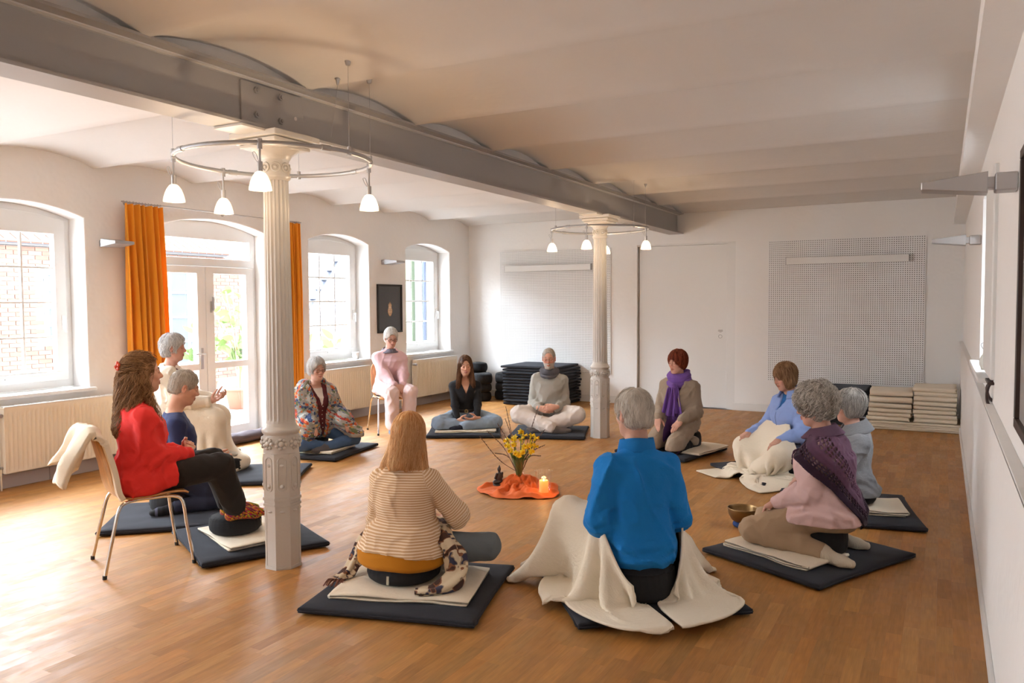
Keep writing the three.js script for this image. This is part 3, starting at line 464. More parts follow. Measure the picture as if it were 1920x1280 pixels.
// framed picture of a serene stone face
{
  const cv = document.createElement('canvas'); cv.width = 300; cv.height = 360; const c = cv.getContext('2d');
  c.fillStyle = '#4a4a4c'; c.fillRect(0, 0, 300, 360);
  for (let i = 0; i < 900; i++) { c.fillStyle = `rgba(${rr(40, 110) | 0},${rr(45, 105) | 0},${rr(50, 100) | 0},0.18)`; c.fillRect(rnd() * 300, rnd() * 360, rr(4, 50), rr(1, 3)); }
  const cx = 150, cy = 190; const gr = c.createRadialGradient(cx - 6, cy - 5, 6, cx, cy, 62); gr.addColorStop(0, '#e6c9a4'); gr.addColorStop(0.7, '#c39c74'); gr.addColorStop(1, '#7d6149');
  c.fillStyle = gr; c.beginPath(); c.ellipse(cx, cy + 8, 26, 44, 0, 0, 7); c.fill(); c.beginPath(); c.ellipse(cx, cy - 36, 22, 20, 0, 0, 7); c.fill(); c.beginPath(); c.ellipse(cx, cy - 54, 10, 12, 0, 0, 7); c.fill();
  c.fillStyle = '#a4805d'; for (const s of [-1, 1]) { c.beginPath(); c.ellipse(cx + s * 28, cy + 10, 4, 18, 0, 0, 7); c.fill(); }
  c.strokeStyle = '#5b432f'; c.lineWidth = 2.4; for (const s of [-1, 1]) { c.beginPath(); c.ellipse(cx + s * 11, cy + 1, 8, 3.5, 0, 0.1, 3.0); c.stroke(); c.beginPath(); c.ellipse(cx + s * 11, cy - 5, 9, 5, 0, 3.4, 6.0); c.stroke(); }
  c.beginPath(); c.moveTo(cx, cy - 4); c.lineTo(cx - 4, cy + 18); c.lineTo(cx + 4, cy + 19); c.stroke(); c.beginPath(); c.ellipse(cx, cy + 28, 9, 3.4, 0, 0, 3.14); c.stroke();
  const tx = new THREE.CanvasTexture(cv); tx.colorSpace = THREE.SRGBColorSpace;
  const t = thing('framed_picture', 'dark framed picture of a pale face on grey', 'picture', [0, 0, 2.27]), m = std('#241d1b', 0.45), y0 = 1.16, y1 = 1.87, hw = 0.295;
  mesh('frame', join([span(0, 0.028, y0, y0 + 0.028, -hw, hw, 0.003), span(0, 0.028, y1 - 0.028, y1, -hw, hw, 0.003), span(0, 0.028, y0 + 0.028, y1 - 0.028, -hw, -hw + 0.028, 0.003), span(0, 0.028, y0 + 0.028, y1 - 0.028, hw - 0.028, hw, 0.003)]), m, t);
  const p = new THREE.PlaneGeometry(2 * hw - 0.056, y1 - y0 - 0.056); p.rotateY(Math.PI / 2); p.translate(0.016, (y0 + y1) / 2, 0); mesh('print', p, std(new THREE.Color(1, 1, 1), 0.5, { map: tx }), t);
}
{ // picture on the right wall, cut by the photo's edge
  const X = RX + 0.012, t = thing('framed_picture', 'dark brown framed picture on the right wall, cut by the image edge', 'picture', [X, 0, 9.2]), m = std('#3a2a24', 0.45), y0 = 1.19, y1 = 2.07, hw = 0.44;
  mesh('frame', join([span(-0.03, 0, y0, y0 + 0.03, -hw, hw, 0.003), span(-0.03, 0, y1 - 0.03, y1, -hw, hw, 0.003), span(-0.03, 0, y0 + 0.03, y1 - 0.03, -hw, -hw + 0.03, 0.003), span(-0.03, 0, y0 + 0.03, y1 - 0.03, hw - 0.03, hw, 0.003)]), m, t);
  mesh('print', span(-0.016, -0.006, y0 + 0.03, y1 - 0.03, -hw + 0.03, hw - 0.03), std(new THREE.Color(0.45, 0.42, 0.4), 0.25), t);
}
{ // small things on the sills
  const t = thing('mug', 'white mug on the sill of the middle window', 'mug', [-0.08, SILL, 2.95]), m = std(new THREE.Color(0.8, 0.79, 0.77), 0.25);
  mesh('cup', lathe([[0, 0], [0.035, 0], [0.043, 0.03], [0.05, 0.10], [0.046, 0.10], [0.039, 0.03], [0.0, 0.01]], 24), m, t); mesh('handle', norm(new THREE.TorusGeometry(0.026, 0.006, 8, 16)).rotateY(0.4).translate(0.02, 0.055, 0.055), m, t);
  const X = RX + 0.012, k = thing('scroll_bracket', 'dark scrolled iron bracket on the right wall below the blind', 'bracket', [X, 0, 7.0]), dm = std('#3a2c2a', 0.5);
  mesh('scroll', join([tube([[0, 1.18, 0], [-0.02, 1.15, -0.02], [-0.028, 1.10, 0], [-0.02, 1.06, 0.03], [0, 1.05, 0.05]], 0.008, 24, 6), tube([[0, 1.17, -0.10], [-0.022, 1.14, -0.12], [-0.016, 1.09, -0.09], [0, 1.07, -0.06]], 0.008, 20, 6), span(-0.03, 0, 1.165, 1.18, -0.18, 0.08, 0.004)]), dm, k);
  const v = thing('small_vase', 'small pale figurine vase on the right wall sill', 'vase', [X + 0.0, 1.17, 6.12]);
  mesh('vase_body', lathe([[0, 0], [0.022, 0], [0.034, 0.03], [0.036, 0.06], [0.024, 0.085], [0.016, 0.095], [0.018, 0.10], [0.012, 0.10], [0, 0.05]], 18), std(new THREE.Color(0.5, 0.46, 0.4), 0.4), v);
  const tw = []; for (let i = 0; i < 6; i++) { const a = i * 1.05; tw.push(tube([[0, 0.08, 0], [0.012 * Math.cos(a), 0.12, 0.012 * Math.sin(a)], [0.026 * Math.cos(a), 0.155, 0.026 * Math.sin(a)], [0.012 * Math.cos(a + 1), 0.17, 0.012 * Math.sin(a + 1)]], 0.0018, 10, 5)); } mesh('dry_twigs', join(tw), dm, v);
}

// ---------- the yard outside ----------
{
  struct(mesh('ground', join([span(-40, 40, -0.7, -0.35, -40, 45), span(-30, -0.42, -0.35, -0.06, -18, 26)]), std(new THREE.Color(0.30, 0.285, 0.27), 0.9)));
  struct(mesh('wall_added_blocker', span(9.4, 9.7, -0.4, 3.4, -6, 16), std(new THREE.Color(0.30, 0.29, 0.28), 0.9)));  // added wall, out of view, blocks low sky light at the right window
  const mBrick = std(0xffffff, 0.9, { vertexColors: true }), mortar = std(new THREE.Color(0.24, 0.22, 0.2), 0.95), X = -7;
  const b = tag(group('brick_building'), 'pale brick building across the yard, seen through the windows', 'building');
  b.position.set(X, 0, 0);
  const holes = [[-0.45, 0.55, 0.3, 2.35], [2.2, 3.15, 0.9, 2.2], [5.0, 6.0, 0.9, 2.2]];
  mesh('wall', span(-0.4, -0.02, -0.1, 2.68, -2.2, 12), mortar, b);
  const all = []; let r = 0;
  for (let y = -0.06; y < 2.60; y += 0.077, r++) for (let z = -2.2 + (r % 2) * 0.125; z < 12; z += 0.25) {
    if (holes.some(([a, c, d, e]) => z + 0.24 > a && z < c && y + 0.07 > d && y < e)) continue;
    const k = rr(0.75, 1.2), g = tint(box(0.03, 0.066, 0.238, [-0.012 + rr(-0.003, 0.003), y + 0.033, z + 0.12]), new THREE.Color(0.17 * k, 0.085 * k, 0.06 * k)); all.push([g, Math.abs(z - (-0.4)) < 0.5 || (z > 2.8 && z < 4.6 && y < 2.6) ? 0 : 1]);
  }
  all.filter((a) => !a[1]).slice(0, 280).forEach((a) => mesh('brick', a[0], mBrick, b));
  mesh('brickwork', mergeGeometries([...all.filter((a) => a[1]), ...all.filter((a) => !a[1]).slice(280)].map((a) => a[0])), mBrick, b).userData.kind = 'stuff';
  for (const [z0, z1, y0, y1] of holes) {
    const w = mesh('window', join([span(-0.05, 0.03, y0, y0 + 0.06, z0, z1), span(-0.05, 0.03, y1 - 0.06, y1, z0, z1), span(-0.05, 0.027, y0 + 0.01, y1 - 0.01, z0 + 0.002, z0 + 0.06), span(-0.05, 0.027, y0 + 0.01, y1 - 0.01, z1 - 0.06, z1 - 0.002), span(-0.04, 0.017, y0 + 0.02, y1 - 0.02, (z0 + z1) / 2 - 0.025, (z0 + z1) / 2 + 0.025), ...[0.25, 0.5, 0.75].map((q) => span(-0.04, 0.02, lerp(y0, y1, q) - 0.02, lerp(y0, y1, q) + 0.02, z0 + 0.02, z1 - 0.02))]), M.white, b);
    for (let i = 0; i < 2; i++) for (let j = 0; j < 4; j++) mesh('pane', span(-0.016, -0.006, lerp(y0, y1, j / 4), lerp(y0, y1, (j + 1) / 4), lerp(z0, z1, i / 2), lerp(z0, z1, (i + 1) / 2)), std(new THREE.Color(0.05, 0.06, 0.07), 0.5), w);
  }
  // eaves, gutter and roof tiles
  mesh('eaves', join([span(-0.3, 0.10, 2.64, 2.71, -0.95, 12, 0.01), rod([0.13, 2.70, -0.95], [0.13, 2.70, 12], 0.035, 10)]), std(new THREE.Color(0.12, 0.12, 0.13), 0.5), b);
  const tm = std(new THREE.Color(0.10, 0.045, 0.03), 0.85), roof = mesh('roof', box(2.4, 0.04, 12.9, [-1.0, 3.27, 5.5], [0, 0, -0.5]), tm, b);
  for (let z = -0.95; z < 6.8; z += 0.21) for (let j = 0; j < 2; j++) mesh('roof_tile', box(0.36, 0.035, 0.19, [0.02 - j * 0.28, 2.775 + j * 0.155, z + 0.1 + j * 0.02], [0, 0, -0.5], 0.012), tm, roof);
  // side building and steel stairs
  const s = tag(group('side_building'), 'pale rendered building with a dark drainpipe at the yard end', 'building'); s.position.set(0, 0, -7);
  mesh('wall', join([span(-12, -1.5, -0.1, 6.5, -0.4, 0)]), std(new THREE.Color(0.20, 0.20, 0.19), 0.9), s);
  mesh('drainpipe', rod([-5.75, -0.1, 0.12], [-5.75, 6.5, 0.12], 0.1, 10), std(new THREE.Color(0.03, 0.04, 0.07), 0.5), s); mesh('pilaster', span(-6.5, -6.1, -0.1, 6.4, 0, 0.15), std(new THREE.Color(0.09, 0.115, 0.07), 0.8), s);
  for (const x of [-8, -6.6]) mesh('window', span(x, x + 0.9, 3.2, 4.6, 0, 0.03), std(new THREE.Color(0.2, 0.22, 0.24), 0.15), s);
  const st = tag(group('steel_stairs'), 'grey steel outdoor stairs rising to the right in the yard', 'stairs'); st.position.set(-4.3, 0, -1.25); const sm = std(new THREE.Color(0.10, 0.11, 0.14), 0.5, { metalness: 0.3 });
  for (const x of [0, 0.9]) { mesh('stringer', rod([x, 0.0, 1.9], [x, 3.6, -1.26], 0.07, 4), sm, st); mesh('handrail', rod([x, 0.95, 1.9], [x, 4.55, -1.26], 0.02, 8), sm, st); mesh('handrail', rod([x, 0.6, 1.9], [x, 4.2, -1.26], 0.012, 6), sm, st);
    for (let i = 0; i < 7; i++) { const k = (i + 0.5) / 7; mesh('baluster', rod([x, 3.6 * k, 1.9 - 3.16 * k], [x, 3.6 * k + 0.95, 1.9 - 3.16 * k], 0.014, 6), sm, st); } }
  for (let i = 0; i < 18; i++) { const k = (i + 0.5) / 18; mesh('step', span(0, 0.9, 3.6 * k - 0.015, 3.6 * k + 0.015, 1.9 - 3.16 * k - 0.13, 1.9 - 3.16 * k + 0.13), sm, st); }
  // potted plants in the yard
  const leafM = new THREE.MeshPhysicalMaterial({ color: new THREE.Color(0.09, 0.15, 0.03), roughness: 0.7, transmission: 0.35, thickness: 0 }), stemM = std(new THREE.Color(0.35, 0.25, 0.12), 0.8);
  const leaf = (L, W) => { const s = new THREE.Shape(); s.moveTo(0, 0); s.quadraticCurveTo(W, L * 0.4, 0, L); s.quadraticCurveTo(-W, L * 0.4, 0, 0); const g = new THREE.ShapeGeometry(s, 5); g.rotateX(-0.3); return norm(g); };
  const plant = (label, pos, h, n, sp, L) => {
    const t = thing('potted_plant', label, 'plant', pos);
    mesh('pot', lathe([[0, 0], [0.16, 0], [0.22, 0.30], [0.24, 0.30], [0.24, 0.34], [0.2, 0.34], [0.19, 0.28], [0, 0.28]], 24), std(new THREE.Color(0.16, 0.07, 0.04), 0.8), t);
    const st = [], lv = []; for (let i = 0; i < 7; i++) { const a = i * 0.9 + rnd(), e = [sp * Math.cos(a) * rr(0.4, 1), h * rr(0.7, 1), sp * Math.sin(a) * rr(0.4, 1)], m = [e[0] * 0.3, h * 0.5, e[2] * 0.3]; st.push(tube([[0, 0.28, 0], m, e], 0.012, 10, 5));
      for (let k = 0; k < n; k++) { const q = rr(0.25, 1), p = q < 0.5 ? [m[0] * q * 2, lerp(0.28, m[1], q * 2), m[2] * q * 2] : [lerp(m[0], e[0], q * 2 - 1), lerp(m[1], e[1], q * 2 - 1), lerp(m[2], e[2], q * 2 - 1)]; const g = leaf(L * rr(0.7, 1.2), L * 0.4); g.applyMatrix4(M4(p, [rr(-1.2, 1.2), rr(0, 6.28), rr(0.3, 1.6)])); lv.push(g); } }
    mesh('stem', join(st), stemM, t); mesh('foliage', join(lv), leafM, t);
  };
  plant('tall leafy potted plant outside the glazed door', [-2.6, -0.06, 2.75], 2.0, 14, 0.6, 0.24);
  plant('bushy potted plant in the yard, seen through the door pane', [-4.1, -0.06, 2.15], 1.3, 16, 0.5, 0.22);
  plant('light green potted plant outside the middle window', [-1.3, -0.06, 2.3], 1.2, 14, 0.45, 0.26);
}
// ---------- figures: one continuous body each, clothes and hair as parts ----------
const skinMat = new THREE.MeshPhysicalMaterial({ color: 0xffffff, vertexColors: true, roughness: 0.55, specularIntensity: 0.4, sheen: 0.15, sheenRoughness: 0.5, sheenColor: new THREE.Color(1, 0.8, 0.7) });
const vsub = (a, b) => [a[0] - b[0], a[1] - b[1], a[2] - b[2]], vadd = (a, b) => [a[0] + b[0], a[1] + b[1], a[2] + b[2]], vmul = (a, k) => [a[0] * k, a[1] * k, a[2] * k];
const vlen = (a) => Math.hypot(...a), vnor = (a) => vmul(a, 1 / (vlen(a) || 1)), vdot = (a, b) => a[0] * b[0] + a[1] * b[1] + a[2] * b[2], vmix = (a, b, t) => [lerp(a[0], b[0], t), lerp(a[1], b[1], t), lerp(a[2], b[2], t)];
function ik(S, W, l1, l2, pole) { // elbow between shoulder and wrist
  const d = vsub(W, S), D = Math.min(vlen(d), (l1 + l2) * 0.999), u = vnor(d), a = (l1 * l1 - l2 * l2 + D * D) / (2 * D), h = Math.sqrt(Math.max(0, l1 * l1 - a * a));
  let p = vsub(pole, vmul(u, vdot(pole, u))); p = vnor(p); return vadd(vadd(S, vmul(u, a)), vmul(p, h));
}
// torso as a lofted superellipse; rows [y, zc, a, b] rising from the seat
function loft(rows, pw = 2.25) {
  const n = rows.length, y0 = rows[0][0], y1 = rows[n - 1][0];
  return (x, y, z) => {
    const yc = clamp(y, y0, y1); let i = 0; while (i < n - 2 && yc > rows[i + 1][0]) i++;
    const A = rows[i], B = rows[i + 1]; let t = (yc - A[0]) / (B[0] - A[0]); t = t * t * (3 - 2 * t) * 0.6 + t * 0.4;
    const zc = A[1] + (B[1] - A[1]) * t, a = A[2] + (B[2] - A[2]) * t, b = A[3] + (B[3] - A[3]) * t, xc = A[4] === undefined ? 0 : A[4] + (B[4] - A[4]) * t;
    const u = Math.abs(x - xc) / a, w = Math.abs(z - zc) / b, q = Math.pow(Math.pow(u, pw) + Math.pow(w, pw), 1 / pw);
    let d = (q - 1) * Math.min(a, b) * (0.6 + 0.4 * Math.min(1, q)); if (y < y0) d = d < 0 ? y0 - y + d * 0.2 : Math.hypot(d, y0 - y); else if (y > y1) d = d < 0 ? y - y1 + d * 0.2 : Math.hypot(d, y - y1); return d;
  };
}
const ROWS = {
  f: [[-0.005, -0.015, 0.150, 0.11], [0.03, -0.015, 0.178, 0.132], [0.09, -0.012, 0.180, 0.137], [0.18, 0.0, 0.158, 0.120], [0.26, 0.008, 0.134, 0.103], [0.35, 0.018, 0.140, 0.116], [0.42, 0.010, 0.150, 0.112], [0.465, -0.008, 0.150, 0.094], [0.505, -0.02, 0.122, 0.076], [0.54, -0.022, 0.084, 0.063], [0.575, -0.014, 0.058, 0.056], [0.61, 0.0, 0.050, 0.054], [0.655, 0.012, 0.049, 0.054]],
  m: [[-0.005, -0.015, 0.148, 0.11], [0.03, -0.015, 0.170, 0.130], [0.09, -0.01, 0.170, 0.135], [0.18, 0.005, 0.160, 0.128], [0.27, 0.01, 0.152, 0.118], [0.37, 0.01, 0.164, 0.122], [0.44, 0.0, 0.174, 0.116], [0.49, -0.014, 0.168, 0.096], [0.53, -0.022, 0.134, 0.078], [0.57, -0.022, 0.094, 0.067], [0.60, -0.016, 0.068, 0.062], [0.635, -0.004, 0.060, 0.061], [0.69, 0.012, 0.057, 0.060]],
};
const ridge = (x, y, z) => 1 - Math.abs(noise(x, y, z)) * 2;
const crease = (x, y, z) => { const q = 1 - Math.abs(noise(x, y, z)); return q * q * q * q - 0.35; };
const folds = (x, y, z, amp, f = 9) => 1.9 * amp * (0.75 * crease(x * f * 0.8 + y * f * 0.35, y * f * 0.42 + 3 - x * f * 0.25, z * f * 0.8) + 0.45 * crease(x * f * 1.7 + 7 - y * f * 0.7, y * f * 0.9, z * f * 1.7 + y * f * 0.5) + 0.15 * noise(x * f * 4, y * f * 4, z * f * 4));
function Fig(o) {
  const S = o.scale || 1, sx = o.sex || 'f', bulk = o.bulk || 1, T = this; T.o = o; T.seat = o.seat;
  const g = T.g = thing('person', o.label, 'person', [o.pos[0], 0, o.pos[1]], Math.atan2(o.face[0], o.face[1]));
  const lean = o.lean ?? 0.06, slump = o.slump ?? 0.0;
  const off = (y) => lean * y + slump * y * y - 0;
  T.rows = (ease = 0, from = -9, to = 9) => ROWS[sx].map(([y, zc, a, b]) => { const e = ease * (y > 0.56 ? 0.5 : 1), k = y > 0.46 ? 1 : bulk * (1 + ((o.hips || 1) - 1) * sstep(0.26, 0.12, y)); return [o.seat + y * S, (zc + off(y)) * S, (a * k) * S + e, (b * (1 + (k - 1) * 1.25)) * S + e]; }).filter((r) => r[0] >= o.seat + from && r[0] <= o.seat + to);
  const sy = (sx === 'm' ? 0.492 : 0.468), sw = (sx === 'm' ? 0.170 : 0.150) * (o.shW || 1);
  T.sh = [-1, 1].map((s) => [s * sw * S, o.seat + sy * S, (off(sy) - 0.012) * S]);      // index 0 right (-x), 1 left (+x)
  const up = (sx === 'm' ? 0.285 : 0.262) * S, fo = (sx === 'm' ? 0.255 : 0.235) * S;
  T.wr = o.wrists; T.el = T.sh.map((s, i) => ik(s, T.wr[i], up, fo, o.poles ? o.poles[i] : [(i ? 1 : -1) * 0.38, -0.5, -0.8]));
  T.wr = T.sh.map((s, i) => vadd(T.el[i], vmul(vnor(vsub(T.wr[i], T.el[i])), fo)));
  T.hip = [-1, 1].map((s) => [s * 0.092 * S * Math.sqrt(bulk), o.seat + 0.085 * S, 0.01]); T.kn = o.knees; T.an = o.ankles; T.toe = o.toes;
  const neckY = (sx === 'm' ? 0.66 : 0.628); T.neckTop = [0, o.seat + neckY * S, (off(neckY) + 0.008) * S];
  const hs = T.hs = (o.headScale || 1) * (sx === 'm' ? 1.03 : 0.98) * Math.pow(S, 0.5);
  T.headM = new THREE.Matrix4().compose(V(...T.neckTop), new THREE.Quaternion().setFromEuler(new THREE.Euler(o.nod || 0, o.turn || 0, o.tilt || 0, 'YXZ')), V(hs, hs, hs)).multiply(new THREE.Matrix4().makeTranslation(0, 0.098, 0.018));
  T.S = S; T.sx = sx;
}
Fig.prototype.armBones = function (e1, e2, e3, from = 0, to = 1) { const S = this.S, m = this.sx === 'm' ? 1.12 : 1; return [0, 1].map((i) => { const w = vmix(this.el[i], this.wr[i], to); return [cone3(this.sh[i], this.el[i], 0.046 * S * m + e1 * 0.7, 0.038 * S * m + e2), cone3(this.el[i], w, 0.038 * S * m + e2, 0.027 * S * m + e3)]; }); };
Fig.prototype.legBones = function (e1, e2, e3, to = 1) { const S = this.S; return [0, 1].map((i) => [cone3(this.hip[i], this.kn[i], 0.088 * S * (this.o.thigh || 1) + e1, 0.057 * S + e2), cone3(this.kn[i], vmix(this.kn[i], this.an[i], to), 0.055 * S + e2, 0.038 * S + e3)]); };
const bounds = (pts, pad) => { const lo = [9, 9, 9], hi = [-9, -9, -9]; for (const p of pts) for (let i = 0; i < 3; i++) { lo[i] = Math.min(lo[i], p[i] - pad); hi[i] = Math.max(hi[i], p[i] + pad); } return [lo, hi]; };
// ---- hand ----
const HANDS = new Map();
function handGeo(curl, thumb, spread = 0.1) { // right hand: fingers +Y, palm +Z, thumb +X
  const key = [curl, thumb, spread].join(); if (HANDS.has(key)) return HANDS.get(key);
  const kx = [0.028, 0.0095, -0.0095, -0.026], ky = [0.086, 0.090, 0.085, 0.076], Ls = [[0.041, 0.025, 0.02], [0.045, 0.028, 0.021], [0.041, 0.026, 0.02], [0.032, 0.02, 0.018]], rr0 = [0.0092, 0.0095, 0.009, 0.0082];
  const palm = [], fing = [];
  kx.forEach((x, i) => { palm.push(cone3([x * 0.55, 0.004, 0], [x, ky[i], 0], 0.0165, 0.0115)); });
  palm.push(cone3([0.012, 0.012, 0.006], [0.03, 0.04, 0.012], 0.015, 0.016), cone3([-0.012, 0.02, 0.006], [-0.022, 0.055, 0.006], 0.014, 0.012), cone3([0, -0.03, 0], [0, 0.015, 0], 0.024, 0.021));
  kx.forEach((x, i) => { let p = [x, ky[i] - 0.004, 0], a = curl[0] + 0.05 * i, sp = -(i - 1.4) * spread; const r = rr0[i]; for (let k = 0; k < 3; k++) { const L = Ls[i][k], q = [p[0] + Math.sin(-sp) * L * Math.cos(a), p[1] + Math.cos(a) * L, p[2] + Math.sin(a) * L]; fing.push([cone3(p, q, r - k * 0.0007, r - 0.0007 - k * 0.0009), i]); p = q; a += curl[1 + Math.min(k, 1)]; } });
  const t0 = [0.022, 0.02, 0.008], t1 = vadd(t0, [0.024 * thumb[0], 0.03, 0.012 + 0.02 * thumb[1]]), t2 = vadd(t1, [0.010 * thumb[0], 0.026, 0.012 * thumb[1]]), t3 = vadd(t2, [-0.002 + 0.004 * thumb[0], 0.022, 0.010 * thumb[1]]);
  const th = [cone3(t0, t1, 0.0145, 0.0115), cone3(t1, t2, 0.0112, 0.0098), cone3(t2, t3, 0.0098, 0.0078)];
  const pf = union(palm, 0.018), per = [0, 1, 2, 3].map((i) => union(fing.filter((f) => f[1] === i).map((f) => f[0]), 0.004)), tf = union(th, 0.006);
  const f = (x, y, z) => { let d = Math.min(per[0](x, y, z), per[1](x, y, z), per[2](x, y, z), per[3](x, y, z)); d = smin(pf(x, y, z), d, 0.007); return smin(d, tf(x, y, z), 0.010); };
  const g = nets(f, [-0.06, -0.06, -0.04], [0.085, 0.2, 0.12], 0.0042, { color: (x, y, z) => { const k = noise(x * 60, y * 60, z * 60) * 0.04, red = sstep(0.06, 0.19, y) * 0.5; return [1 + k, 1 - 0.08 * red + k, 1 - 0.1 * red + k]; } });
  HANDS.set(key, g); return g;
}
const CURL = { rest: [[0.25, 0.35, 0.3], [1, 1]], flat: [[0.08, 0.15, 0.12], [1.1, 0.4]], cup: [[0.45, 0.5, 0.4], [0.8, 1.2]], clasp: [[0.75, 0.75, 0.55], [0.6, 1.5]], mudra: [[0.5, 0.6, 0.4], [0.4, 1.9]], hold: [[0.35, 0.5, 0.45], [0.75, 0.5]] };
function place(geo, m, mirror) { const g = geo.clone(); if (mirror) { g.scale(-1, 1, 1); const I = g.index.array; for (let i = 0; i < I.length; i += 3) { const t = I[i + 1]; I[i + 1] = I[i + 2]; I[i + 2] = t; } g.computeVertexNormals(); } g.applyMatrix4(m); return g; }
function frameM(p, fwd, nrm, s = 1) { const y = V(...fwd).normalize(), z = V(...nrm); z.addScaledVector(y, -z.dot(y)).normalize(); const x = y.clone().cross(z); return new THREE.Matrix4().makeBasis(x, y, z).setPosition(...p).multiply(new THREE.Matrix4().makeScale(s, s, s)); }
// ---- head ----
function headField(o) {
  const m = o.sex === 'm', j = o.jaw || 1, L = [
    [ell([0, 0.032, -0.014], [0.0735, 0.090, 0.094]), 0.02], [ell([0, -0.035, 0.026], [0.057 * j, 0.078, 0.062]), 0.03], [cone3([0, -0.096, 0.060], [0, -0.080, 0.045], m ? 0.022 : 0.019, 0.03), 0.03],
    [cone3([-0.045 * j, -0.05, 0.0], [-0.018, -0.095, 0.048], 0.022, 0.017), 0.03], [cone3([0.045 * j, -0.05, 0.0], [0.018, -0.095, 0.048], 0.022, 0.017), 0.03],
    [ell([-0.035, -0.022, 0.058], [0.022, 0.020, 0.022]), 0.02], [ell([0.035, -0.022, 0.058], [0.022, 0.020, 0.022]), 0.02],
    [cone3([-0.038, 0.026, 0.066], [0, 0.022, 0.080], m ? 0.012 : 0.010, 0.008), 0.015], [cone3([0.038, 0.026, 0.066], [0, 0.022, 0.080], m ? 0.012 : 0.010, 0.008), 0.015],
  ];
  const eyes = [-1, 1].map((s) => ell([s * 0.031, 0.005, 0.094], [0.020, 0.0125, 0.016])), lids = [-1, 1].map((s) => ell([s * 0.031, 0.003, 0.0715], [0.0155, 0.0125, 0.0135]));
  const ns = o.nose || 1, nose = union([cone3([0, 0.018, 0.079], [0, -0.025, 0.094 + 0.006 * ns], 0.0075, 0.0100 * ns), cone3([0, -0.027, 0.094 + 0.006 * ns], [0, -0.034, 0.084], 0.0095 * ns, 0.009), ell([-0.0115, -0.031, 0.090], [0.0085, 0.008, 0.011]), ell([0.0115, -0.031, 0.090], [0.0085, 0.008, 0.011])], 0.008);
  const lipU = union([cone3([-0.021, -0.0625, 0.078], [-0.004, -0.0570, 0.0895], 0.004, 0.0058), cone3([0.021, -0.0625, 0.078], [0.004, -0.0570, 0.0895], 0.004, 0.0058)], 0.003), lipL = union([cone3([-0.019, -0.0655, 0.078], [0, -0.0705, 0.0875], 0.004, 0.0068), cone3([0.019, -0.0655, 0.078], [0, -0.0705, 0.0875], 0.004, 0.0068)], 0.003);
  const ears = [-1, 1].map((s) => { const e = ell([s * 0.0755, -0.004, -0.006], [0.0095, 0.031, 0.019], [0.15, s * 0.45, s * -0.12]), h = ell([s * 0.086, 0.0, 0.002], [0.008, 0.019, 0.011], [0.15, s * 0.45, 0]); return (x, y, z) => smax(e(x, y, z), -h(x, y, z), 0.006); });
  const neck = cone3([0, -0.06, -0.022], [0, -0.155, -0.03], m ? 0.054 : 0.047, m ? 0.058 : 0.049), neck2 = cone3([0, -0.085, 0.02], [0, -0.15, -0.01], 0.03, 0.04);
  const f = (x, y, z) => {
    let d = L[0][0](x, y, z); for (let i = 1; i < L.length; i++) d = smin(d, L[i][0](x, y, z), L[i][1]);
    if (z > 0.03) { d = smax(d, -eyes[0](x, y, z), 0.012); d = smax(d, -eyes[1](x, y, z), 0.012); d = smin(d, lids[0](x, y, z), 0.004); d = smin(d, lids[1](x, y, z), 0.004); d = smin(d, nose(x, y, z), 0.010); d = smin(d, lipU(x, y, z), 0.004); d = smin(d, lipL(x, y, z), 0.004); }
    d = smin(d, ears[0](x, y, z), 0.006); d = smin(d, ears[1](x, y, z), 0.006); d = smin(d, smin(neck(x, y, z), neck2(x, y, z), 0.03), 0.022); return d;
  };
  f.lip = (x, y, z) => Math.min(lipU(x, y, z), lipL(x, y, z)); return f;
}
Fig.prototype.skin = function () { return this.o.skin || [0.62, 0.36, 0.26]; };
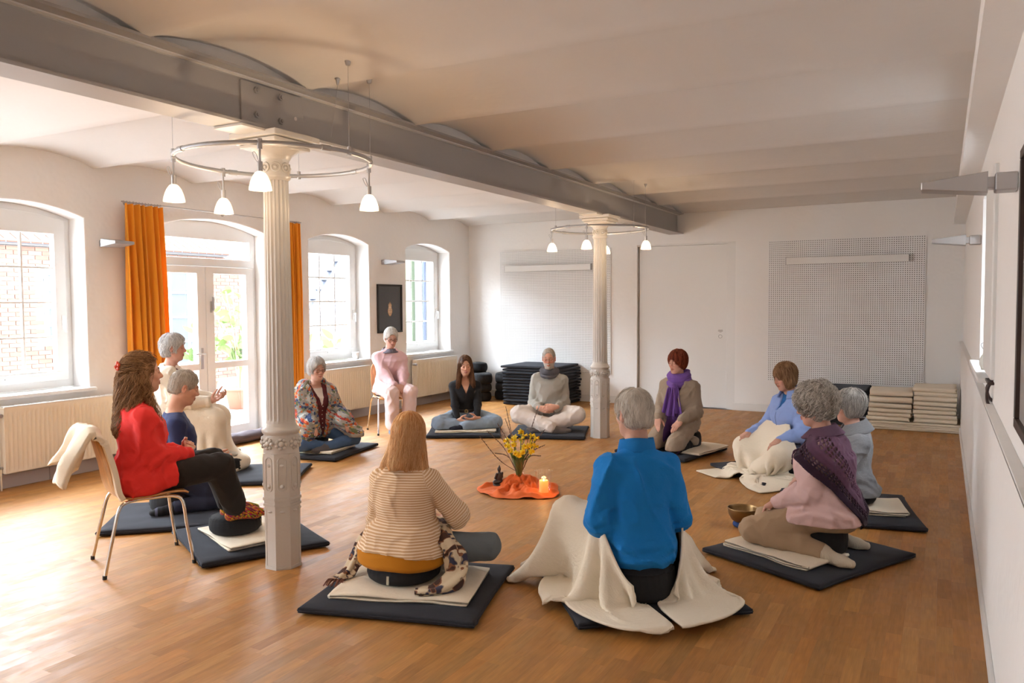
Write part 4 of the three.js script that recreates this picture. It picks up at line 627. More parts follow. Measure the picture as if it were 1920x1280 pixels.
Fig.prototype.body = function () {
  const T = this, o = T.o, sk = T.skin(), hf = headField({ ...o, sex: T.sx });
  const rows = T.rows(-0.006), lf = loft(rows), arms = T.armBones(-0.006, -0.004, 0).flat(), legs = T.kn ? T.legBones(-0.012, -0.008, -0.004).flat() : [];
  const parts = [...arms, ...legs]; const f = (x, y, z) => { let d = lf(x, y, z); for (const p of parts) d = smin(d, p(x, y, z), 0.03); return d; };
  const [lo, hi] = bounds([...T.sh, ...T.el, ...T.wr, ...T.hip, ...(T.kn || []), ...(T.an || []), [0, T.neckTop[1] + 0.02, 0], [0, o.seat - 0.02, -0.2], [0, o.seat + 0.2, 0.2]], 0.11);
  hi[1] = T.neckTop[1] + 0.03;
  const mott = (x, y, z) => 1 + 0.05 * noise(x * 30, y * 30, z * 30);
  const g1 = nets(f, lo, hi, 0.013, { color: (x, y, z) => { const k = mott(x, y, z); return [sk[0] * k, sk[1] * k, sk[2] * k]; } });
  const lips = o.lips || [sk[0] * 0.84, sk[1] * 0.62, sk[2] * 0.62], beard = o.beard;
  const g2 = nets(hf, [-0.1, -0.165, -0.12], [0.1, 0.13, 0.13], 0.0042, { color: (x, y, z) => {
    let c = vmul(sk, mott(x * 1.5, y * 1.5, z * 1.5)); const ck = Math.exp(-(Math.pow((Math.abs(x) - 0.038) / 0.018, 2) + Math.pow((y + 0.028) / 0.02, 2))) * (z > 0 ? 1 : 0), ns = Math.exp(-(x * x + Math.pow(y + 0.028, 2)) / 0.0003) * (z > 0.08 ? 1 : 0), er = Math.abs(x) > 0.07 && y < 0.03 ? 0.5 : 0, r = clamp(0.55 * ck + 0.6 * ns + er) * (o.rosy ?? 1);
    c = [c[0] * (1 + 0.06 * r), c[1] * (1 - 0.22 * r), c[2] * (1 - 0.22 * r)];
    if (z > 0.06) { const d = hf.lip(x, y, z); c = vmix(c, lips, sstep(0.0018, -0.0002, d)); if (Math.abs(y + 0.0638) < 0.0022 && Math.abs(x) < 0.02 && z > 0.074) c = vmul(c, 0.62); }
    if (z > 0.05 && y < 0.012 && y > -0.014) { const e = Math.pow((Math.abs(x) - 0.031) / 0.017, 2) + Math.pow((y - 0.006) / 0.012, 2); if (e < 1) c = [c[0] * 0.93, c[1] * 0.86, c[2] * 0.86]; }
    if (beard) { const bb = sstep(-0.03, -0.05, y) * sstep(-0.01, 0.02, z) * (z > 0.075 && Math.abs(x) < 0.02 && y > -0.075 && y < -0.055 ? 0 : 1) * sstep(-0.145, -0.12, y); c = vmix(c, vmul(beard, 0.85 + 0.3 * noise(x * 200, y * 120, z * 200)), clamp(bb)); }
    return c; } });
  g2.applyMatrix4(T.headM);
  const list = [g1, g2];
  const hands = o.hands || []; hands.forEach((h, i) => { if (!h) return; const [cu, th] = CURL[h.pose || 'rest'], g = place(handGeo(cu, h.thumb || th, h.spread ?? 0.08), frameM(vadd(T.wr[i], h.off || [0, 0, 0]), h.fwd, h.nrm, (T.sx === 'm' ? 1.06 : 0.96) * T.S), i === 1); const c = g.attributes.color; for (let k = 0; k < c.count; k++) c.setXYZ(k, c.getX(k) * sk[0], c.getY(k) * sk[1], c.getZ(k) * sk[2]); list.push(g); });
  const b = mesh('body', mergeGeometries(list.map((g) => { for (const k of Object.keys(g.attributes)) if (!['position', 'normal', 'uv', 'color'].includes(k)) g.deleteAttribute(k); return g; })), skinMat, T.g);
  // brows and lash lines
  const hair = o.browColor || '#5b4636', bm = std(hair, 0.9), lm = std(o.lashColor || '#3a2a24', 0.9);
  for (const s of [-1, 1]) {
    const hp = (x, y) => { let z = 0.115; for (let i = 0; i < 60 && hf(x, y, z) > 0.0004; i++) z -= Math.max(0.0004, hf(x, y, z) * 0.7); return z; };
    if (o.brows !== false) { const P = [[0.013, 0.0265], [0.024, 0.031], [0.036, 0.031], [0.046, 0.025]].map(([x, y]) => [s * x, y, hp(s * x, y)]); const g = tube(P, 0.0026, 12, 6); mesh('eyebrow', g.applyMatrix4(T.headM), bm, T.g); }
    const Q = [[0.018, 0.0015], [0.026, -0.0035], [0.035, -0.004], [0.044, -0.0005]].map(([x, y]) => [s * x, y, hp(s * x, y) + 0.0002]); mesh('eyelash', tube(Q, 0.0013, 12, 5).applyMatrix4(T.headM), lm, T.g);
  }
  return b;
};
// garment over torso and arms. a: ease, hem, neck (cut field, negative = removed), sleeve, mat, amp, name, h
Fig.prototype.top = function (a) {
  const T = this, o = T.o, S = T.S, ease = a.ease ?? 0.012, sl = a.sleeve ?? 1, rows = T.rows(ease).filter((r) => r[0] < o.seat + (a.topY ?? 0.60) * S);
  rows.forEach((r) => { const q = sstep(0.24, 0.10, r[0] - o.seat) * (a.flare ?? 0.010); r[2] += q; r[3] += q; });
  const lf = loft(rows), arms = sl > 0 ? T.armBones(ease + (a.armEase || 0), ease + 0.002 + (a.armEase || 0), (a.cuff ?? 0.008), 0, sl) : [[], []], amp = a.amp ?? 0.006, hemY = o.seat + (a.hem ?? 0.06), k = a.k ?? 0.016;
  const shc = T.sh.map((p) => cone3(vadd(p, [-p[0] * 0.3, 0.012, 0]), p, 0.047 * S + ease * 0.6, 0.047 * S + ease * 0.7)), extra = a.add || [];
  const wob = (x, y, z) => { let w = folds(x, y, z, amp, a.f || 8); // creases gather at the elbows and the waist
    for (const i of [0, 1]) { const dx = x - T.el[i][0], dy = y - T.el[i][1], dz = z - T.el[i][2], q = Math.exp(-(dx * dx + dy * dy + dz * dz) / 0.006); if (q > 0.05) w += q * amp * 0.9 * Math.sin((dx * 60 + dy * 90 - dz * 70) + 2 * noise(x * 20, y * 20, z * 20)); }
    w += amp * 0.55 * Math.exp(-Math.pow((y - hemY - 0.10) / 0.06, 2)) * Math.sin(y * 110 + 6 * noise(x * 6, y * 4, z * 6)) * (0.4 + noise(x * 9 + 4, y * 3, z * 9)); return w; };
  const torso = (x, y, z) => { let d = lf(x, y, z); d = smin(d, shc[0](x, y, z), 0.06); d = smin(d, shc[1](x, y, z), 0.06); for (const e of extra) d = smin(d, e(x, y, z), 0.03); return d; };
  const f = (x, y, z) => { let d = torso(x, y, z); const near = d < 0.16, w = near ? wob(x, y, z) : 0; if (d < 0.05) d -= w;
    if (a.cut) d = smax(d, a.cut(x, y, z), 0.008);
    if (!a.noHem) d = smax(d, hemY + (a.hemFn ? a.hemFn(x, z) : 0) - y, 0.008);
    for (const i of [0, 1]) if (arms[i].length) { let q = smin(arms[i][0](x, y, z), arms[i][1](x, y, z), 0.02); if (q < 0.05) q -= near ? w : wob(x, y, z); d = smin(d, q, k); }
    if (a.neck) d = smax(d, a.neck(x, y, z), 0.006); return d; };
  T.core = torso;
  const [lo, hi] = bounds([...T.sh, ...(sl > 0 ? [...T.el, ...T.wr] : []), [0, hemY - 0.03, -0.2], [0, hemY, 0.22], [0.2, hemY, 0], [-0.2, hemY, 0], ...(a.pts || [])], 0.13); hi[1] = o.seat + (a.maxY ?? 0.66) * S;
  const aUV = a.stripeUV ? (x, y, z) => { let best = lf(x, y, z) - 0.004, u = [Math.atan2(x, z) * 0.16, y]; for (const i of [0, 1]) for (const q of [0, 1]) { const d = arms[i][q](x, y, z); if (d < best) { best = d; const A = q ? T.el[i] : T.sh[i], B = q ? T.wr[i] : T.el[i], ax = vnor(vsub(B, A)); u = [Math.atan2(x - A[0], z - A[2]) * 0.05, vdot(vsub([x, y, z], A), ax) * (1)]; } } return u; } : a.uv;
  const m = mesh(a.name, nets(f, lo, hi, a.h || 0.009, { uv: aUV, color: a.color, amp: 0.01 }), a.mat, T.g); m.userData.field = undefined; delete m.userData.field; T.lastField = f; if (a.label) m.userData.label = a.label; return m;
};
Fig.prototype.neckCrew = function (y, tilt = 0.35, r = 0.075) { const T = this, Y = T.o.seat + y * T.S, zc = T.neckTop[2] - 0.02; return (px, py, pz) => py - Y - tilt * -(pz - zc) * 1 - 0.0 * r; }; // positive above the neckline
Fig.prototype.trousers = function (a) {
  const T = this, o = T.o, S = T.S, e = a.ease ?? 0.012, rows = T.rows(e, -1, a.waist ?? 0.24), lf = loft(rows), L = T.legBones(e, e + (a.kneeEase || 0.004), a.cuff ?? 0.012, a.to ?? 1), amp = a.amp ?? 0.006, extra = a.add || [];
  const f = (x, y, z) => { let d = lf(x, y, z); for (const i of [0, 1]) d = smin(d, smin(L[i][0](x, y, z), L[i][1](x, y, z), 0.02), 0.03); for (const q of extra) d = smin(d, q(x, y, z), 0.03);
    if (d < 0.05 && d > -0.06) { d -= folds(x, y, z, amp, a.f || 9); for (const i of [0, 1]) { const dx = x - T.kn[i][0], dy = y - T.kn[i][1], dz = z - T.kn[i][2], q = Math.exp(-(dx * dx + dy * dy + dz * dz) / 0.009); if (q > 0.05) d -= q * amp * 0.7 * Math.sin(dx * 70 - dy * 50 + dz * 70); } } 
    d = Math.max(d, y - (o.seat + (a.waist ?? 0.24))); if (a.floor !== undefined) d = smax(d, a.floor - y, 0.02); if (a.cut) d = Math.max(d, a.cut(x, y, z)); return d; };
  const [lo, hi] = bounds([...T.hip, ...T.kn, ...T.an, [0, o.seat, -0.2], [0.2, o.seat, 0], [-0.2, o.seat, 0.1], ...(a.pts || [])], 0.15); hi[1] = Math.max(hi[1] - 0.05, o.seat + (a.waist ?? 0.24) + 0.03);
  const m = mesh(a.name || 'trousers', nets(f, lo, hi, a.h || 0.0095, { amp: 0.01, color: a.color }), a.mat, T.g); if (a.label) m.userData.label = a.label; return m;
};
Fig.prototype.sock = function (i, mat, name = 'sock', o2 = {}) {
  const T = this, A = T.an[i], t = T.toe[i], d = vnor(vsub(t, A)), r = (o2.r || 1) * T.S, heel = vadd(A, vadd(vmul(d, -0.035), o2.heel || [0, -0.035, 0]));
  const sh = vnor(vsub(T.kn[i], A)), ball_ = vmix(heel, t, 0.72);
  const f = union([cone3(vadd(A, vmul(sh, o2.up || 0.09)), A, 0.041 * r, 0.036 * r), cone3(A, heel, 0.036 * r, 0.031 * r), cone3(heel, ball_, 0.030 * r, 0.033 * r), cone3(A, ball_, 0.034 * r, 0.028 * r), cone3(vadd(ball_, [0.012, 0, 0]), vadd(t, [0.012, 0, 0]), 0.028 * r, 0.019 * r), cone3(vadd(ball_, [-0.012, 0, 0]), vadd(t, [-0.014, 0, 0]), 0.027 * r, 0.017 * r)], 0.022);
  const fl = o2.floor; const F = (x, y, z) => { let q = f(x, y, z) - folds(x, y, z, 0.0015, 16); if (fl !== undefined) q = smax(q, fl - y, 0.008); return q; };
  const [lo, hi] = bounds([A, heel, t, vadd(A, vmul(sh, o2.up || 0.09))], 0.06); return mesh(name, nets(F, lo, hi, 0.007, { color: o2.color, uv: o2.uv }), mat, T.g);
};
// ---- hair ----
function strandGeo(list, col) { // list of {pts, r}; three-sided tapered tubes in one geometry
  const P = [], I = [], C = [];
  for (const s of list) {
    const n = s.pts.length, base = P.length / 3, sides = 3; let u = null;
    for (let i = 0; i < n; i++) {
      const a = s.pts[Math.max(0, i - 1)], b = s.pts[Math.min(n - 1, i + 1)], t = vnor(vsub(b, a)); if (!u) u = vnor(Math.abs(t[1]) < 0.9 ? [t[2], 0, -t[0]] : [1, 0, 0]); u = vnor(vsub(u, vmul(t, vdot(u, t)))); const w = [t[1] * u[2] - t[2] * u[1], t[2] * u[0] - t[0] * u[2], t[0] * u[1] - t[1] * u[0]];
      const q = i / (n - 1), r = s.r * (q < 0.15 ? 0.6 + q * 2.6 : 1 - 0.75 * Math.pow((q - 0.15) / 0.85, 2));
      for (let k = 0; k < sides; k++) { const an = k / sides * 6.28318, c = Math.cos(an) * r, e = Math.sin(an) * r; P.push(s.pts[i][0] + u[0] * c + w[0] * e, s.pts[i][1] + u[1] * c + w[1] * e, s.pts[i][2] + u[2] * c + w[2] * e); C.push(...s.c); }
    }
    for (let i = 0; i < n - 1; i++) for (let k = 0; k < sides; k++) { const a = base + i * sides + k, b = base + i * sides + (k + 1) % sides; I.push(a, b, a + sides, b, b + sides, a + sides); }
  }
  const g = new THREE.BufferGeometry(); g.setAttribute('position', new THREE.Float32BufferAttribute(P, 3)); g.setAttribute('color', new THREE.Float32BufferAttribute(C, 3)); g.setAttribute('uv', new THREE.Float32BufferAttribute(new Float32Array(P.length / 3 * 2), 2)); g.setIndex(I); g.computeVertexNormals(); return g;
}
const hairMat = new THREE.MeshPhysicalMaterial({ color: 0xffffff, vertexColors: true, roughness: 0.5, specularIntensity: 0.5 });
// a: vol (field in head space), lo, hi, c1, c2 (colours), n strands, flow(p)->dir, len, r, curl
Fig.prototype.hair = function (a) {
  const T = this, c1 = srgb(a.c1), c2 = srgb(a.c2), mixc = (t) => [lerp(c1.r, c2.r, t), lerp(c1.g, c2.g, t), lerp(c1.b, c2.b, t)], h = a.h || 0.006, fr = a.fr || 90;
  const f = (x, y, z) => { const d = a.vol(x, y, z); if (d > 0.03 || d < -0.03) return d; const an = Math.atan2(x, z + 0.02); return d - (a.amp ?? 0.003) * (0.6 * noise(an * 9, y * 14, 3) + 0.5 * noise(x * fr, y * fr * (a.streak ?? 0.25), z * fr)); };
  const base = nets(f, a.lo, a.hi, h, { amp: 0.006, color: (x, y, z) => mixc(clamp(0.32 + 0.5 * noise(x * 60, y * 12, z * 60) + 0.3 * noise(x * 25, y * 25, z * 25))) });
  const L = [], Pp = base.attributes.position, N = base.attributes.normal, E = 0.002; let s0 = seed; seed = a.seed || 11;
  const vol = a.vol, grad = (p) => vnor([vol(p[0] + E, p[1], p[2]) - vol(p[0] - E, p[1], p[2]), vol(p[0], p[1] + E, p[2]) - vol(p[0], p[1] - E, p[2]), vol(p[0], p[1], p[2] + E) - vol(p[0], p[1], p[2] - E)]);
  for (let i = 0; i < a.n; i++) {
    const v = Math.floor(rnd() * Pp.count); let p = [Pp.getX(v), Pp.getY(v), Pp.getZ(v)]; if (a.start && !a.start(p)) continue;
    const pts = [], steps = a.steps || 9, ds = a.len * rr(0.6, 1.15) / steps, lift = rr(0.0, a.lift ?? 0.004), ph = rr(0, 6.28), cu = (a.curl || 0) * rr(0.6, 1.3), cf = (a.curlF || 3) * rr(0.8, 1.2); let kx = rr(-1, 1) * 0.25, kz = rr(-1, 1) * 0.25;
    for (let k = 0; k <= steps; k++) {
      const g = grad(p), d = vol(...p), q = k / steps, fall = q * (a.flare || 0); p = vadd(p, vmul(g, -d + lift + fall * 0.01));
      let dir = a.flow(p, g); dir = vadd(dir, [kx, 0, kz]); dir = vnor(vsub(dir, vmul(g, vdot(dir, g))));
      const side = [dir[1] * g[2] - dir[2] * g[1], dir[2] * g[0] - dir[0] * g[2], dir[0] * g[1] - dir[1] * g[0]], sw = Math.sin(ph + q * cf * 6.28) * cu, sg = Math.cos(ph + q * cf * 6.28) * cu * 0.6;
      const np_ = vadd(p, vadd(vmul(side, sw), vmul(g, sg))); if (a.block && a.block(...np_) < 0) break; pts.push(np_); p = vadd(p, vmul(dir, ds));
    }
    if (pts.length > 2) L.push({ pts, r: a.r * rr(0.6, 1.25), c: mixc(clamp(rnd() * 1.1)) });
  }
  seed = s0; const sg = strandGeo(L); for (const g of [base, sg]) for (const k of Object.keys(g.attributes)) if (!['position', 'normal', 'uv', 'color'].includes(k)) g.deleteAttribute(k);
  const m = mergeGeometries([base, sg]); m.applyMatrix4(T.headM); return mesh('hair', m, hairMat, T.g);
};
const CAP = (t, back = 0) => ell([0, 0.034, -0.015 - back * 0.5], [0.0735 + t, 0.090 + t * 1.05, 0.094 + t + back * 0.5]);
const EARS = [-1, 1].map((s) => ell([s * 0.078, -0.008, 0.0], [0.02, 0.034, 0.022]));
function shortHair(t = 0.012, hairline = 0.075, nape = -0.075, tempX = 0.0) {
  const cap = CAP(t), back = ell([0, -0.03, -0.05], [0.066 + t * 0.5, 0.07, 0.058 + t * 0.4]), face = ell([0, hairline - 0.125, 0.105], [0.072 + tempX, 0.125, 0.085]);
  return (x, y, z) => { let d = smin(cap(x, y, z), back(x, y, z), 0.02); d = smax(d, -face(x, y, z), 0.012); d = smax(d, -EARS[0](x, y, z), 0.008); d = smax(d, -EARS[1](x, y, z), 0.008); d = smax(d, (nape - y) * 0.8 + Math.max(0, z) * 0.5, 0.02); d = smax(d, z - 0.03 + Math.max(0, y - 0.0) * -1.2 - 0.01, 0.01); return d; };
}
const downFlow = (p) => { const crown = [0, 0.125, -0.045], d = vsub(p, crown); return vnor([d[0] * 1.0, -0.05 - 0.6 * (p[1] < 0.09 ? 1 : 0), d[2] * 1.0]); };
// spectacles in head space
Fig.prototype.glasses = function (color, r = 0.021, thick = 0.0022, wide = 1.2) {
  const T = this, m = std(color, 0.35), p = group('glasses', T.g), rims = [];
  for (const s of [-1, 1]) { const q = norm(new THREE.TorusGeometry(r, thick, 8, 24)); q.scale(wide, 0.92, 1); q.rotateY(s * 0.12); q.translate(s * 0.033, -0.001, 0.094); rims.push(q, tube([[s * (0.033 + r * wide), 0.006, 0.089], [s * 0.072, 0.008, 0.05], [s * 0.078, 0.006, 0.005], [s * 0.077, -0.008, -0.012]], thick * 0.9, 14, 6)); const L = norm(new THREE.CircleGeometry(r, 20)); L.scale(wide, 0.92, 1); L.rotateY(s * 0.12); L.translate(s * 0.033, -0.001, 0.094); mesh('lens', L.applyMatrix4(T.headM), M.glass, p); }
  rims.push(tube([[-0.010, 0.004, 0.097], [0, 0.008, 0.1], [0.010, 0.004, 0.097]], thick, 8, 6)); mesh('spectacle_frame', join(rims).applyMatrix4(T.headM), m, p);
};
// ---------- soft things: sheets with thickness, cloth settled on what it lies on ----------
function sheet(pos, nu, nv, th, uvs = [1, 1]) { // pos: flat array (nu+1)*(nv+1)*3
  const W = nu + 1, n = W * (nv + 1), g0 = new THREE.BufferGeometry(), I0 = [];
  for (let j = 0; j < nv; j++) for (let i = 0; i < nu; i++) { const a = j * W + i; I0.push(a, a + 1, a + W, a + 1, a + W + 1, a + W); }
  g0.setAttribute('position', new THREE.Float32BufferAttribute(pos, 3)); g0.setIndex(I0); g0.computeVertexNormals(); const N = g0.attributes.normal, P = new Float32Array(n * 6), U = new Float32Array(n * 4), I = [];
  for (let i = 0; i < n; i++) { for (let k = 0; k < 3; k++) { const nn = N.array[i * 3 + k] * th / 2; P[i * 3 + k] = pos[i * 3 + k] + nn; P[(n + i) * 3 + k] = pos[i * 3 + k] - nn; } const u = (i % W) / nu * uvs[0], v = Math.floor(i / W) / nv * uvs[1]; U[i * 2] = U[(n + i) * 2] = u; U[i * 2 + 1] = U[(n + i) * 2 + 1] = v; }
  for (let t = 0; t < I0.length; t += 3) { I.push(I0[t], I0[t + 1], I0[t + 2], n + I0[t], n + I0[t + 2], n + I0[t + 1]); }
  const edge = (a, b) => I.push(a, n + a, b, b, n + a, n + b);
  for (let i = 0; i < nu; i++) { edge(i, i + 1); edge(nv * W + i + 1, nv * W + i); } for (let j = 0; j < nv; j++) { edge((j + 1) * W, j * W); edge(j * W + nu, (j + 1) * W + nu); }
  const g = new THREE.BufferGeometry(); g.setAttribute('position', new THREE.BufferAttribute(P, 3)); g.setAttribute('uv', new THREE.BufferAttribute(U, 2)); g.setIndex(I); g.computeVertexNormals(); return g;
}
const sheetFn = (fn, nu, nv, th, uvs) => { const p = []; for (let j = 0; j <= nv; j++) for (let i = 0; i <= nu; i++) p.push(...fn(i / nu, j / nv)); return sheet(p, nu, nv, th, uvs); };
// position-based cloth: start(u, v) -> point, rest(u, v) -> point of the unstretched cloth, field: what it falls on
function settle(a) {
  const { nu, nv, start, rest, field, floor } = a, W = nu + 1, n = W * (nv + 1), P = new Float64Array(n * 3), Q = new Float64Array(n * 3), R = [], pin = new Uint8Array(n), C = [];
  for (let j = 0; j <= nv; j++) for (let i = 0; i <= nu; i++) { const k = j * W + i, s = start(i / nu, j / nv); for (let c = 0; c < 3; c++) P[k * 3 + c] = Q[k * 3 + c] = s[c]; R.push(rest(i / nu, j / nv)); if (a.pin && a.pin(i / nu, j / nv)) pin[k] = 1; }
  const add = (p, q, w) => C.push([p, q, vlen(vsub(R[p], R[q])), w]);
  for (let j = 0; j <= nv; j++) for (let i = 0; i <= nu; i++) { const k = j * W + i; if (i < nu) add(k, k + 1, 1); if (j < nv) add(k, k + W, 1); if (i < nu && j < nv) { add(k, k + W + 1, 0.6); add(k + 1, k + W, 0.6); } if (i < nu - 1) add(k, k + 2, a.bend ?? 0.25); if (j < nv - 1) add(k, k + 2 * W, a.bend ?? 0.25); }
  const th = a.th || 0.008, E = 0.004, g = -0.0016;
  for (let it = 0; it < (a.steps || 160); it++) {
    for (let k = 0; k < n; k++) { if (pin[k]) continue; for (let c = 0; c < 3; c++) { const p = P[k * 3 + c], v = (p - Q[k * 3 + c]) * 0.94; Q[k * 3 + c] = p; P[k * 3 + c] = p + v + (c === 1 ? g : 0); } if (a.push) { const q = a.push(P[k * 3], P[k * 3 + 1], P[k * 3 + 2], it); P[k * 3] += q[0]; P[k * 3 + 1] += q[1]; P[k * 3 + 2] += q[2]; } }
    for (let s = 0; s < 4; s++) for (const [p, q, L, w] of C) { const dx = P[q * 3] - P[p * 3], dy = P[q * 3 + 1] - P[p * 3 + 1], dz = P[q * 3 + 2] - P[p * 3 + 2], d = Math.sqrt(dx * dx + dy * dy + dz * dz) || 1e-9, m = (d - L) / d * 0.5 * w, wp = pin[p] ? 0 : pin[q] ? 2 : 1, wq = pin[q] ? 0 : pin[p] ? 2 : 1; P[p * 3] += dx * m * wp; P[p * 3 + 1] += dy * m * wp; P[p * 3 + 2] += dz * m * wp; P[q * 3] -= dx * m * wq; P[q * 3 + 1] -= dy * m * wq; P[q * 3 + 2] -= dz * m * wq; }
    for (let k = 0; k < n; k++) { if (pin[k]) continue; const x = P[k * 3], y = P[k * 3 + 1], z = P[k * 3 + 2], fl = (floor ? floor(x, z) : 0) + th; const d = field(x, y, z) - th; let hit = 0;
      if (d < 0) { let gx = field(x + E, y, z) - d - th, gy = field(x, y + E, z) - d - th, gz = field(x, y, z + E) - d - th; const l = Math.hypot(gx, gy, gz) || 1; P[k * 3] -= gx / l * d; P[k * 3 + 1] -= gy / l * d; P[k * 3 + 2] -= gz / l * d; hit = 1; }
      if (P[k * 3 + 1] < fl) { P[k * 3 + 1] = fl; hit = 1; } if (hit) for (let c = 0; c < 3; c++) Q[k * 3 + c] = lerp(Q[k * 3 + c], P[k * 3 + c], 0.6); }
  }
  for (let s = 0; s < 2; s++) { const S = P.slice(); for (let j = 1; j < nv; j++) for (let i = 1; i < nu; i++) { const k = j * W + i; for (let c = 0; c < 3; c++) P[k * 3 + c] = 0.5 * S[k * 3 + c] + 0.125 * (S[(k - 1) * 3 + c] + S[(k + 1) * 3 + c] + S[(k - W) * 3 + c] + S[(k + W) * 3 + c]); } }
  return sheet(Array.from(P), nu, nv, a.thick || 0.008, a.uvs || [1.5, 1.5]);
}
const M2 = {
  mat: fabric('#23252d', { bumpScale: 0.001, sheen: 0.35, sheenColor: new THREE.Color(0.35, 0.4, 0.5) }), zafu: fabric('#19191c', { sheen: 0.2 }), cream: felt('#e9dcc6'), creamD: felt('#e8dcc8'), tagM: std('#b9b09a', 0.8),
};
function matGeo(w, d, t, sd = 0) {
  const n = 22, P = [], I = [], W = n + 1, o = W * W, edge = (u) => Math.pow(1 - Math.pow(Math.abs(u), 8), 0.5), s = (q) => Math.sign(q) * (1 - Math.pow(1 - Math.abs(q), 1.6));
  for (const top of [1, 0]) for (let j = 0; j <= n; j++) for (let i = 0; i <= n; i++) { const u = s(i / n * 2 - 1), v = s(j / n * 2 - 1), e = Math.min(edge(u), edge(v)), k = 0.55 + 0.45 * e;
    const pu = 1 - 0.02 * (Math.abs(u) > 0.96 ? 1 - v * v : 0), pv = 1 - 0.02 * (Math.abs(v) > 0.96 ? 1 - u * u : 0), cr = 0.0035 * noise(u * 3 + sd, v * 3, 1) + 0.002 * ridge(u * 6 + sd, v * 5, 2);
    P.push(u * w / 2 * pu, top ? t * (0.42 + 0.58 * k) + cr * e : t * 0.28 * (1 - e), v * d / 2 * pv); }
  for (let j = 0; j < n; j++) for (let i = 0; i < n; i++) { const a = j * W + i; I.push(a, a + W, a + 1, a + 1, a + W, a + W + 1, o + a, o + a + 1, o + a + W, o + a + 1, o + a + W + 1, o + a + W); }
  const e = (a, b) => I.push(a, b, o + a, b, o + b, o + a); for (let i = 0; i < n; i++) { e(i, i + 1); e(n * W + i + 1, n * W + i); e((i + 1) * W, i * W); e(i * W + n, (i + 1) * W + n); }
  const g = new THREE.BufferGeometry(); g.setAttribute('position', new THREE.Float32BufferAttribute(P, 3)); g.setAttribute('uv', new THREE.Float32BufferAttribute(P.flatMap((_, k) => k % 3 === 0 ? [P[k], P[k + 2]] : []), 2)); g.setIndex(I); g.computeVertexNormals(); return g;
}
function mat(label, x, z, turn, w = 0.86, d = 0.82, t = 0.05, y = 0, grp) {
  const g = thing('meditation_mat', label, 'floor mat', [x, y, z], turn, grp); mesh('mat_cover', matGeo(w, d, t, x * 3 + z), M2.mat, g);
  const loop = [[-1, -1], [1, -1], [1, 1], [-1, 1], [-1, -1]].flatMap(([a, b], i, A) => i < 4 ? Array.from({ length: 8 }, (_, k) => { const q = k / 8, u = lerp(a, A[i + 1][0], q), v = lerp(b, A[i + 1][1], q); return [u * w / 2 * (1 - 0.02 * (Math.abs(u) > 0.96 ? 1 - v * v : 0)), t * 0.5, v * d / 2 * (1 - 0.02 * (Math.abs(v) > 0.96 ? 1 - u * u : 0))]; }) : []);
  mesh('piping', tube(loop, 0.004, 96, 5, true), M2.mat, g); return g;
}
function zafuGeo(r, h) {
  const g = new THREE.LatheGeometry([[0, 0], [0.7, 0], [0.88, 0.04], [0.97, 0.2], [1, 0.45], [0.97, 0.7], [0.9, 0.9], [0.78, 0.985], [0.4, 1.0], [0, 0.97]].map(([a, b]) => new THREE.Vector2(a * r, b * h)), 96);
  const P = g.attributes.position; for (let i = 0; i < P.count; i++) { const x = P.getX(i), y = P.getY(i), z = P.getZ(i), a = Math.atan2(x, z), q = y / h, k = 1 + 0.018 * Math.sin(a * 30) * Math.exp(-Math.pow((q - 0.85) / 0.25, 2)) + 0.012 * Math.sin(a * 3 + 1); P.setXYZ(i, x * k, y * (1 + 0.03 * Math.sin(a * 2)), z * k); } g.computeVertexNormals(); return g;
}
function zafu(label, x, z, y, r, h, turn = 0, tagged, grp) {
  const g = thing('meditation_cushion', label, 'cushion', [x, y, z], turn, grp); mesh('cushion_cover', zafuGeo(r, h), M2.zafu, g);
  mesh('piping', join([norm(new THREE.TorusGeometry(r * 0.93, 0.004, 6, 64)).rotateX(Math.PI / 2).translate(0, h * 0.83, 0)]), M2.zafu, g);
  if (tagged) { mesh('care_tag', box(0.014, 0.045, 0.004, [0, h * 0.42, r * 1.005], [-0.1, 0, 0]), M2.tagM, g); }
  return g;
}
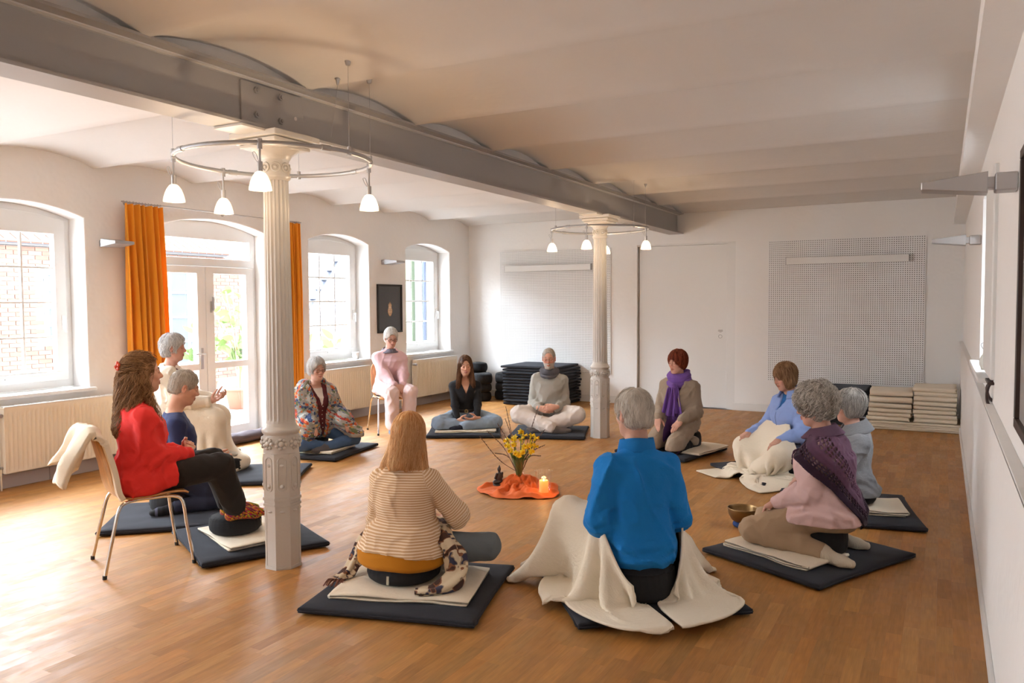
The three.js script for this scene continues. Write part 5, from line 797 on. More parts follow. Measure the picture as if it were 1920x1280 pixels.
// a blanket folded zigzag: layers along x, open folds at both ends, depth along z
function foldedGeo(w, d, layers, t, sd = 1, wave = 0.004) {
  const c = [], gap = t * 1.06; for (let k = 0; k < layers; k++) { const y = gap * (k + 0.5), a = k % 2 ? 1 : -1, in0 = k ? 0 : rrS(sd + k) * 0.03; for (let i = 0; i <= 8; i++) c.push([a * lerp(-w / 2 + in0, w / 2, i / 8), y + wave * Math.sin(i * 1.3 + k + sd)]); if (k < layers - 1) for (let i = 1; i < 5; i++) { const an = -Math.PI / 2 + Math.PI * i / 5; c.push([a * (w / 2 + Math.cos(an) * gap * 0.55), y + gap / 2 + Math.sin(an) * gap / 2]); } }
  const n = c.length, P = [], I = [], U = [], nz = 8; let L = 0;
  const nrm2 = c.map((p, i) => { const a = c[Math.max(0, i - 1)], b = c[Math.min(n - 1, i + 1)], l = Math.hypot(b[0] - a[0], b[1] - a[1]) || 1; return [-(b[1] - a[1]) / l, (b[0] - a[0]) / l]; });
  for (const s of [0.5, -0.5]) { L = 0; for (let i = 0; i < n; i++) { if (i) L += Math.hypot(c[i][0] - c[i - 1][0], c[i][1] - c[i - 1][1]); for (let j = 0; j <= nz; j++) { const z = lerp(-d / 2, d / 2, j / nz), k = 0.006 * noise(c[i][0] * 5 + sd, z * 6, sd); P.push(c[i][0] + nrm2[i][0] * t * s * 0.95 + 0.008 * noise(z * 4, sd, c[i][1] * 8), Math.max(0.0005, c[i][1] + nrm2[i][1] * t * s * 0.95 + k * (c[i][1] / (gap * layers))), z + 0.012 * noise(c[i][0] * 6, sd, c[i][1] * 30)); U.push(L, z); } } }
  const W = nz + 1, o = n * W; for (let i = 0; i < n - 1; i++) for (let j = 0; j < nz; j++) { const a = i * W + j; I.push(a, a + 1, a + W, a + 1, a + W + 1, a + W, o + a, o + a + W, o + a + 1, o + a + 1, o + a + W, o + a + W + 1); }
  const e = (a, b) => I.push(a, o + a, b, b, o + a, o + b); for (let i = 0; i < n - 1; i++) { e((i + 1) * W, i * W); e(i * W + nz, (i + 1) * W + nz); } for (let j = 0; j < nz; j++) { e(j, j + 1); e((n - 1) * W + j + 1, (n - 1) * W + j); }
  const g = new THREE.BufferGeometry(); g.setAttribute('position', new THREE.Float32BufferAttribute(P, 3)); g.setAttribute('uv', new THREE.Float32BufferAttribute(U, 2)); const I2 = []; for (let i = 0; i < I.length; i += 3) I2.push(I[i], I[i + 2], I[i + 1]); g.setIndex(I2); g.computeVertexNormals(); return g;
}
const rrS = (s) => hash3(s * 97, s * 31, 5);
function folded(label, x, y, z, turn, w, d, layers, t, m, sd, grp) { const o = mesh('folded_blanket', foldedGeo(w, d, layers, t, sd), m || M2.cream); o.position.set(x, y, z); o.rotation.y = turn; return tag(o, label, 'blanket', grp); }

// ---------- chairs: moulded beech shell on steel tube ----------
const beechTex = dataTex(128, 256, (u, v, o) => { const g = 0.86 + 0.2 * pnoise(u, v * 0.25, 32, 3) - 0.06 * pnoise(u, v, 64, 5); o[0] = g; o[1] = g * 0.98; o[2] = g * 0.95; return o; }, true, 2);
const beech = phys(new THREE.Color(0.62, 0.33, 0.12), 0.38, { map: beechTex, clearcoat: 0.3, clearcoatRoughness: 0.3 }), chrome = std(new THREE.Color(0.72, 0.70, 0.68), 0.16, { metalness: 1 }), rubber = std('#2a2a2a', 0.8);
function chair(label, x, z, turn) {
  const g = thing('stacking_chair', label, 'chair', [x, 0, z], turn), prof = [[0.235, 0.425], [0.21, 0.44], [0.12, 0.447], [0.0, 0.437], [-0.10, 0.437], [-0.155, 0.447], [-0.19, 0.475], [-0.212, 0.53], [-0.228, 0.62], [-0.25, 0.72], [-0.278, 0.83]];
  const crv = new THREE.CatmullRomCurve3(prof.map(([zz, y]) => V(0, y, zz)), false, 'centripetal');
  const fn = (u, v) => { const p = crv.getPoint(v), s = u * 2 - 1, w = v < 0.45 ? 0.205 : lerp(0.205, 0.19, sstep(0.45, 0.6, v)), waist = 1 - 0.16 * Math.exp(-Math.pow((v - 0.5) / 0.09, 2)), r = v > 0.9 ? Math.sqrt(Math.max(0.02, 1 - Math.pow((v - 0.9) / 0.1, 2) * 0.35)) : v < 0.06 ? Math.sqrt(1 - Math.pow((0.06 - v) / 0.06, 2) * 0.25) : 1, cup = v > 0.5 ? 0.03 * s * s : 0.008 * s * s; return [s * w * waist * r, p.y + (v < 0.5 ? cup : 0), p.z + (v > 0.5 ? cup : 0)]; };
  mesh('seat_shell', sheetFn(fn, 16, 44, 0.011, [0.4, 0.95]), beech, g);
  for (const s of [-1, 1]) {
    mesh('leg', join([tube([[s * 0.15, 0.424, 0.10], [s * 0.185, 0.424, 0.15], [s * 0.20, 0.405, 0.185], [s * 0.213, 0.25, 0.21], [s * 0.228, 0.005, 0.245]], 0.0105, 30, 10)]), chrome, g);
    mesh('leg', join([tube([[s * 0.15, 0.424, -0.06], [s * 0.185, 0.424, -0.12], [s * 0.198, 0.405, -0.155], [s * 0.212, 0.25, -0.20], [s * 0.228, 0.005, -0.255]], 0.0105, 30, 10)]), chrome, g);
    mesh('seat_rail', rod([s * 0.15, 0.424, 0.10], [s * 0.15, 0.424, -0.06], 0.010, 10), chrome, g);
    for (const zz of [0.245, -0.255]) mesh('foot_cap', rod([s * 0.228, 0, zz], [s * 0.228, 0.022, zz * 0.995], 0.0125, 10), rubber, g);
  }
  for (const zz of [0.09, -0.05]) mesh('cross_bar', rod([-0.15, 0.424, zz], [0.15, 0.424, zz], 0.009, 10), chrome, g);
  return g;
}
// ---------- centre of the circle ----------
{
  const cx = 4.06, cz = 5.83, m = fabric('#dd6a30', { sheen: 0.4, sheenColor: new THREE.Color(1, 0.6, 0.35), bumpScale: 0.0008 });
  const n = 72, P = [];
  for (let j = 0; j <= n; j++) for (let i = 0; i <= n; i++) { let u = i / n * 2 - 1, v = j / n * 2 - 1; const R = Math.max(Math.abs(u), Math.abs(v)), l = Math.hypot(u, v) || 1; const a = Math.atan2(v, u); u = u / l * R; v = v / l * R; const rad = 0.345 * (1 + 0.07 * Math.sin(a * 3 + 0.6) + 0.05 * Math.sin(a * 5)), r = R; 
    const swirl = 0.5 + 0.5 * Math.sin(a * 7 + r * 9 + 2.4 * noise(u * 3, v * 3, 2)), ringf = Math.exp(-Math.pow((r - 0.30) / 0.10, 2)) * (0.5 + 0.5 * Math.sin(r * 70 + a * 0.6)); 
    const mound = 0.06 * Math.exp(-Math.pow(Math.hypot(u + 0.22, v + 0.28) / 0.45, 4)), edge = sstep(1.0, 0.82, r);
    P.push(u * rad, 0.006 + mound + edge * (0.034 * swirl * swirl + 0.026 * ringf + 0.010 * (noise(u * 9, v * 9, 5) + 1)) + (1 - edge) * 0.008 * (noise(a * 6, 1, 1) + 1), v * rad); }
  const o = mesh('orange_cloth', sheet(P.reduce((q, _, k) => { if (k % 3 === 0) q.push(P[k], P[k + 1], P[k + 2]); return q; }, []), n, n, 0.004), m); o.position.set(cx, 0, cz); tag(o, 'crumpled orange cloth on the floor in the middle of the circle', 'cloth');
  // vase with daffodils and twigs
  const vx = 3.99, vz = 5.72, vy = 0.085, t = thing('vase', 'glass vase of yellow daffodils and budding twigs on orange cloth', 'vase', [vx, vy, vz]);
  mesh('glass_body', lathe([[0, 0], [0.040, 0], [0.043, 0.006], [0.052, 0.08], [0.066, 0.17], [0.0635, 0.17], [0.049, 0.08], [0.039, 0.012], [0, 0.010]], 32), M.glass, t);
  const green = std(new THREE.Color(0.09, 0.17, 0.035), 0.6), stems = []; let s0 = seed; seed = 21;
  for (let i = 0; i < 46; i++) { const a = rr(0, 6.28), r0 = rr(0, 0.03), r1 = rr(0.01, 0.055); stems.push(tube([[r0 * Math.cos(a), 0.012, r0 * Math.sin(a)], [r1 * 0.9 * Math.cos(a + 0.4), 0.10, r1 * 0.9 * Math.sin(a + 0.4)], [r1 * 1.4 * Math.cos(a + 0.6), 0.20, r1 * 1.4 * Math.sin(a + 0.6)]], 0.0042, 6, 5)); }
  mesh('stems', join(stems), green, t);
  const yel = phys(new THREE.Color(0.95, 0.74, 0.02), 0.6, { transmission: 0.25, thickness: 0 }), org = std(new THREE.Color(0.95, 0.62, 0.01), 0.6);
  const petal = () => sheetFn((u, v) => { const w = 0.011 * Math.sin(Math.PI * Math.pow(v, 0.7)) , s = u * 2 - 1; return [s * w, v * 0.034, 0.004 * Math.sin(v * 3) - 0.006 * s * s * v]; }, 4, 6, 0.0008);
  const trumpet = lathe([[0.006, 0], [0.008, 0.008], [0.010, 0.018], [0.015, 0.026], [0.014, 0.026], [0.009, 0.018], [0.0, 0.004]], 14).rotateX(Math.PI / 2);
  const B = [[-0.11, 0.30, -0.02], [-0.12, 0.27, 0.05], [-0.07, 0.28, 0.08], [-0.03, 0.32, -0.07], [0.02, 0.37, -0.02], [0.06, 0.33, -0.06], [0.11, 0.34, 0.0], [0.14, 0.32, 0.03], [0.02, 0.26, 0.10], [0.06, 0.26, 0.08], [0.10, 0.27, 0.06], [0.13, 0.25, 0.04], [-0.06, 0.21, 0.11], [0.0, 0.22, 0.12], [-0.10, 0.23, 0.08], [0.08, 0.22, 0.11], [-0.03, 0.19, 0.11], [0.04, 0.29, -0.10], [-0.06, 0.32, 0.03], [0.12, 0.29, -0.05]];
  for (const b of B) { // camera-side is +x +z in the world; blooms spread round the vase
    const c = Math.cos(0.85), s = Math.sin(0.85), p = [b[0] * s + b[2] * c * 1, b[1] + 0.02, -b[0] * c + b[2] * s]; const f = group('daffodil', t); f.position.set(...p); f.lookAt(vx + p[0] * 4 + 0.15, vy + p[1] + rr(-0.05, 0.12), vz + p[2] * 4 + 0.2);
    mesh('petals', join(Array.from({ length: 6 }, (_, k) => petal().rotateX(-0.35 - 0.1 * (k % 2)).rotateZ(k * Math.PI / 3))), yel, f); mesh('trumpet', trumpet, org, f);
    mesh('flower_stem', tube([[p[0] * 0.3, 0.15, p[2] * 0.3], [p[0] * 0.75, p[1] * 0.75, p[2] * 0.75], [p[0], p[1] - 0.004, p[2]]], 0.003, 8, 5), green, t); }
  const bark = std(new THREE.Color(0.13, 0.07, 0.05), 0.7), right = [Math.sin(0.85), 0, -Math.cos(0.85)], fwd = [Math.cos(0.85), 0, Math.sin(0.85)];
  for (const [dx, dy, dz, bend] of [[-0.12, 0.62, 0, -0.02], [-0.20, 0.48, 0.03, 0.03], [-0.29, 0.42, 0.02, 0.02], [-0.36, 0.38, 0.05, -0.07], [-0.16, 0.36, -0.06, 0.0], [0.17, 0.60, 0.0, 0.02], [0.07, 0.40, -0.1, 0.0], [0.24, 0.40, -0.04, 0.02], [0.22, 0.28, 0.04, 0.04], [0.16, 0.20, 0.12, 0.05], [-0.10, 0.5, -0.12, 0.03], [0.11, 0.36, 0.08, -0.02], [-0.24, 0.24, 0.1, 0.04]]) {
    const e = vadd(vadd(vmul(right, dx), vmul(fwd, dz)), [0, dy, 0]), mid = vadd(vmul(e, 0.5), [0, 0.04 + bend, 0]), k = [], pts = [[e[0] * 0.12, 0.06, e[2] * 0.12], mid, e], cv = new THREE.CatmullRomCurve3(pts.map((p) => V(...p)));
    k.push(tube(pts, 0.0026, 16, 5)); for (let q = 0.45; q < 1; q += 0.055) { const p = cv.getPoint(q); k.push(ball(0.0042, [p.x + rr(-0.003, 0.003), p.y, p.z + rr(-0.003, 0.003)], [1, 1.6, 1], 6)); } mesh('twig', join(k), bark, t); }
  seed = s0;
  // candle in a glass
  const kx = 4.33, kz = 5.94, ky = 0.02, cd = thing('candle_glass', 'orange candle burning in a clear glass on the cloth', 'candle', [kx, ky, kz]);
  mesh('glass', lathe([[0, 0], [0.054, 0], [0.058, 0.006], [0.058, 0.014], [0.056, 0.02], [0.060, 0.10], [0.070, 0.19], [0.0735, 0.197], [0.071, 0.197], [0.067, 0.19], [0.057, 0.10], [0.053, 0.022], [0, 0.018]], 36), M.glass, cd);
  const wax = new THREE.MeshPhysicalMaterial({ color: new THREE.Color(0.95, 0.50, 0.22), roughness: 0.5, transmission: 0.35, thickness: 0, emissive: new THREE.Color(1, 0.38, 0.1), emissiveIntensity: 0.12 });
  mesh('candle', lathe([[0, 0.02], [0.038, 0.02], [0.039, 0.105], [0.036, 0.118], [0.031, 0.116], [0.026, 0.10], [0, 0.097]], 28), wax, cd); mesh('wick', rod([0, 0.095, 0], [0.002, 0.112, 0], 0.0012, 6), rubber, cd);
  mesh('flame', lathe([[0, 0.106], [0.004, 0.110], [0.0055, 0.117], [0.003, 0.128], [0, 0.138]], 12), std(new THREE.Color(1, 0.8, 0.5), 0.5, { emissive: new THREE.Color(1, 0.6, 0.2), emissiveIntensity: 6 }), cd);
  const pl = new THREE.PointLight(new THREE.Color(1, 0.55, 0.2), 0.035, 0, 2); pl.position.set(0, 0.118, 0); pl.name = 'candle_light'; cd.add(pl);
  // seated figurine
  const fb = union([ell([0, 0.022, 0.012], [0.052, 0.020, 0.036]), cone3([-0.045, 0.02, 0.01], [0.02, 0.018, 0.038], 0.016, 0.012), cone3([0.045, 0.02, 0.01], [-0.02, 0.018, 0.038], 0.016, 0.012), ell([0, 0.065, -0.004], [0.028, 0.04, 0.02]), cone3([-0.03, 0.092, -0.004], [-0.038, 0.055, 0.008], 0.010, 0.008), cone3([0.03, 0.092, -0.004], [0.038, 0.055, 0.008], 0.010, 0.008), cone3([-0.038, 0.055, 0.008], [0, 0.04, 0.03], 0.008, 0.007), cone3([0.038, 0.055, 0.008], [0, 0.04, 0.03], 0.008, 0.007), cone3([0, 0.1, 0], [0, 0.112, 0], 0.010, 0.010), ell([0, 0.128, 0.001], [0.0155, 0.020, 0.017]), ell([0, 0.147, -0.003], [0.009, 0.009, 0.009]), ell([0, 0.158, -0.003], [0.004, 0.010, 0.004])], 0.007);
  const sm = std(new THREE.Color(0.05, 0.042, 0.038), 0.42, { metalness: 0.3 }), bd = thing('seated_figurine', 'small dark seated meditation figurine on the orange cloth', 'figurine', [3.86, 0.038, 5.85], 0.25 - Math.PI * 0.7);
  mesh('statue', nets(fb, [-0.07, -0.005, -0.04], [0.07, 0.175, 0.06], 0.0032), sm, bd); mesh('plinth', lathe([[0, -0.012], [0.05, -0.012], [0.055, -0.004], [0.052, 0.004], [0, 0.006]], 28), sm, bd);
  // singing bowl
  const bw = thing('singing_bowl', 'brass singing bowl on a blue ring cushion beside the purple shawl', 'bowl', [5.97, 0, 6.08]), brass = std(new THREE.Color(0.30, 0.19, 0.085), 0.34, { metalness: 0.9, bumpMap: plasterBump, bumpScale: 0.004 });
  mesh('bowl', lathe([[0, 0.028], [0.045, 0.030], [0.078, 0.052], [0.100, 0.09], [0.106, 0.125], [0.107, 0.137], [0.102, 0.137], [0.100, 0.12], [0.094, 0.09], [0.072, 0.056], [0.04, 0.036], [0, 0.034]], 48), brass, bw); mesh('ring_cushion', norm(new THREE.TorusGeometry(0.05, 0.02, 14, 40)).rotateX(Math.PI / 2).translate(0, 0.02, 0), fabric('#1d3f7a'), bw);
}
// ---------- stores along the back wall ----------
const ORD = ['topmost', 'second', 'third', 'fourth', 'fifth', 'sixth', 'seventh', 'eighth', 'ninth', 'tenth', 'eleventh', 'twelfth', 'thirteenth'], ord = (k, n) => k === n - 1 ? 'lowest' : ORD[k], fromTop = (k, n) => k === 0 || k === n - 1 ? '' : ' from the top';
{
  const n = 13; let y = 0; for (let i = 0; i < n; i++) { const t = 0.047 + 0.002 * rrS(i), first = i === n - 1; mat(`${ord(n - 1 - i, n)} dark mat${fromTop(n - 1 - i, n)} in the tall stack behind the grey sweater`, 1.62 + 0.03 * (rrS(i + 3) - 0.5) + (first ? -0.03 : 0), 0.47 + 0.03 * (rrS(i + 9) - 0.5), 0.03 * (rrS(i + 5) - 0.5) + 0.02, 0.96 + 0.04 * (rrS(i + 30) - 0.5), 0.86, t, y, 'mats stacked behind the man in the grey sweater'); y += t * 0.985; }
  let k = 0; for (const [x, z, m] of [[0.60, 0.62, 3], [0.36, 0.36, 4], [0.86, 0.30, 3]]) { let yy = 0; for (let i = 0; i < m; i++) { const h = [0.15, 0.13, 0.175, 0.15][i]; zafu(`${ord(m - 1 - i, m)} black cushion${fromTop(m - 1 - i, m)} in the ${x === 0.60 ? 'middle' : x === 0.36 ? 'rearmost left' : 'right'} pile in the back left corner`, x + 0.02 * (rrS(k) - 0.5), z, yy, 0.165, h, k, false, 'black cushions piled in the back left corner'); yy += h * 0.985; k++; } }
  y = 0; for (let i = 0; i < 10; i++) { mat(`${ord(9 - i, 10)} black mat${fromTop(9 - i, 10)} in the low stack left of the blankets`, 6.02 + 0.02 * (rrS(i) - 0.5), 0.46, 0.02 * (rrS(i + 7) - 0.5), 0.68, 0.80, 0.047, y, 'black mats stacked beside the cream blankets'); y += 0.0463; }
  for (const [col_, x, w, hs, lab] of [[0, 6.63, 0.50, [0.05, 0.05, 0.055, 0.065, 0.085, 0.07], 'left'], [1, 7.13, 0.48, [0.05, 0.055, 0.055, 0.045, 0.055, 0.065, 0.05, 0.055], 'right']]) { let yy = 0.10; hs.forEach((h, i) => { folded(`${ord(hs.length - 1 - i, hs.length)} cream blanket${fromTop(hs.length - 1 - i, hs.length)} in the ${lab === 'right' ? 'right pile against the wall' : 'left pile beside the black mats'}`, x + 0.02 * (rrS(i + col_ * 9) - 0.5), yy, 0.60, Math.PI / 2 + 0.03 * (rrS(i + col_ * 5) - 0.5), 0.56, w - 0.02, 2, h / 2.12, M2.creamD, i + col_ * 20, `cream blankets in the ${lab} pile`); yy += h; }); }
  for (let i = 0; i < 4; i++) folded(`${ord(3 - i, 4)} thin cream blanket${fromTop(3 - i, 4)} of the flat layers under both blanket piles`, 6.87 + 0.01 * i, i * 0.025, 0.62 + 0.01 * (i % 2), Math.PI / 2, 0.66, 1.03 - 0.01 * i, 2, 0.0115, M2.creamD, 50 + i, 'thin cream blankets under the piles');
  const r = mesh('draught_roll', sheetFn((u, v) => { const a = u * Math.PI * 2, rr_ = 0.075 + 0.008 * noise(v * 9, Math.cos(a) * 2, Math.sin(a) * 2) + 0.004 * Math.sin(v * 40 + 2 * noise(v * 5, 2, 3)); const e = Math.min(1, Math.pow(Math.max(0, Math.min(v, 1 - v)) / 0.03, 0.5) + 0.05); return [Math.cos(a) * rr_ * 1.15 * e, 0.066 + Math.sin(a) * rr_ * 0.85 * e, lerp(-0.72, 0.72, v)]; }, 28, 60, 0.002), fabric('#5a5056')); r.position.set(0.13, 0, 5.36); tag(r, 'dark grey stuffed draught roll along the foot of the glazed door', 'draught roll');
}
// ---------- floor mats, cushions and blankets of the circle ----------
mat('dark mat with white blanket under the patterned socks, by the near column', 3.10, 7.95, -0.486, 0.88, 0.80);
mat('dark mat under the kneeling man in the navy shirt', 2.15, 7.80, 0.72, 0.84, 0.80);
mat('dark mat partly hidden by the near column, before the seated white-shawled woman', 1.64, 6.46, 0.56, 0.84, 0.80);
mat('dark mat under the woman in the floral shawl', 1.35, 5.25, 0.18, 0.84, 0.92);
mat('dark mat under the long-haired woman in black top and jeans', 2.06, 3.50, 0.505, 0.88, 0.84);
mat('dark mat under the bearded man in the grey sweater', 3.02, 3.10, 0.34, 0.90, 0.84);
mat('dark mat under the woman with the purple scarf', 4.68, 3.58, -0.245, 0.84, 0.88);
mat('dark mat under the woman in the light blue fleece', 5.87, 4.19, -0.815, 0.92, 0.86);
mat('dark mat under the woman in the grey cardigan with glasses', 6.58, 5.30, 0.2, 0.92, 0.98);
mat('dark mat under the kneeling woman in the purple lace shawl', 6.475, 6.57, -0.475, 0.84, 0.98);
mat('dark mat under the man in the bright blue fleece', 5.735, 7.655, 0.70, 0.92, 0.88);
mat('dark mat under the woman in the striped sweater', 4.64, 8.21, 0.27, 0.94, 0.88);

const MT = 0.05;
folded('white folded blanket under the footrest cushion on the near mat', 3.12, MT, 7.97, -0.486 + 0.1, 0.60, 0.46, 2, 0.014, M2.cream, 3);
zafu('black cushion under the feet in patterned socks', 3.03, 8.0, MT + 0.03, 0.17, 0.115, 2.2, true);
zafu('black cushion under the feet of the white-shawled woman', 1.32, 6.55, MT, 0.175, 0.12, 0.3);
folded('cream folded blanket under the woman in the floral shawl', 1.35, MT, 5.36, 0.18, 0.66, 0.5, 2, 0.014, M2.cream, 7);
zafu('black cushion under the woman in the floral shawl', 1.22, 5.27, MT + 0.03, 0.17, 0.12, 0.5);
folded('beige folded blanket under the jeans of the long-haired woman', 2.10, MT, 3.53, 0.505, 0.72, 0.5, 2, 0.012, M2.cream, 9);
zafu('black cushion under the bearded man in white trousers', 2.96, 2.97, MT, 0.26, 0.12, 0.1);
folded('cream folded blanket on the mat beside the brown cardigan', 5.0, MT, 3.58, 1.33, 0.62, 0.30, 2, 0.013, M2.cream, 11);
folded('white folded blanket under the woman in the grey cardigan', 6.70, MT, 5.36, 0.2, 0.52, 0.40, 3, 0.014, M2.cream, 13);
folded('cream folded blanket under the knees of the lace shawl wearer', 6.36, MT, 6.72, -0.475, 0.60, 0.40, 3, 0.012, M2.cream, 15);
zafu('tall black cushion under the woman in the lace shawl', 6.55, 6.62, MT, 0.165, 0.21, 0.2);
folded('cream folded blanket with fanned edge under the striped sweater wearer', 4.66, MT, 8.24, 0.27 + 0.06, 0.74, 0.52, 2, 0.015, M2.cream, 17);
zafu('black cushion with a pale tag under the striped sweater wearer', 4.575, 8.21, MT + 0.032, 0.205, 0.095, 0.2, true);
zafu('black cushion under the man in the bright blue fleece', 5.80, 7.78, MT, 0.19, 0.185, 0.9);
zafu('grey cushion under the kneeling woman with the purple scarf', 4.80, 3.47, MT, 0.17, 0.17, 0.9);
zafu('black cushion under the kneeling man in the navy shirt', 2.10, 7.74, MT, 0.17, 0.17, 0.9);
zafu('black cushion under the woman in the light blue fleece', 5.93, 4.24, MT, 0.17, 0.13, 0.9);

const faceTo = (x, z, dx, dz) => Math.atan2(dx, dz);
const redF = [0.44, -0.9], pinkF = [0.80, 0.60], whiteF = [0.78, -0.62];
chair('beech chair with a cream blanket over its back, under the red sweater', 2.83, 8.55, Math.atan2(...redF));
chair('beech chair under the woman in the pink sweater', 1.16, 3.80, Math.atan2(...pinkF));
chair('beech chair hidden under the white-shawled woman', 0.90, 6.80, Math.atan2(...whiteF));
{ const t = mesh('seat_pad', zafuGeo(0.185, 0.022), M2.zafu); t.position.set(1.165, 0.448, 3.80); tag(t, 'thin black seat pad on the beech chair of the pink sweater wearer', 'seat pad'); }
{ // blanket thrown over the back of the near chair
  const c = [[0.05, 0.455, -0.145], [0.0, 0.50, -0.165], [0, 0.62, -0.185], [0, 0.74, -0.215], [0, 0.845, -0.25], [0, 0.875, -0.285], [0, 0.85, -0.32], [0, 0.76, -0.365], [0, 0.67, -0.40], [0, 0.60, -0.42]].map((p) => V(...p)), cv = new THREE.CatmullRomCurve3(c, false, 'centripetal');
  const o = mesh('draped_blanket', sheetFn((u, v) => { const p = cv.getPoint(v), s = u * 2 - 1, back = sstep(0.5, 1, v), w = lerp(0.205, 0.28, back); return [lerp(-0.055, 0.02, back) + s * w + 0.03 * noise(v * 4, s, 2) * back, p.y + 0.02 * s * s * (v > 0.4 && v < 0.6 ? -2 : 0) - back * 0.05 * Math.sin(s * 5 + 1) + 0.01 * noise(s * 3, v * 5, 1), p.z - back * (0.05 * Math.sin(s * 6.5 + 0.5) + 0.03 * noise(s * 5, v * 6, 7)) - (v > 0.45 && v < 0.62 ? 0.01 * Math.sin(s * 9) : 0)]; }, 40, 50, 0.028, [0.7, 1.2]), M2.cream);
  o.position.set(2.83, 0, 8.55); o.rotation.y = Math.atan2(...redF); tag(o, 'cream blanket thrown over the back of the chair nearest the left edge', 'blanket');
}
const loc = (pos, f, wx, wz) => { const dx = wx - pos[0], dz = wz - pos[1], l = Math.hypot(...f), fx = f[0] / l, fz = f[1] / l; return [dx * fz - dz * fx, dx * fx + dz * fz]; };
const dbg = []; function done(T, want) { const p = (y, z = 0.0) => { const v = V(0, y, z).applyMatrix4(T.headM); T.g.updateMatrixWorld(); v.applyMatrix4(T.g.matrixWorld).project(camera); return [Math.round((v.x + 1) * 960), Math.round((1 - v.y) * 640)]; }; dbg.push(T.o.label.slice(0, 40) + ' crown ' + p(0.13) + ' chin ' + p(-0.11, 0.05) + ' want ' + want); }

// 1 woman in red sweater on the near chair
{
  const T = new Fig({ label: 'woman with long wavy brown hair in a red sweater, seated on the near chair', pos: [2.83, 8.55], face: redF, seat: 0.45, lean: -0.02, slump: 0.05, scale: 1.0, bulk: 1.04, nod: -0.02,
    wrists: [[-0.07, 0.655, 0.25], [0.07, 0.655, 0.25]], knees: [[-0.10, 0.56, 0.45], [0.10, 0.56, 0.45]], ankles: [[-0.06, 0.245, 0.555], [0.07, 0.245, 0.56]], toes: [[-0.07, 0.212, 0.73], [0.08, 0.212, 0.73]], skin: [0.64, 0.36, 0.25], nose: 1.1, browColor: '#4a3323',
    hands: [{ pose: 'clasp', fwd: [0.75, 0.1, 0.6], nrm: [0.3, 0.5, -0.8] }, { pose: 'clasp', fwd: [-0.75, 0.15, 0.6], nrm: [-0.3, 0.5, -0.8] }] });
  T.body();
  T.top({ name: 'sweater', mat: felt('#e5342f', { bumpScale: 0.0012 }), ease: 0.018, armEase: 0.008, cuff: 0.016, hem: -0.02, amp: 0.013, neck: T.neckCrew(0.575, 0.3), hemFn: (x, z) => 0.05 * sstep(0.0, 0.16, z), add: [0, 1].map((i) => cone3(T.hip[i], vmix(T.hip[i], T.kn[i], 0.34), 0.122, 0.112)), cut: (x, y, z) => Math.max(-9, z - 0.185 - 0.02 * Math.sin(x * 14)), flare: 0.018 });
  T.trousers({ mat: fabric('#231f1d'), ease: 0.014, kneeEase: 0.012, cuff: 0.035, to: 0.9, amp: 0.006 });
  const sockTex = dataTex(64, 64, (u, v, o) => { const c = [[0.85, 0.45, 0.05], [0.75, 0.12, 0.10], [0.88, 0.70, 0.15], [0.55, 0.62, 0.12], [0.65, 0.18, 0.35], [0.35, 0.18, 0.12]][Math.floor(hash3(u * 64 / 3, v * 64 / 2, 3) * 6)]; o[0] = c[0]; o[1] = c[1]; o[2] = c[2]; return o; }, true, 6);
  const sm = knit('#ffffff', { map: sockTex, bumpScale: 0.006 }); for (const i of [0, 1]) T.sock(i, sm, 'sock', { r: 1.12, up: 0.12 });
  const cap = CAP(0.010, 0.010), face = ell([0, -0.05, 0.102], [0.084, 0.140, 0.104]), half = union([ell([-0.074, -0.02, -0.022], [0.020, 0.066, 0.036]), ell([0.074, -0.02, -0.022], [0.020, 0.066, 0.036]), ell([0, -0.02, -0.075], [0.066, 0.09, 0.048]), cone3([0, -0.05, -0.085], [0, -0.34, -0.125], 0.070, 0.060), cone3([-0.05, -0.05, -0.06], [-0.085, -0.24, -0.085], 0.040, 0.03), cone3([0.05, -0.05, -0.06], [0.085, -0.24, -0.085], 0.040, 0.03), cone3([-0.066, -0.07, -0.015], [-0.098, -0.32, 0.055], 0.026, 0.020), cone3([0.066, -0.07, -0.015], [0.098, -0.32, 0.055], 0.026, 0.020)], 0.04);
  T.hair({ vol: (x, y, z) => { const e = smin(cap(x, y, z), half(x, y, z), 0.03); return smax(e, -face(x, y, z), 0.008); }, block: (x, y, z) => face(x, y, z) + 0.004, lo: [-0.2, -0.48, -0.28], hi: [0.2, 0.16, 0.12], c1: '#6b482c', c2: '#bd9265', n: 2000, len: 0.36, steps: 22, r: 0.0014, curl: 0.013, curlF: 3.2, lift: 0.010, flow: (p) => p[1] > 0.02 ? vnor([-p[0] * 0.5, -0.25, -1]) : [p[0] * 0.5, -1, -0.1], amp: 0.010, fr: 40, h: 0.008, seed: 5, flare: 0.6 });
  mesh('hair_clip', join([0, 1, 2, 3, 4, 5].map((k) => ball(0.014, [Math.sin(k * 1.05) * 0.024, 0.05 + Math.cos(k * 1.05) * 0.022, -0.150 + 0.004 * (k % 2)], [1, 1, 0.7], 8)).concat([ball(0.012, [0, 0.05, -0.158])])).applyMatrix4(T.headM), std('#d0472a', 0.4), T.g);
  done(T, '258,657 / 290,737');
}
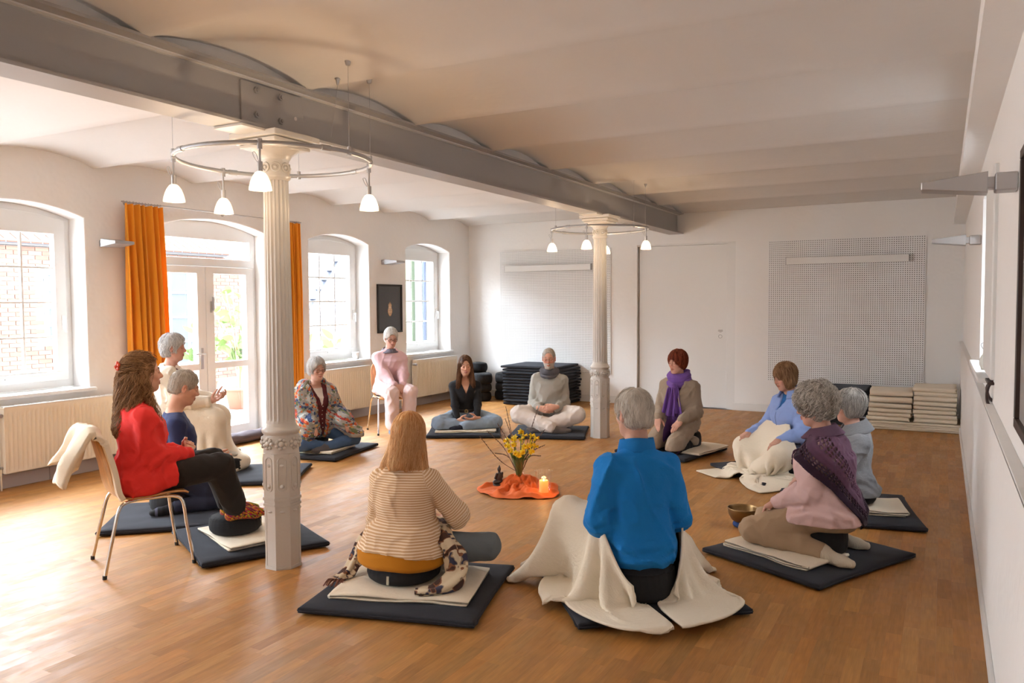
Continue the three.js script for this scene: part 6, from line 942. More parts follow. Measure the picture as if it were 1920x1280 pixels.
// 2 man in navy shirt, kneeling
{
  const T = new Fig({ label: 'grey-haired man in a navy long-sleeved shirt kneeling behind the red sweater', sex: 'm', pos: [2.11, 7.73], face: [0.60, -0.80], seat: 0.225, lean: 0.04, scale: 0.99, nod: 0.30, wrists: [[-0.08, 0.40, 0.26], [0.08, 0.40, 0.26]], knees: [[-0.13, 0.12, 0.40], [0.13, 0.12, 0.40]], ankles: [[-0.15, 0.105, -0.02], [0.15, 0.105, -0.02]], toes: [[-0.155, 0.075, -0.17], [0.16, 0.075, -0.17]], skin: [0.62, 0.35, 0.24], browColor: '#6d5c4c',
    hands: [{ pose: 'rest', fwd: [0.5, -0.1, 0.7], nrm: [0, 0.9, -0.3] }, { pose: 'rest', fwd: [-0.5, -0.1, 0.7], nrm: [0, 0.9, -0.3] }] });
  T.body(); T.top({ name: 'shirt', mat: fabric('#28325a'), ease: 0.012, hem: 0.02, amp: 0.005, neck: T.neckCrew(0.59, 0.25) });
  T.trousers({ mat: fabric('#262b3f'), ease: 0.014, to: 0.95 });
  const st = dataTex(8, 64, (u, v, o) => { const k = [0.06, 0.09, 0.05, 0.28, 0.05, 0.10][Math.floor(v * 12) % 6]; o[0] = k; o[1] = k; o[2] = k * 1.25; return o; }, true, 1); const sm = knit('#ffffff', { map: st, bumpScale: 0.001 });
  for (const i of [0, 1]) T.sock(i, sm, 'striped_sock', { floor: 0.05, uv: (x, y, z) => [x * 4, z * 5] });
  T.hair({ vol: shortHair(0.007, 0.070, -0.055), lo: [-0.12, -0.12, -0.15], hi: [0.12, 0.16, 0.13], c1: '#9a9084', c2: '#cfc4b6', n: 1300, len: 0.03, steps: 4, r: 0.0012, flow: downFlow, lift: 0.006, seed: 8, amp: 0.002 });
  done(T, '335,697 / 350,757');
}
// 3 white shawl woman on chair, lap blanket
const lapField = (T, extra = []) => { const L = T.legBones(0.018, 0.018, 0.02).flat(), lf = loft(T.rows(0.02).filter((r) => r[0] < T.o.seat + 0.45)); return (x, y, z) => { let d = lf(x, y, z); for (const q of L) d = smin(d, q(x, y, z), 0.05); for (const q of extra) d = Math.min(d, q(x, y, z)); return d; }; };
{
  const pos = [0.90, 6.80], T = new Fig({ label: 'grey-haired woman in a cream knitted shawl, white blanket over her legs, by the glazed door', pos, face: whiteF, seat: 0.47, lean: 0.02, scale: 1.0, bulk: 1.12, nod: 0.02, turn: 0.0,
    wrists: [[-0.13, 0.70, 0.36], [0.13, 0.70, 0.36]], knees: [[-0.12, 0.555, 0.42], [0.12, 0.555, 0.42]], ankles: [[-0.10, 0.235, 0.44], [0.10, 0.235, 0.44]], toes: [[-0.10, 0.20, 0.58], [0.10, 0.20, 0.58]], skin: [0.64, 0.36, 0.28], nose: 1.15, jaw: 1.08, browColor: '#8a8078',
    hands: [{ pose: 'mudra', fwd: [0.35, 0.15, 0.9], nrm: [0.2, 1, 0] }, { pose: 'mudra', fwd: [-0.35, 0.15, 0.9], nrm: [-0.2, 1, 0] }] });
  T.body();
  T.top({ name: 'inner_top', mat: fabric('#6b2e35'), ease: 0.010, sleeve: 0, hem: 0.1, neck: T.neckCrew(0.555, 0.5) });
  T.top({ name: 'knitted_shawl', mat: felt('#eadfcc', { bumpScale: 0.002 }), ease: 0.024, armEase: 0.014, cuff: 0.032, sleeve: 0.88, k: 0.06, hem: 0.0, amp: 0.012, neck: (x, y, z) => Math.max(y - (T.seat + 0.615), Math.min(z + 0.03, (y - (T.seat + 0.40)) * 0.42 - Math.abs(x))), maxY: 0.70 });
  T.trousers({ mat: fabric('#bdb3a3'), ease: 0.010 });
  for (const i of [0, 1]) T.sock(i, knit('#cfc6b8'), 'sock');
  const sh = shortHair(0.022, 0.08, -0.08); T.hair({ vol: (x, y, z) => sh(x, y, z) - 0.004 * noise(x * 45, y * 45, z * 45), lo: [-0.13, -0.12, -0.16], hi: [0.13, 0.18, 0.14], c1: '#b0adab', c2: '#efece8', n: 1100, len: 0.07, steps: 7, r: 0.0016, curl: 0.006, curlF: 1.2, flow: downFlow, lift: 0.008, seed: 9, amp: 0.006, fr: 50 });
  const fld = lapField(T, [ell([0, 0.11, 0.5], [0.19, 0.085, 0.19])]);
  const cl = settle({ nu: 56, nv: 64, start: (u, v) => [(u - 0.5) * 0.92, 0.80 + 0.0 * v, lerp(0.12, 1.0, v)], rest: (u, v) => [(u - 0.5) * 1.0, 0, v * 1.0], pin: (u, v) => v === 0 && u > 0.3 && u < 0.7, field: fld, floor: (x, z) => 0.02, steps: 190, thick: 0.012, th: 0.01, push: (x, y, z, it) => z > 0.5 && y < 0.5 ? [0, 0, -0.0012] : [0, 0, 0] });
  mesh('lap_blanket', cl, M2.cream, T.g); done(T, '320,625 / 338,680');
}
// 4 woman in floral shawl
const crossed = (s, w = 0.30, kz = 0.28, ky = 0.13) => ({ knees: [[-w, ky, kz], [w, ky, kz]], ankles: [[0.06, 0.095, 0.30], [-0.07, 0.105, 0.37]], toes: [[0.20, 0.085, 0.28], [-0.20, 0.09, 0.37]] });
{
  const T = new Fig({ label: 'grey-haired woman with glasses wrapped in a colourful floral shawl, cross-legged in blue jeans', pos: [1.27, 5.28], face: [0.93, 0.36], seat: 0.185, lean: 0.05, scale: 0.98, bulk: 1.05, nod: 0.08, turn: 0.0, ...crossed(0, 0.30, 0.28, 0.145), wrists: [[-0.20, 0.36, 0.28], [0.20, 0.36, 0.28]], skin: [0.63, 0.36, 0.27], browColor: '#8a8078', hands: [{ pose: 'rest', fwd: [0.1, -0.5, 0.8], nrm: [0, -0.9, -0.4] }, { pose: 'rest', fwd: [-0.1, -0.5, 0.8], nrm: [0, -0.9, -0.4] }] });
  T.body();
  T.top({ name: 'white_top', mat: fabric('#e8ddd4'), ease: 0.010, sleeve: 0, hem: 0.05, neck: T.neckCrew(0.545, 0.5) });
  T.top({ name: 'maroon_cardigan', mat: fabric('#5a2226'), ease: 0.018, sleeve: 0.9, hem: 0.02, neck: (x, y, z) => Math.max(y - (T.seat + 0.59), Math.min(z, (y - (T.seat + 0.33)) * 0.30 - Math.abs(x))) });
  const bt = []; for (let i = 0; i < 6; i++) { const y = T.seat + 0.10 + i * 0.045; let z = 0.4; for (let k = 0; k < 90 && T.lastField(0.008, y, z) > 0.001; k++) z -= 0.003; bt.push(ball(0.006, [0.008, y, z], [1, 1, 0.6], 8)); } mesh('buttons', join(bt), std('#e5dfd5', 0.4), T.g);
  const cv = document.createElement('canvas'); cv.width = cv.height = 512; const c = cv.getContext('2d'); c.fillStyle = '#aaa59d'; c.fillRect(0, 0, 512, 512); const s0 = seed; seed = 77;
  const blob = (col, n, a, b) => { for (let i = 0; i < n; i++) { c.fillStyle = col; const x = rnd() * 512, y = rnd() * 512, r = rr(a, b), m = 5 + (rnd() * 3 | 0), ph = rnd() * 6; for (const [ox, oy] of [[0, 0], [512, 0], [-512, 0], [0, 512], [0, -512]]) for (let k = 0; k < m; k++) { const an = ph + k / m * 6.28; c.beginPath(); c.ellipse(x + ox + Math.cos(an) * r * 0.6, y + oy + Math.sin(an) * r * 0.6, r * 0.5, r * 0.35, an, 0, 7); c.fill(); } } };
  blob('#8c8d86', 90, 14, 30); blob('#31466f', 46, 10, 24); blob('#6f7a58', 46, 9, 20); blob('#c4562c', 30, 12, 24); blob('#d0713c', 26, 8, 16); blob('#a83430', 20, 9, 18); blob('#4a5c86', 30, 8, 18); blob('#d9a84a', 22, 6, 12); blob('#d8d2c8', 24, 5, 11); blob('#26324e', 26, 5, 10); seed = s0;
  const tx = new THREE.CanvasTexture(cv); tx.colorSpace = THREE.SRGBColorSpace; tx.wrapS = tx.wrapT = THREE.RepeatWrapping; tx.repeat.set(3.1, 3.1);
  T.top({ name: 'floral_shawl', mat: fabric('#ffffff', { map: tx }), ease: 0.036, armEase: 0.030, cuff: 0.060, sleeve: 1.06, k: 0.09, hem: -0.01, amp: 0.014, f: 7, maxY: 0.72, add: [cone3([0.2, 0.33, 0.24], [0.30, 0.22, 0.33], 0.06, 0.09), cone3([-0.2, 0.33, 0.24], [-0.24, 0.24, 0.26], 0.07, 0.09), cone3([-0.1, T.seat + 0.56, -0.02], [0.1, T.seat + 0.56, -0.02], 0.05, 0.05)], pts: [[0.36, 0.2, 0.42], [-0.36, 0.2, 0.36]],
    neck: (x, y, z) => Math.max(Math.min(y - (T.seat + 0.60), 0.075 - Math.hypot(x, z - 0.0)) * 1, Math.min(z - 0.02, 0.012 + (y - (T.seat + 0.02)) * 0.16 - Math.abs(x - 0.008))), uv: (x, y, z, nx, ny, nz) => [Math.atan2(x, z + 0.05) * 0.24, y * 0.9 + z * 0.35] });
  T.trousers({ mat: fabric('#4d6a92', { bumpScale: 0.0008 }), ease: 0.014, floor: MT + 0.03, to: 0.92 });
  for (const i of [0, 1]) T.sock(i, knit('#5d5b5e'), 'sock', { floor: MT + 0.002 });
  const sh = shortHair(0.022, 0.08, -0.07); T.hair({ vol: (x, y, z) => sh(x, y, z) - 0.003 * noise(x * 40, y * 40, z * 40), lo: [-0.13, -0.12, -0.16], hi: [0.13, 0.18, 0.14], c1: '#b9b6b3', c2: '#f0ede9', n: 1000, len: 0.06, steps: 6, r: 0.0015, curl: 0.003, flow: downFlow, lift: 0.008, seed: 10, amp: 0.005 });
  T.glasses('#3b2428', 0.017, 0.0016, 1.4); done(T, '603,668 / 620,710');
}
// 5 woman in pink on a chair
{
  const T = new Fig({ label: 'grey-haired woman in a pink sweater and dark glasses, seated on a chair by the wall', pos: [1.15, 3.80], face: pinkF, seat: 0.468, lean: 0.05, scale: 0.98, nod: 0.32, wrists: [[-0.05, 0.62, 0.36], [0.06, 0.62, 0.36]], knees: [[-0.10, 0.525, 0.42], [0.13, 0.525, 0.42]], ankles: [[-0.07, 0.085, 0.36], [0.11, 0.085, 0.40]], toes: [[-0.08, 0.035, 0.52], [0.12, 0.035, 0.54]], skin: [0.62, 0.36, 0.28], browColor: '#8a8078', hands: [{ pose: 'rest', fwd: [0.5, -0.5, 0.6], nrm: [0.2, -0.6, -0.7] }, { pose: 'rest', fwd: [-0.5, -0.5, 0.6], nrm: [-0.2, -0.6, -0.7] }] });
  T.body(); T.top({ name: 'sweater', mat: fabric('#e2bcc0'), ease: 0.022, armEase: 0.016, cuff: 0.012, hem: 0.02, amp: 0.009, neck: T.neckCrew(0.585, 0.2) });
  const n0 = vadd(T.neckTop, [0, -0.075 * 1, -0.022]); mesh('cowl_collar', sheetFn((u, v) => { const a = u * 6.2832, r = lerp(0.060, 0.094, v) + 0.004 * Math.sin(a * 3 + v * 4); return [n0[0] + Math.sin(a) * r * 1.2, n0[1] + lerp(0.030, -0.016, v) + 0.006 * Math.sin(a * 2 + 1) - 0.012 * Math.cos(a), n0[2] + Math.cos(a) * r]; }, 48, 8, 0.012), fabric('#7d7986'), T.g);
  T.trousers({ mat: fabric('#ecd5d4'), ease: 0.018, kneeEase: 0.018, cuff: 0.045, to: 0.86, amp: 0.008 });
  for (const i of [0, 1]) { T.sock(i, knit('#d98f9c'), 'sock', { r: 0.95, up: 0.1 }); const t = T.toe[i], a = T.an[i]; mesh('slipper', nets(union([cone3([a[0], 0.045, a[2] - 0.03], [t[0], 0.045, t[2]], 0.045, 0.042)], 0.02), ...bounds([[a[0], 0.045, a[2] - 0.03], [t[0], 0.045, t[2]]], 0.06), 0.009), felt('#64758c'), T.g); }
  const sh = shortHair(0.015, 0.078, -0.09), bun = ell([0, 0.03, -0.125], [0.032, 0.032, 0.03]); T.hair({ vol: (x, y, z) => smin(sh(x, y, z), bun(x, y, z), 0.02), lo: [-0.12, -0.13, -0.18], hi: [0.12, 0.17, 0.13], c1: '#b5b1ab', c2: '#ece7e0', n: 900, len: 0.07, steps: 6, r: 0.0015, flow: (p) => vnor([-p[0] * 0.6, -0.1, -1]), lift: 0.003, seed: 12 });
  T.glasses('#2b2226', 0.020, 0.0022, 1.25); done(T, '722,612 / 727,655');
}
// 6 woman in black top
{
  const T = new Fig({ label: 'young woman with long straight brown hair, black v-neck top and light jeans, cross-legged', pos: [1.98, 3.36], face: [0.60, 0.80], seat: 0.10, lean: 0.03, scale: 1.0, bulk: 0.92, nod: 0.16, turn: 0, ...crossed(0, 0.34, 0.27, 0.14), wrists: [[-0.115, 0.175, 0.30], [0.115, 0.175, 0.30]], skin: [0.64, 0.36, 0.25], browColor: '#3a271b', lips: [0.5, 0.2, 0.18], hands: [{ pose: 'rest', fwd: [0.9, -0.1, 0.35], nrm: [-0.1, 0.75, -0.6] }, { pose: 'rest', fwd: [-0.9, -0.1, 0.35], nrm: [0.1, 0.75, -0.6], off: [0, 0.022, 0.02] }] });
  T.body(); T.top({ name: 'black_top', mat: knit('#17171b', { bumpScale: 0.0008 }), ease: 0.007, cuff: 0.004, hem: 0.14, amp: 0.003, neck: (x, y, z) => Math.max(y - (T.seat + 0.585), Math.min(z - 0.01, (y - (T.seat + 0.375)) * 0.40 - Math.abs(x))) });
  T.trousers({ mat: fabric('#8d9fb2', { bumpScale: 0.0008 }), ease: 0.016, kneeEase: 0.02, cuff: 0.03, waist: 0.195, floor: MT + 0.026, to: 0.9, amp: 0.007 });
  const bl = loft(T.rows(0.021)), by = T.seat + 0.165; mesh('belt', nets((x, y, z) => Math.max(bl(x, y, z), Math.abs(y - by) - 0.02), [-0.22, by - 0.04, -0.2], [0.22, by + 0.04, 0.25], 0.008), std('#221c1b', 0.5), T.g);
  let bz = 0.3; while (bl(0, by, bz) > 0.001 && bz > 0) bz -= 0.002; mesh('belt_buckle', join([norm(new THREE.TorusGeometry(0.020, 0.0045, 8, 24)).translate(0, by, bz + 0.004), norm(new THREE.TorusGeometry(0.010, 0.003, 8, 20)).translate(0, by, bz + 0.004)]), std('#b8a67c', 0.35, { metalness: 0.8 }), T.g);
  for (const i of [0, 1]) T.sock(i, knit('#1b1c2a'), 'sock', { floor: MT + 0.028 });
  const cap = CAP(0.010, 0.01), face = ell([0, -0.045, 0.118], [0.058, 0.148, 0.098]), len = union([cone3([0, -0.02, -0.06], [0, -0.24, -0.085], 0.068, 0.06), cone3([-0.066, 0.0, -0.01], [-0.092, -0.27, 0.055], 0.030, 0.034), cone3([0.066, 0.0, -0.01], [0.092, -0.27, 0.055], 0.030, 0.034), cone3([-0.05, -0.1, -0.05], [-0.085, -0.27, -0.02], 0.04, 0.04), cone3([0.05, -0.1, -0.05], [0.085, -0.27, -0.02], 0.04, 0.04)], 0.03);
  T.hair({ vol: (x, y, z) => smax(smax(smin(cap(x, y, z), len(x, y, z), 0.025), -face(x, y, z), 0.01), -0.30 - y, 0.006), lo: [-0.16, -0.34, -0.18], hi: [0.16, 0.16, 0.14], c1: '#432b1d', c2: '#8c6346', n: 1100, len: 0.22, steps: 10, r: 0.0016, curl: 0.001, block: (x, y, z) => face(x, y, z) + 0.003, flow: (p) => p[1] > 0.07 ? vnor([p[0] * 6 + 0.3 * Math.sign(p[0]), -0.5, -0.2]) : [p[0] * 0.6, -1, 0.0], lift: 0.003, seed: 14, h: 0.0065, streak: 0.06, fr: 110 });
  done(T, '876,662 / 877,700');
}
// 7 man in grey sweater
{
  const T = new Fig({ label: 'bald bearded man with glasses, grey sweater and scarf, white trousers, cross-legged', sex: 'm', pos: [2.95, 2.96], face: [0.36, 0.93], seat: 0.165, lean: 0.03, scale: 0.98, bulk: 1.02, nod: 0.14, knees: [[-0.35, 0.25, 0.26], [0.35, 0.25, 0.26]], ankles: [[0.10, 0.10, 0.42], [-0.06, 0.105, 0.36]], toes: [[0.26, 0.085, 0.40], [-0.22, 0.085, 0.34]], wrists: [[-0.10, 0.325, 0.26], [0.10, 0.325, 0.26]], skin: [0.66, 0.35, 0.25], beard: [0.62, 0.56, 0.5], browColor: '#9a8f84', rosy: 1.4, hands: [{ pose: 'hold', fwd: [0.93, -0.22, 0.25], nrm: [0.2, -0.2, -0.95], off: [0.01, 0, 0.01] }, { pose: 'hold', fwd: [-0.93, -0.12, 0.25], nrm: [-0.2, -0.25, -0.95], off: [-0.01, 0.02, 0.034] }] });
  T.body(); T.top({ name: 'sweater', mat: felt('#a39f96', { bumpScale: 0.0015 }), ease: 0.018, armEase: 0.012, cuff: 0.012, hem: -0.0, amp: 0.012, neck: T.neckCrew(0.60, 0.2), hemFn: (x, z) => 0.05 * sstep(0.04, 0.14, z) });
  const n0 = vadd(T.neckTop, [0, -0.055, -0.012]); const sc = fabric('#5b5a60');
  mesh('scarf', join([sheetFn((u, v) => { const a = u * 6.2832 * 1.0, k = v * 6.2832, r = 0.078 + 0.030 * Math.cos(k) + 0.006 * Math.sin(a * 5 + k * 2) + 0.006 * noise(a * 2, k, 3); return [n0[0] + Math.sin(a) * r * 1.08, n0[1] + 0.035 * Math.sin(k) * (1 + 0.25 * Math.cos(a)) - 0.022 * Math.cos(a) + 0.005 * Math.sin(a * 4 + k * 3), n0[2] + Math.cos(a) * r]; }, 64, 24, 0.004), sheetFn((u, v) => { const a = u * 6.2832, k = v * 6.2832, r = 0.085 + 0.022 * Math.cos(k) + 0.005 * noise(a * 3, k, 6); return [n0[0] + Math.sin(a) * r * 1.1, n0[1] - 0.035 + 0.022 * Math.sin(k) - 0.035 * Math.cos(a) , n0[2] + Math.cos(a) * r + 0.01]; }, 64, 18, 0.004)]), sc, T.g);
  T.trousers({ mat: fabric('#ddd2c9'), ease: 0.020, kneeEase: 0.026, cuff: 0.045, floor: MT + 0.006, to: 0.88, amp: 0.009 });
  for (const i of [0, 1]) T.sock(i, knit('#6e625b'), 'sock', { floor: MT + 0.002, r: 1.05 });
  const thin = shortHair(0.0035, 0.092, -0.07); T.hair({ vol: thin, lo: [-0.11, -0.12, -0.14], hi: [0.11, 0.15, 0.12], c1: '#9b9288', c2: '#cfc7bc', n: 220, len: 0.025, steps: 3, r: 0.0018, flow: downFlow, lift: 0.003, seed: 15, amp: 0.001, h: 0.0045 });
  T.glasses('#6a6570', 0.018, 0.0010, 1.35); done(T, '1031,649 / 1031,692');
}
// 8 woman with purple scarf
{
  const T = new Fig({ label: 'red-haired woman in a brown cardigan and purple scarf kneeling with hands on her thighs', pos: [4.76, 3.56], face: [-0.14, 0.99], seat: 0.235, lean: 0.02, scale: 1.0, nod: 0.08, turn: -0.28, knees: [[-0.12, 0.12, 0.40], [0.12, 0.12, 0.40]], ankles: [[-0.13, 0.10, -0.02], [0.13, 0.10, -0.02]], toes: [[-0.13, 0.075, -0.18], [0.13, 0.075, -0.18]], wrists: [[-0.13, 0.385, 0.24], [0.13, 0.385, 0.24]], skin: [0.64, 0.36, 0.27], browColor: '#6a3b26', hands: [{ pose: 'flat', fwd: [0.3, -0.65, 0.7], nrm: [0.1, -0.8, -0.6] }, { pose: 'flat', fwd: [-0.3, -0.65, 0.7], nrm: [-0.1, -0.8, -0.6] }] });
  T.body(); T.top({ name: 'purple_dress', mat: fabric('#4b2c63'), ease: 0.010, sleeve: 0, hem: -0.02, neck: T.neckCrew(0.56, 0.4), add: T.legBones(0.016, 0.016, 0).map((q) => q[0]), noHem: true, pts: [[0.2, 0.1, 0.45], [-0.2, 0.1, 0.45]] });
  T.top({ name: 'cardigan', mat: felt('#9c8b79', { bumpScale: 0.003 }), ease: 0.028, armEase: 0.014, cuff: 0.016, hem: -0.14, amp: 0.009, maxY: 0.66, add: T.legBones(0.030, 0.030, 0).map((q) => q[0]).concat([cone3([-0.13, 0.14, 0.30], [0.13, 0.14, 0.30], 0.06, 0.06), cone3([-0.16, 0.14, 0.0], [0.16, 0.14, 0.0], 0.06, 0.06)]), pts: [[0.22, 0.08, 0.48], [-0.22, 0.08, 0.48]], neck: (x, y, z) => Math.max(y - (T.seat + 0.59), Math.min(z - 0.02, 0.055 - Math.abs(x) + Math.max(0, y - T.seat - 0.25) * 0.14 - 0.02 * Math.sin(y * 12))) });
  T.trousers({ mat: fabric('#17151a'), ease: 0.008, to: 0.95, floor: MT }); for (const i of [0, 1]) T.sock(i, knit('#6b6a6c'), 'sock', { floor: MT + 0.002 });
  const n0 = vadd(T.neckTop, [0, -0.05, -0.012]), sc = fabric('#7d57a8'), loop = (R, w, h, dy, tilt) => sheetFn((u, v) => { const a = u * 6.2832, k = v * 6.2832, r = R + w * Math.cos(k) + 0.007 * Math.sin(a * 5 + k * 2) + 0.008 * noise(a * 2, k, 3); return [n0[0] + Math.sin(a) * r * 1.1, n0[1] + dy + h * Math.sin(k) * (1 + 0.2 * Math.cos(a)) - tilt * Math.cos(a), n0[2] + Math.cos(a) * r]; }, 64, 20, 0.004);
  const ch = T.seat + 0.47, end = (x0, x1, len, z0) => sheetFn((u, v) => { const s = u * 2 - 1, w = lerp(0.045, 0.075, v); const x = lerp(x0, x1, v) + s * w, y = ch - v * len; let z = z0 + 0.018 * Math.sin(s * 6 + v * 2) + 0.01 * Math.sin(s * 13) - 0.02 * v; return [x, y, z]; }, 30, 24, 0.006);
  mesh('scarf', join([loop(0.084, 0.026, 0.040, 0.010, 0.03), loop(0.092, 0.022, 0.028, -0.038, 0.06), end(0.0, -0.055, 0.30, 0.175), end(0.01, 0.03, 0.27, 0.165), lathe([[0, -0.035], [0.03, -0.028], [0.042, 0], [0.03, 0.028], [0, 0.035]], 20, [0.0, ch + 0.005, 0.145])]), sc, T.g);
  const fr = []; for (let i = 0; i < 26; i++) { const s = i % 13 / 12 * 2 - 1, b = i < 13 ? [-0.055, 0.30, 0.155] : [0.03, 0.27, 0.145]; const x = b[0] + s * 0.075, z = b[2] + 0.018 * Math.sin(s * 6 + 2); fr.push(rod([x, ch - b[1] + 0.004, z], [x + rr(-0.006, 0.006), ch - b[1] - 0.035, z + 0.004], 0.0022, 5)); } mesh('scarf_fringe', join(fr), sc, T.g);
  const cap = CAP(0.02, 0.008), side = union([ell([0, -0.01, -0.045], [0.082, 0.085, 0.07]), ell([-0.066, 0.0, -0.005], [0.022, 0.06, 0.045]), ell([0.066, 0.0, -0.005], [0.022, 0.06, 0.045])], 0.02), face = ell([0, -0.062, 0.118], [0.068, 0.118, 0.088]);
  T.hair({ vol: (x, y, z) => smax(smax(smin(cap(x, y, z), side(x, y, z), 0.02), -face(x, y, z), 0.01), -0.09 - y, 0.02), lo: [-0.13, -0.13, -0.16], hi: [0.13, 0.17, 0.14], c1: '#56200f', c2: '#a95236', n: 1000, len: 0.085, steps: 7, r: 0.0017, curl: 0.002, flow: downFlow, lift: 0.006, seed: 16, amp: 0.005 });
  done(T, '1268,660 / 1255,703');
}
// 9 woman in light blue fleece with lap blanket
{
  const T = new Fig({ label: 'woman with a brown bob in a light blue zip fleece, white blanket over her lap', pos: [6.0, 4.22], face: [-0.66, 0.75], seat: 0.20, lean: 0.05, scale: 0.99, bulk: 1.06, nod: 0.26, turn: -0.12, knees: [[-0.25, 0.26, 0.34], [0.25, 0.26, 0.34]], ankles: [[-0.04, 0.11, 0.34], [0.06, 0.11, 0.40]], toes: [[0.1, 0.09, 0.34], [-0.1, 0.09, 0.42]], wrists: [[-0.22, 0.385, 0.30], [0.20, 0.385, 0.30]], skin: [0.60, 0.33, 0.24], browColor: '#6a4c36', hands: [{ pose: 'rest', fwd: [-0.15, -0.45, 0.85], nrm: [0, -0.9, -0.45] }, { pose: 'rest', fwd: [0.1, -0.45, 0.85], nrm: [0, -0.9, -0.45] }] });
  T.body(); T.top({ name: 'inner_top', mat: fabric('#1d5f9e'), ease: 0.008, sleeve: 0, hem: 0.3, neck: T.neckCrew(0.575, 0.4) });
  const f = felt('#8ea6dc'); T.top({ name: 'fleece_jacket', mat: f, ease: 0.024, armEase: 0.014, cuff: 0.010, hem: 0.0, amp: 0.008, neck: (x, y, z) => Math.max(y - (T.seat + 0.60), Math.min(z - 0.02, (y - (T.seat + 0.40)) * 0.30 - Math.abs(x))) });
  const n0 = vadd(T.neckTop, [0, -0.05, -0.015]); mesh('collar', sheetFn((u, v) => { const a = lerp(0.55, 5.73, u), r = lerp(0.074, 0.105, v); return [n0[0] + Math.sin(a) * r * 1.1, n0[1] + lerp(0.035, -0.03, v) - 0.045 * Math.cos(a) * 0.6, n0[2] + Math.cos(a) * r]; }, 40, 6, 0.010), f, T.g);
  const zp = []; for (let i = 0; i <= 10; i++) { const y = T.seat + 0.16 + i * 0.024; let z = 0.4; for (let k = 0; k < 120 && T.lastField(0.0, y, z) > 0.001; k++) z -= 0.002; zp.push([0, y, z + 0.001]); } mesh('zip', tube(zp, 0.0035, 24, 5), std('#6f86bd', 0.5), T.g);
  T.trousers({ mat: fabric('#3a4256'), ease: 0.010, floor: MT });
  const fld = lapField(T); const cl = settle({ nu: 64, nv: 64, start: (u, v) => [(u - 0.5) * 1.25, 0.50, lerp(0.15, 0.92, v)], rest: (u, v) => [(u - 0.5) * 1.46, 0, v * 0.92], pin: (u, v) => v === 0 && u > 0.36 && u < 0.64, field: fld, floor: (x, z) => 0.058 * sstep(0.62, 0.54, Math.hypot(x, z)) + 0.002, steps: 200, thick: 0.011, th: 0.009, push: (x, y, z) => y < 0.3 ? [-x * 0.0020, 0, -(z - 0.32) * 0.0024] : [0, 0, 0] });
  mesh('lap_blanket', cl, M2.cream, T.g);
  const cap = CAP(0.018, 0.008), side = union([ell([0, -0.025, -0.04], [0.088, 0.09, 0.068]), ell([-0.072, -0.03, 0.01], [0.026, 0.085, 0.052]), ell([0.072, -0.03, 0.01], [0.026, 0.085, 0.052])], 0.025), face = ell([0, -0.085, 0.122], [0.060, 0.125, 0.085]);
  T.hair({ vol: (x, y, z) => smax(smax(smin(cap(x, y, z), side(x, y, z), 0.02), -face(x, y, z), 0.01), -0.105 - y, 0.012), lo: [-0.13, -0.13, -0.16], hi: [0.13, 0.17, 0.14], c1: '#6b482e', c2: '#b58d67', n: 1100, len: 0.10, steps: 8, r: 0.0016, flow: downFlow, lift: 0.004, seed: 17, amp: 0.003, streak: 0.1 });
  done(T, '1467,686 / 1450,730');
}
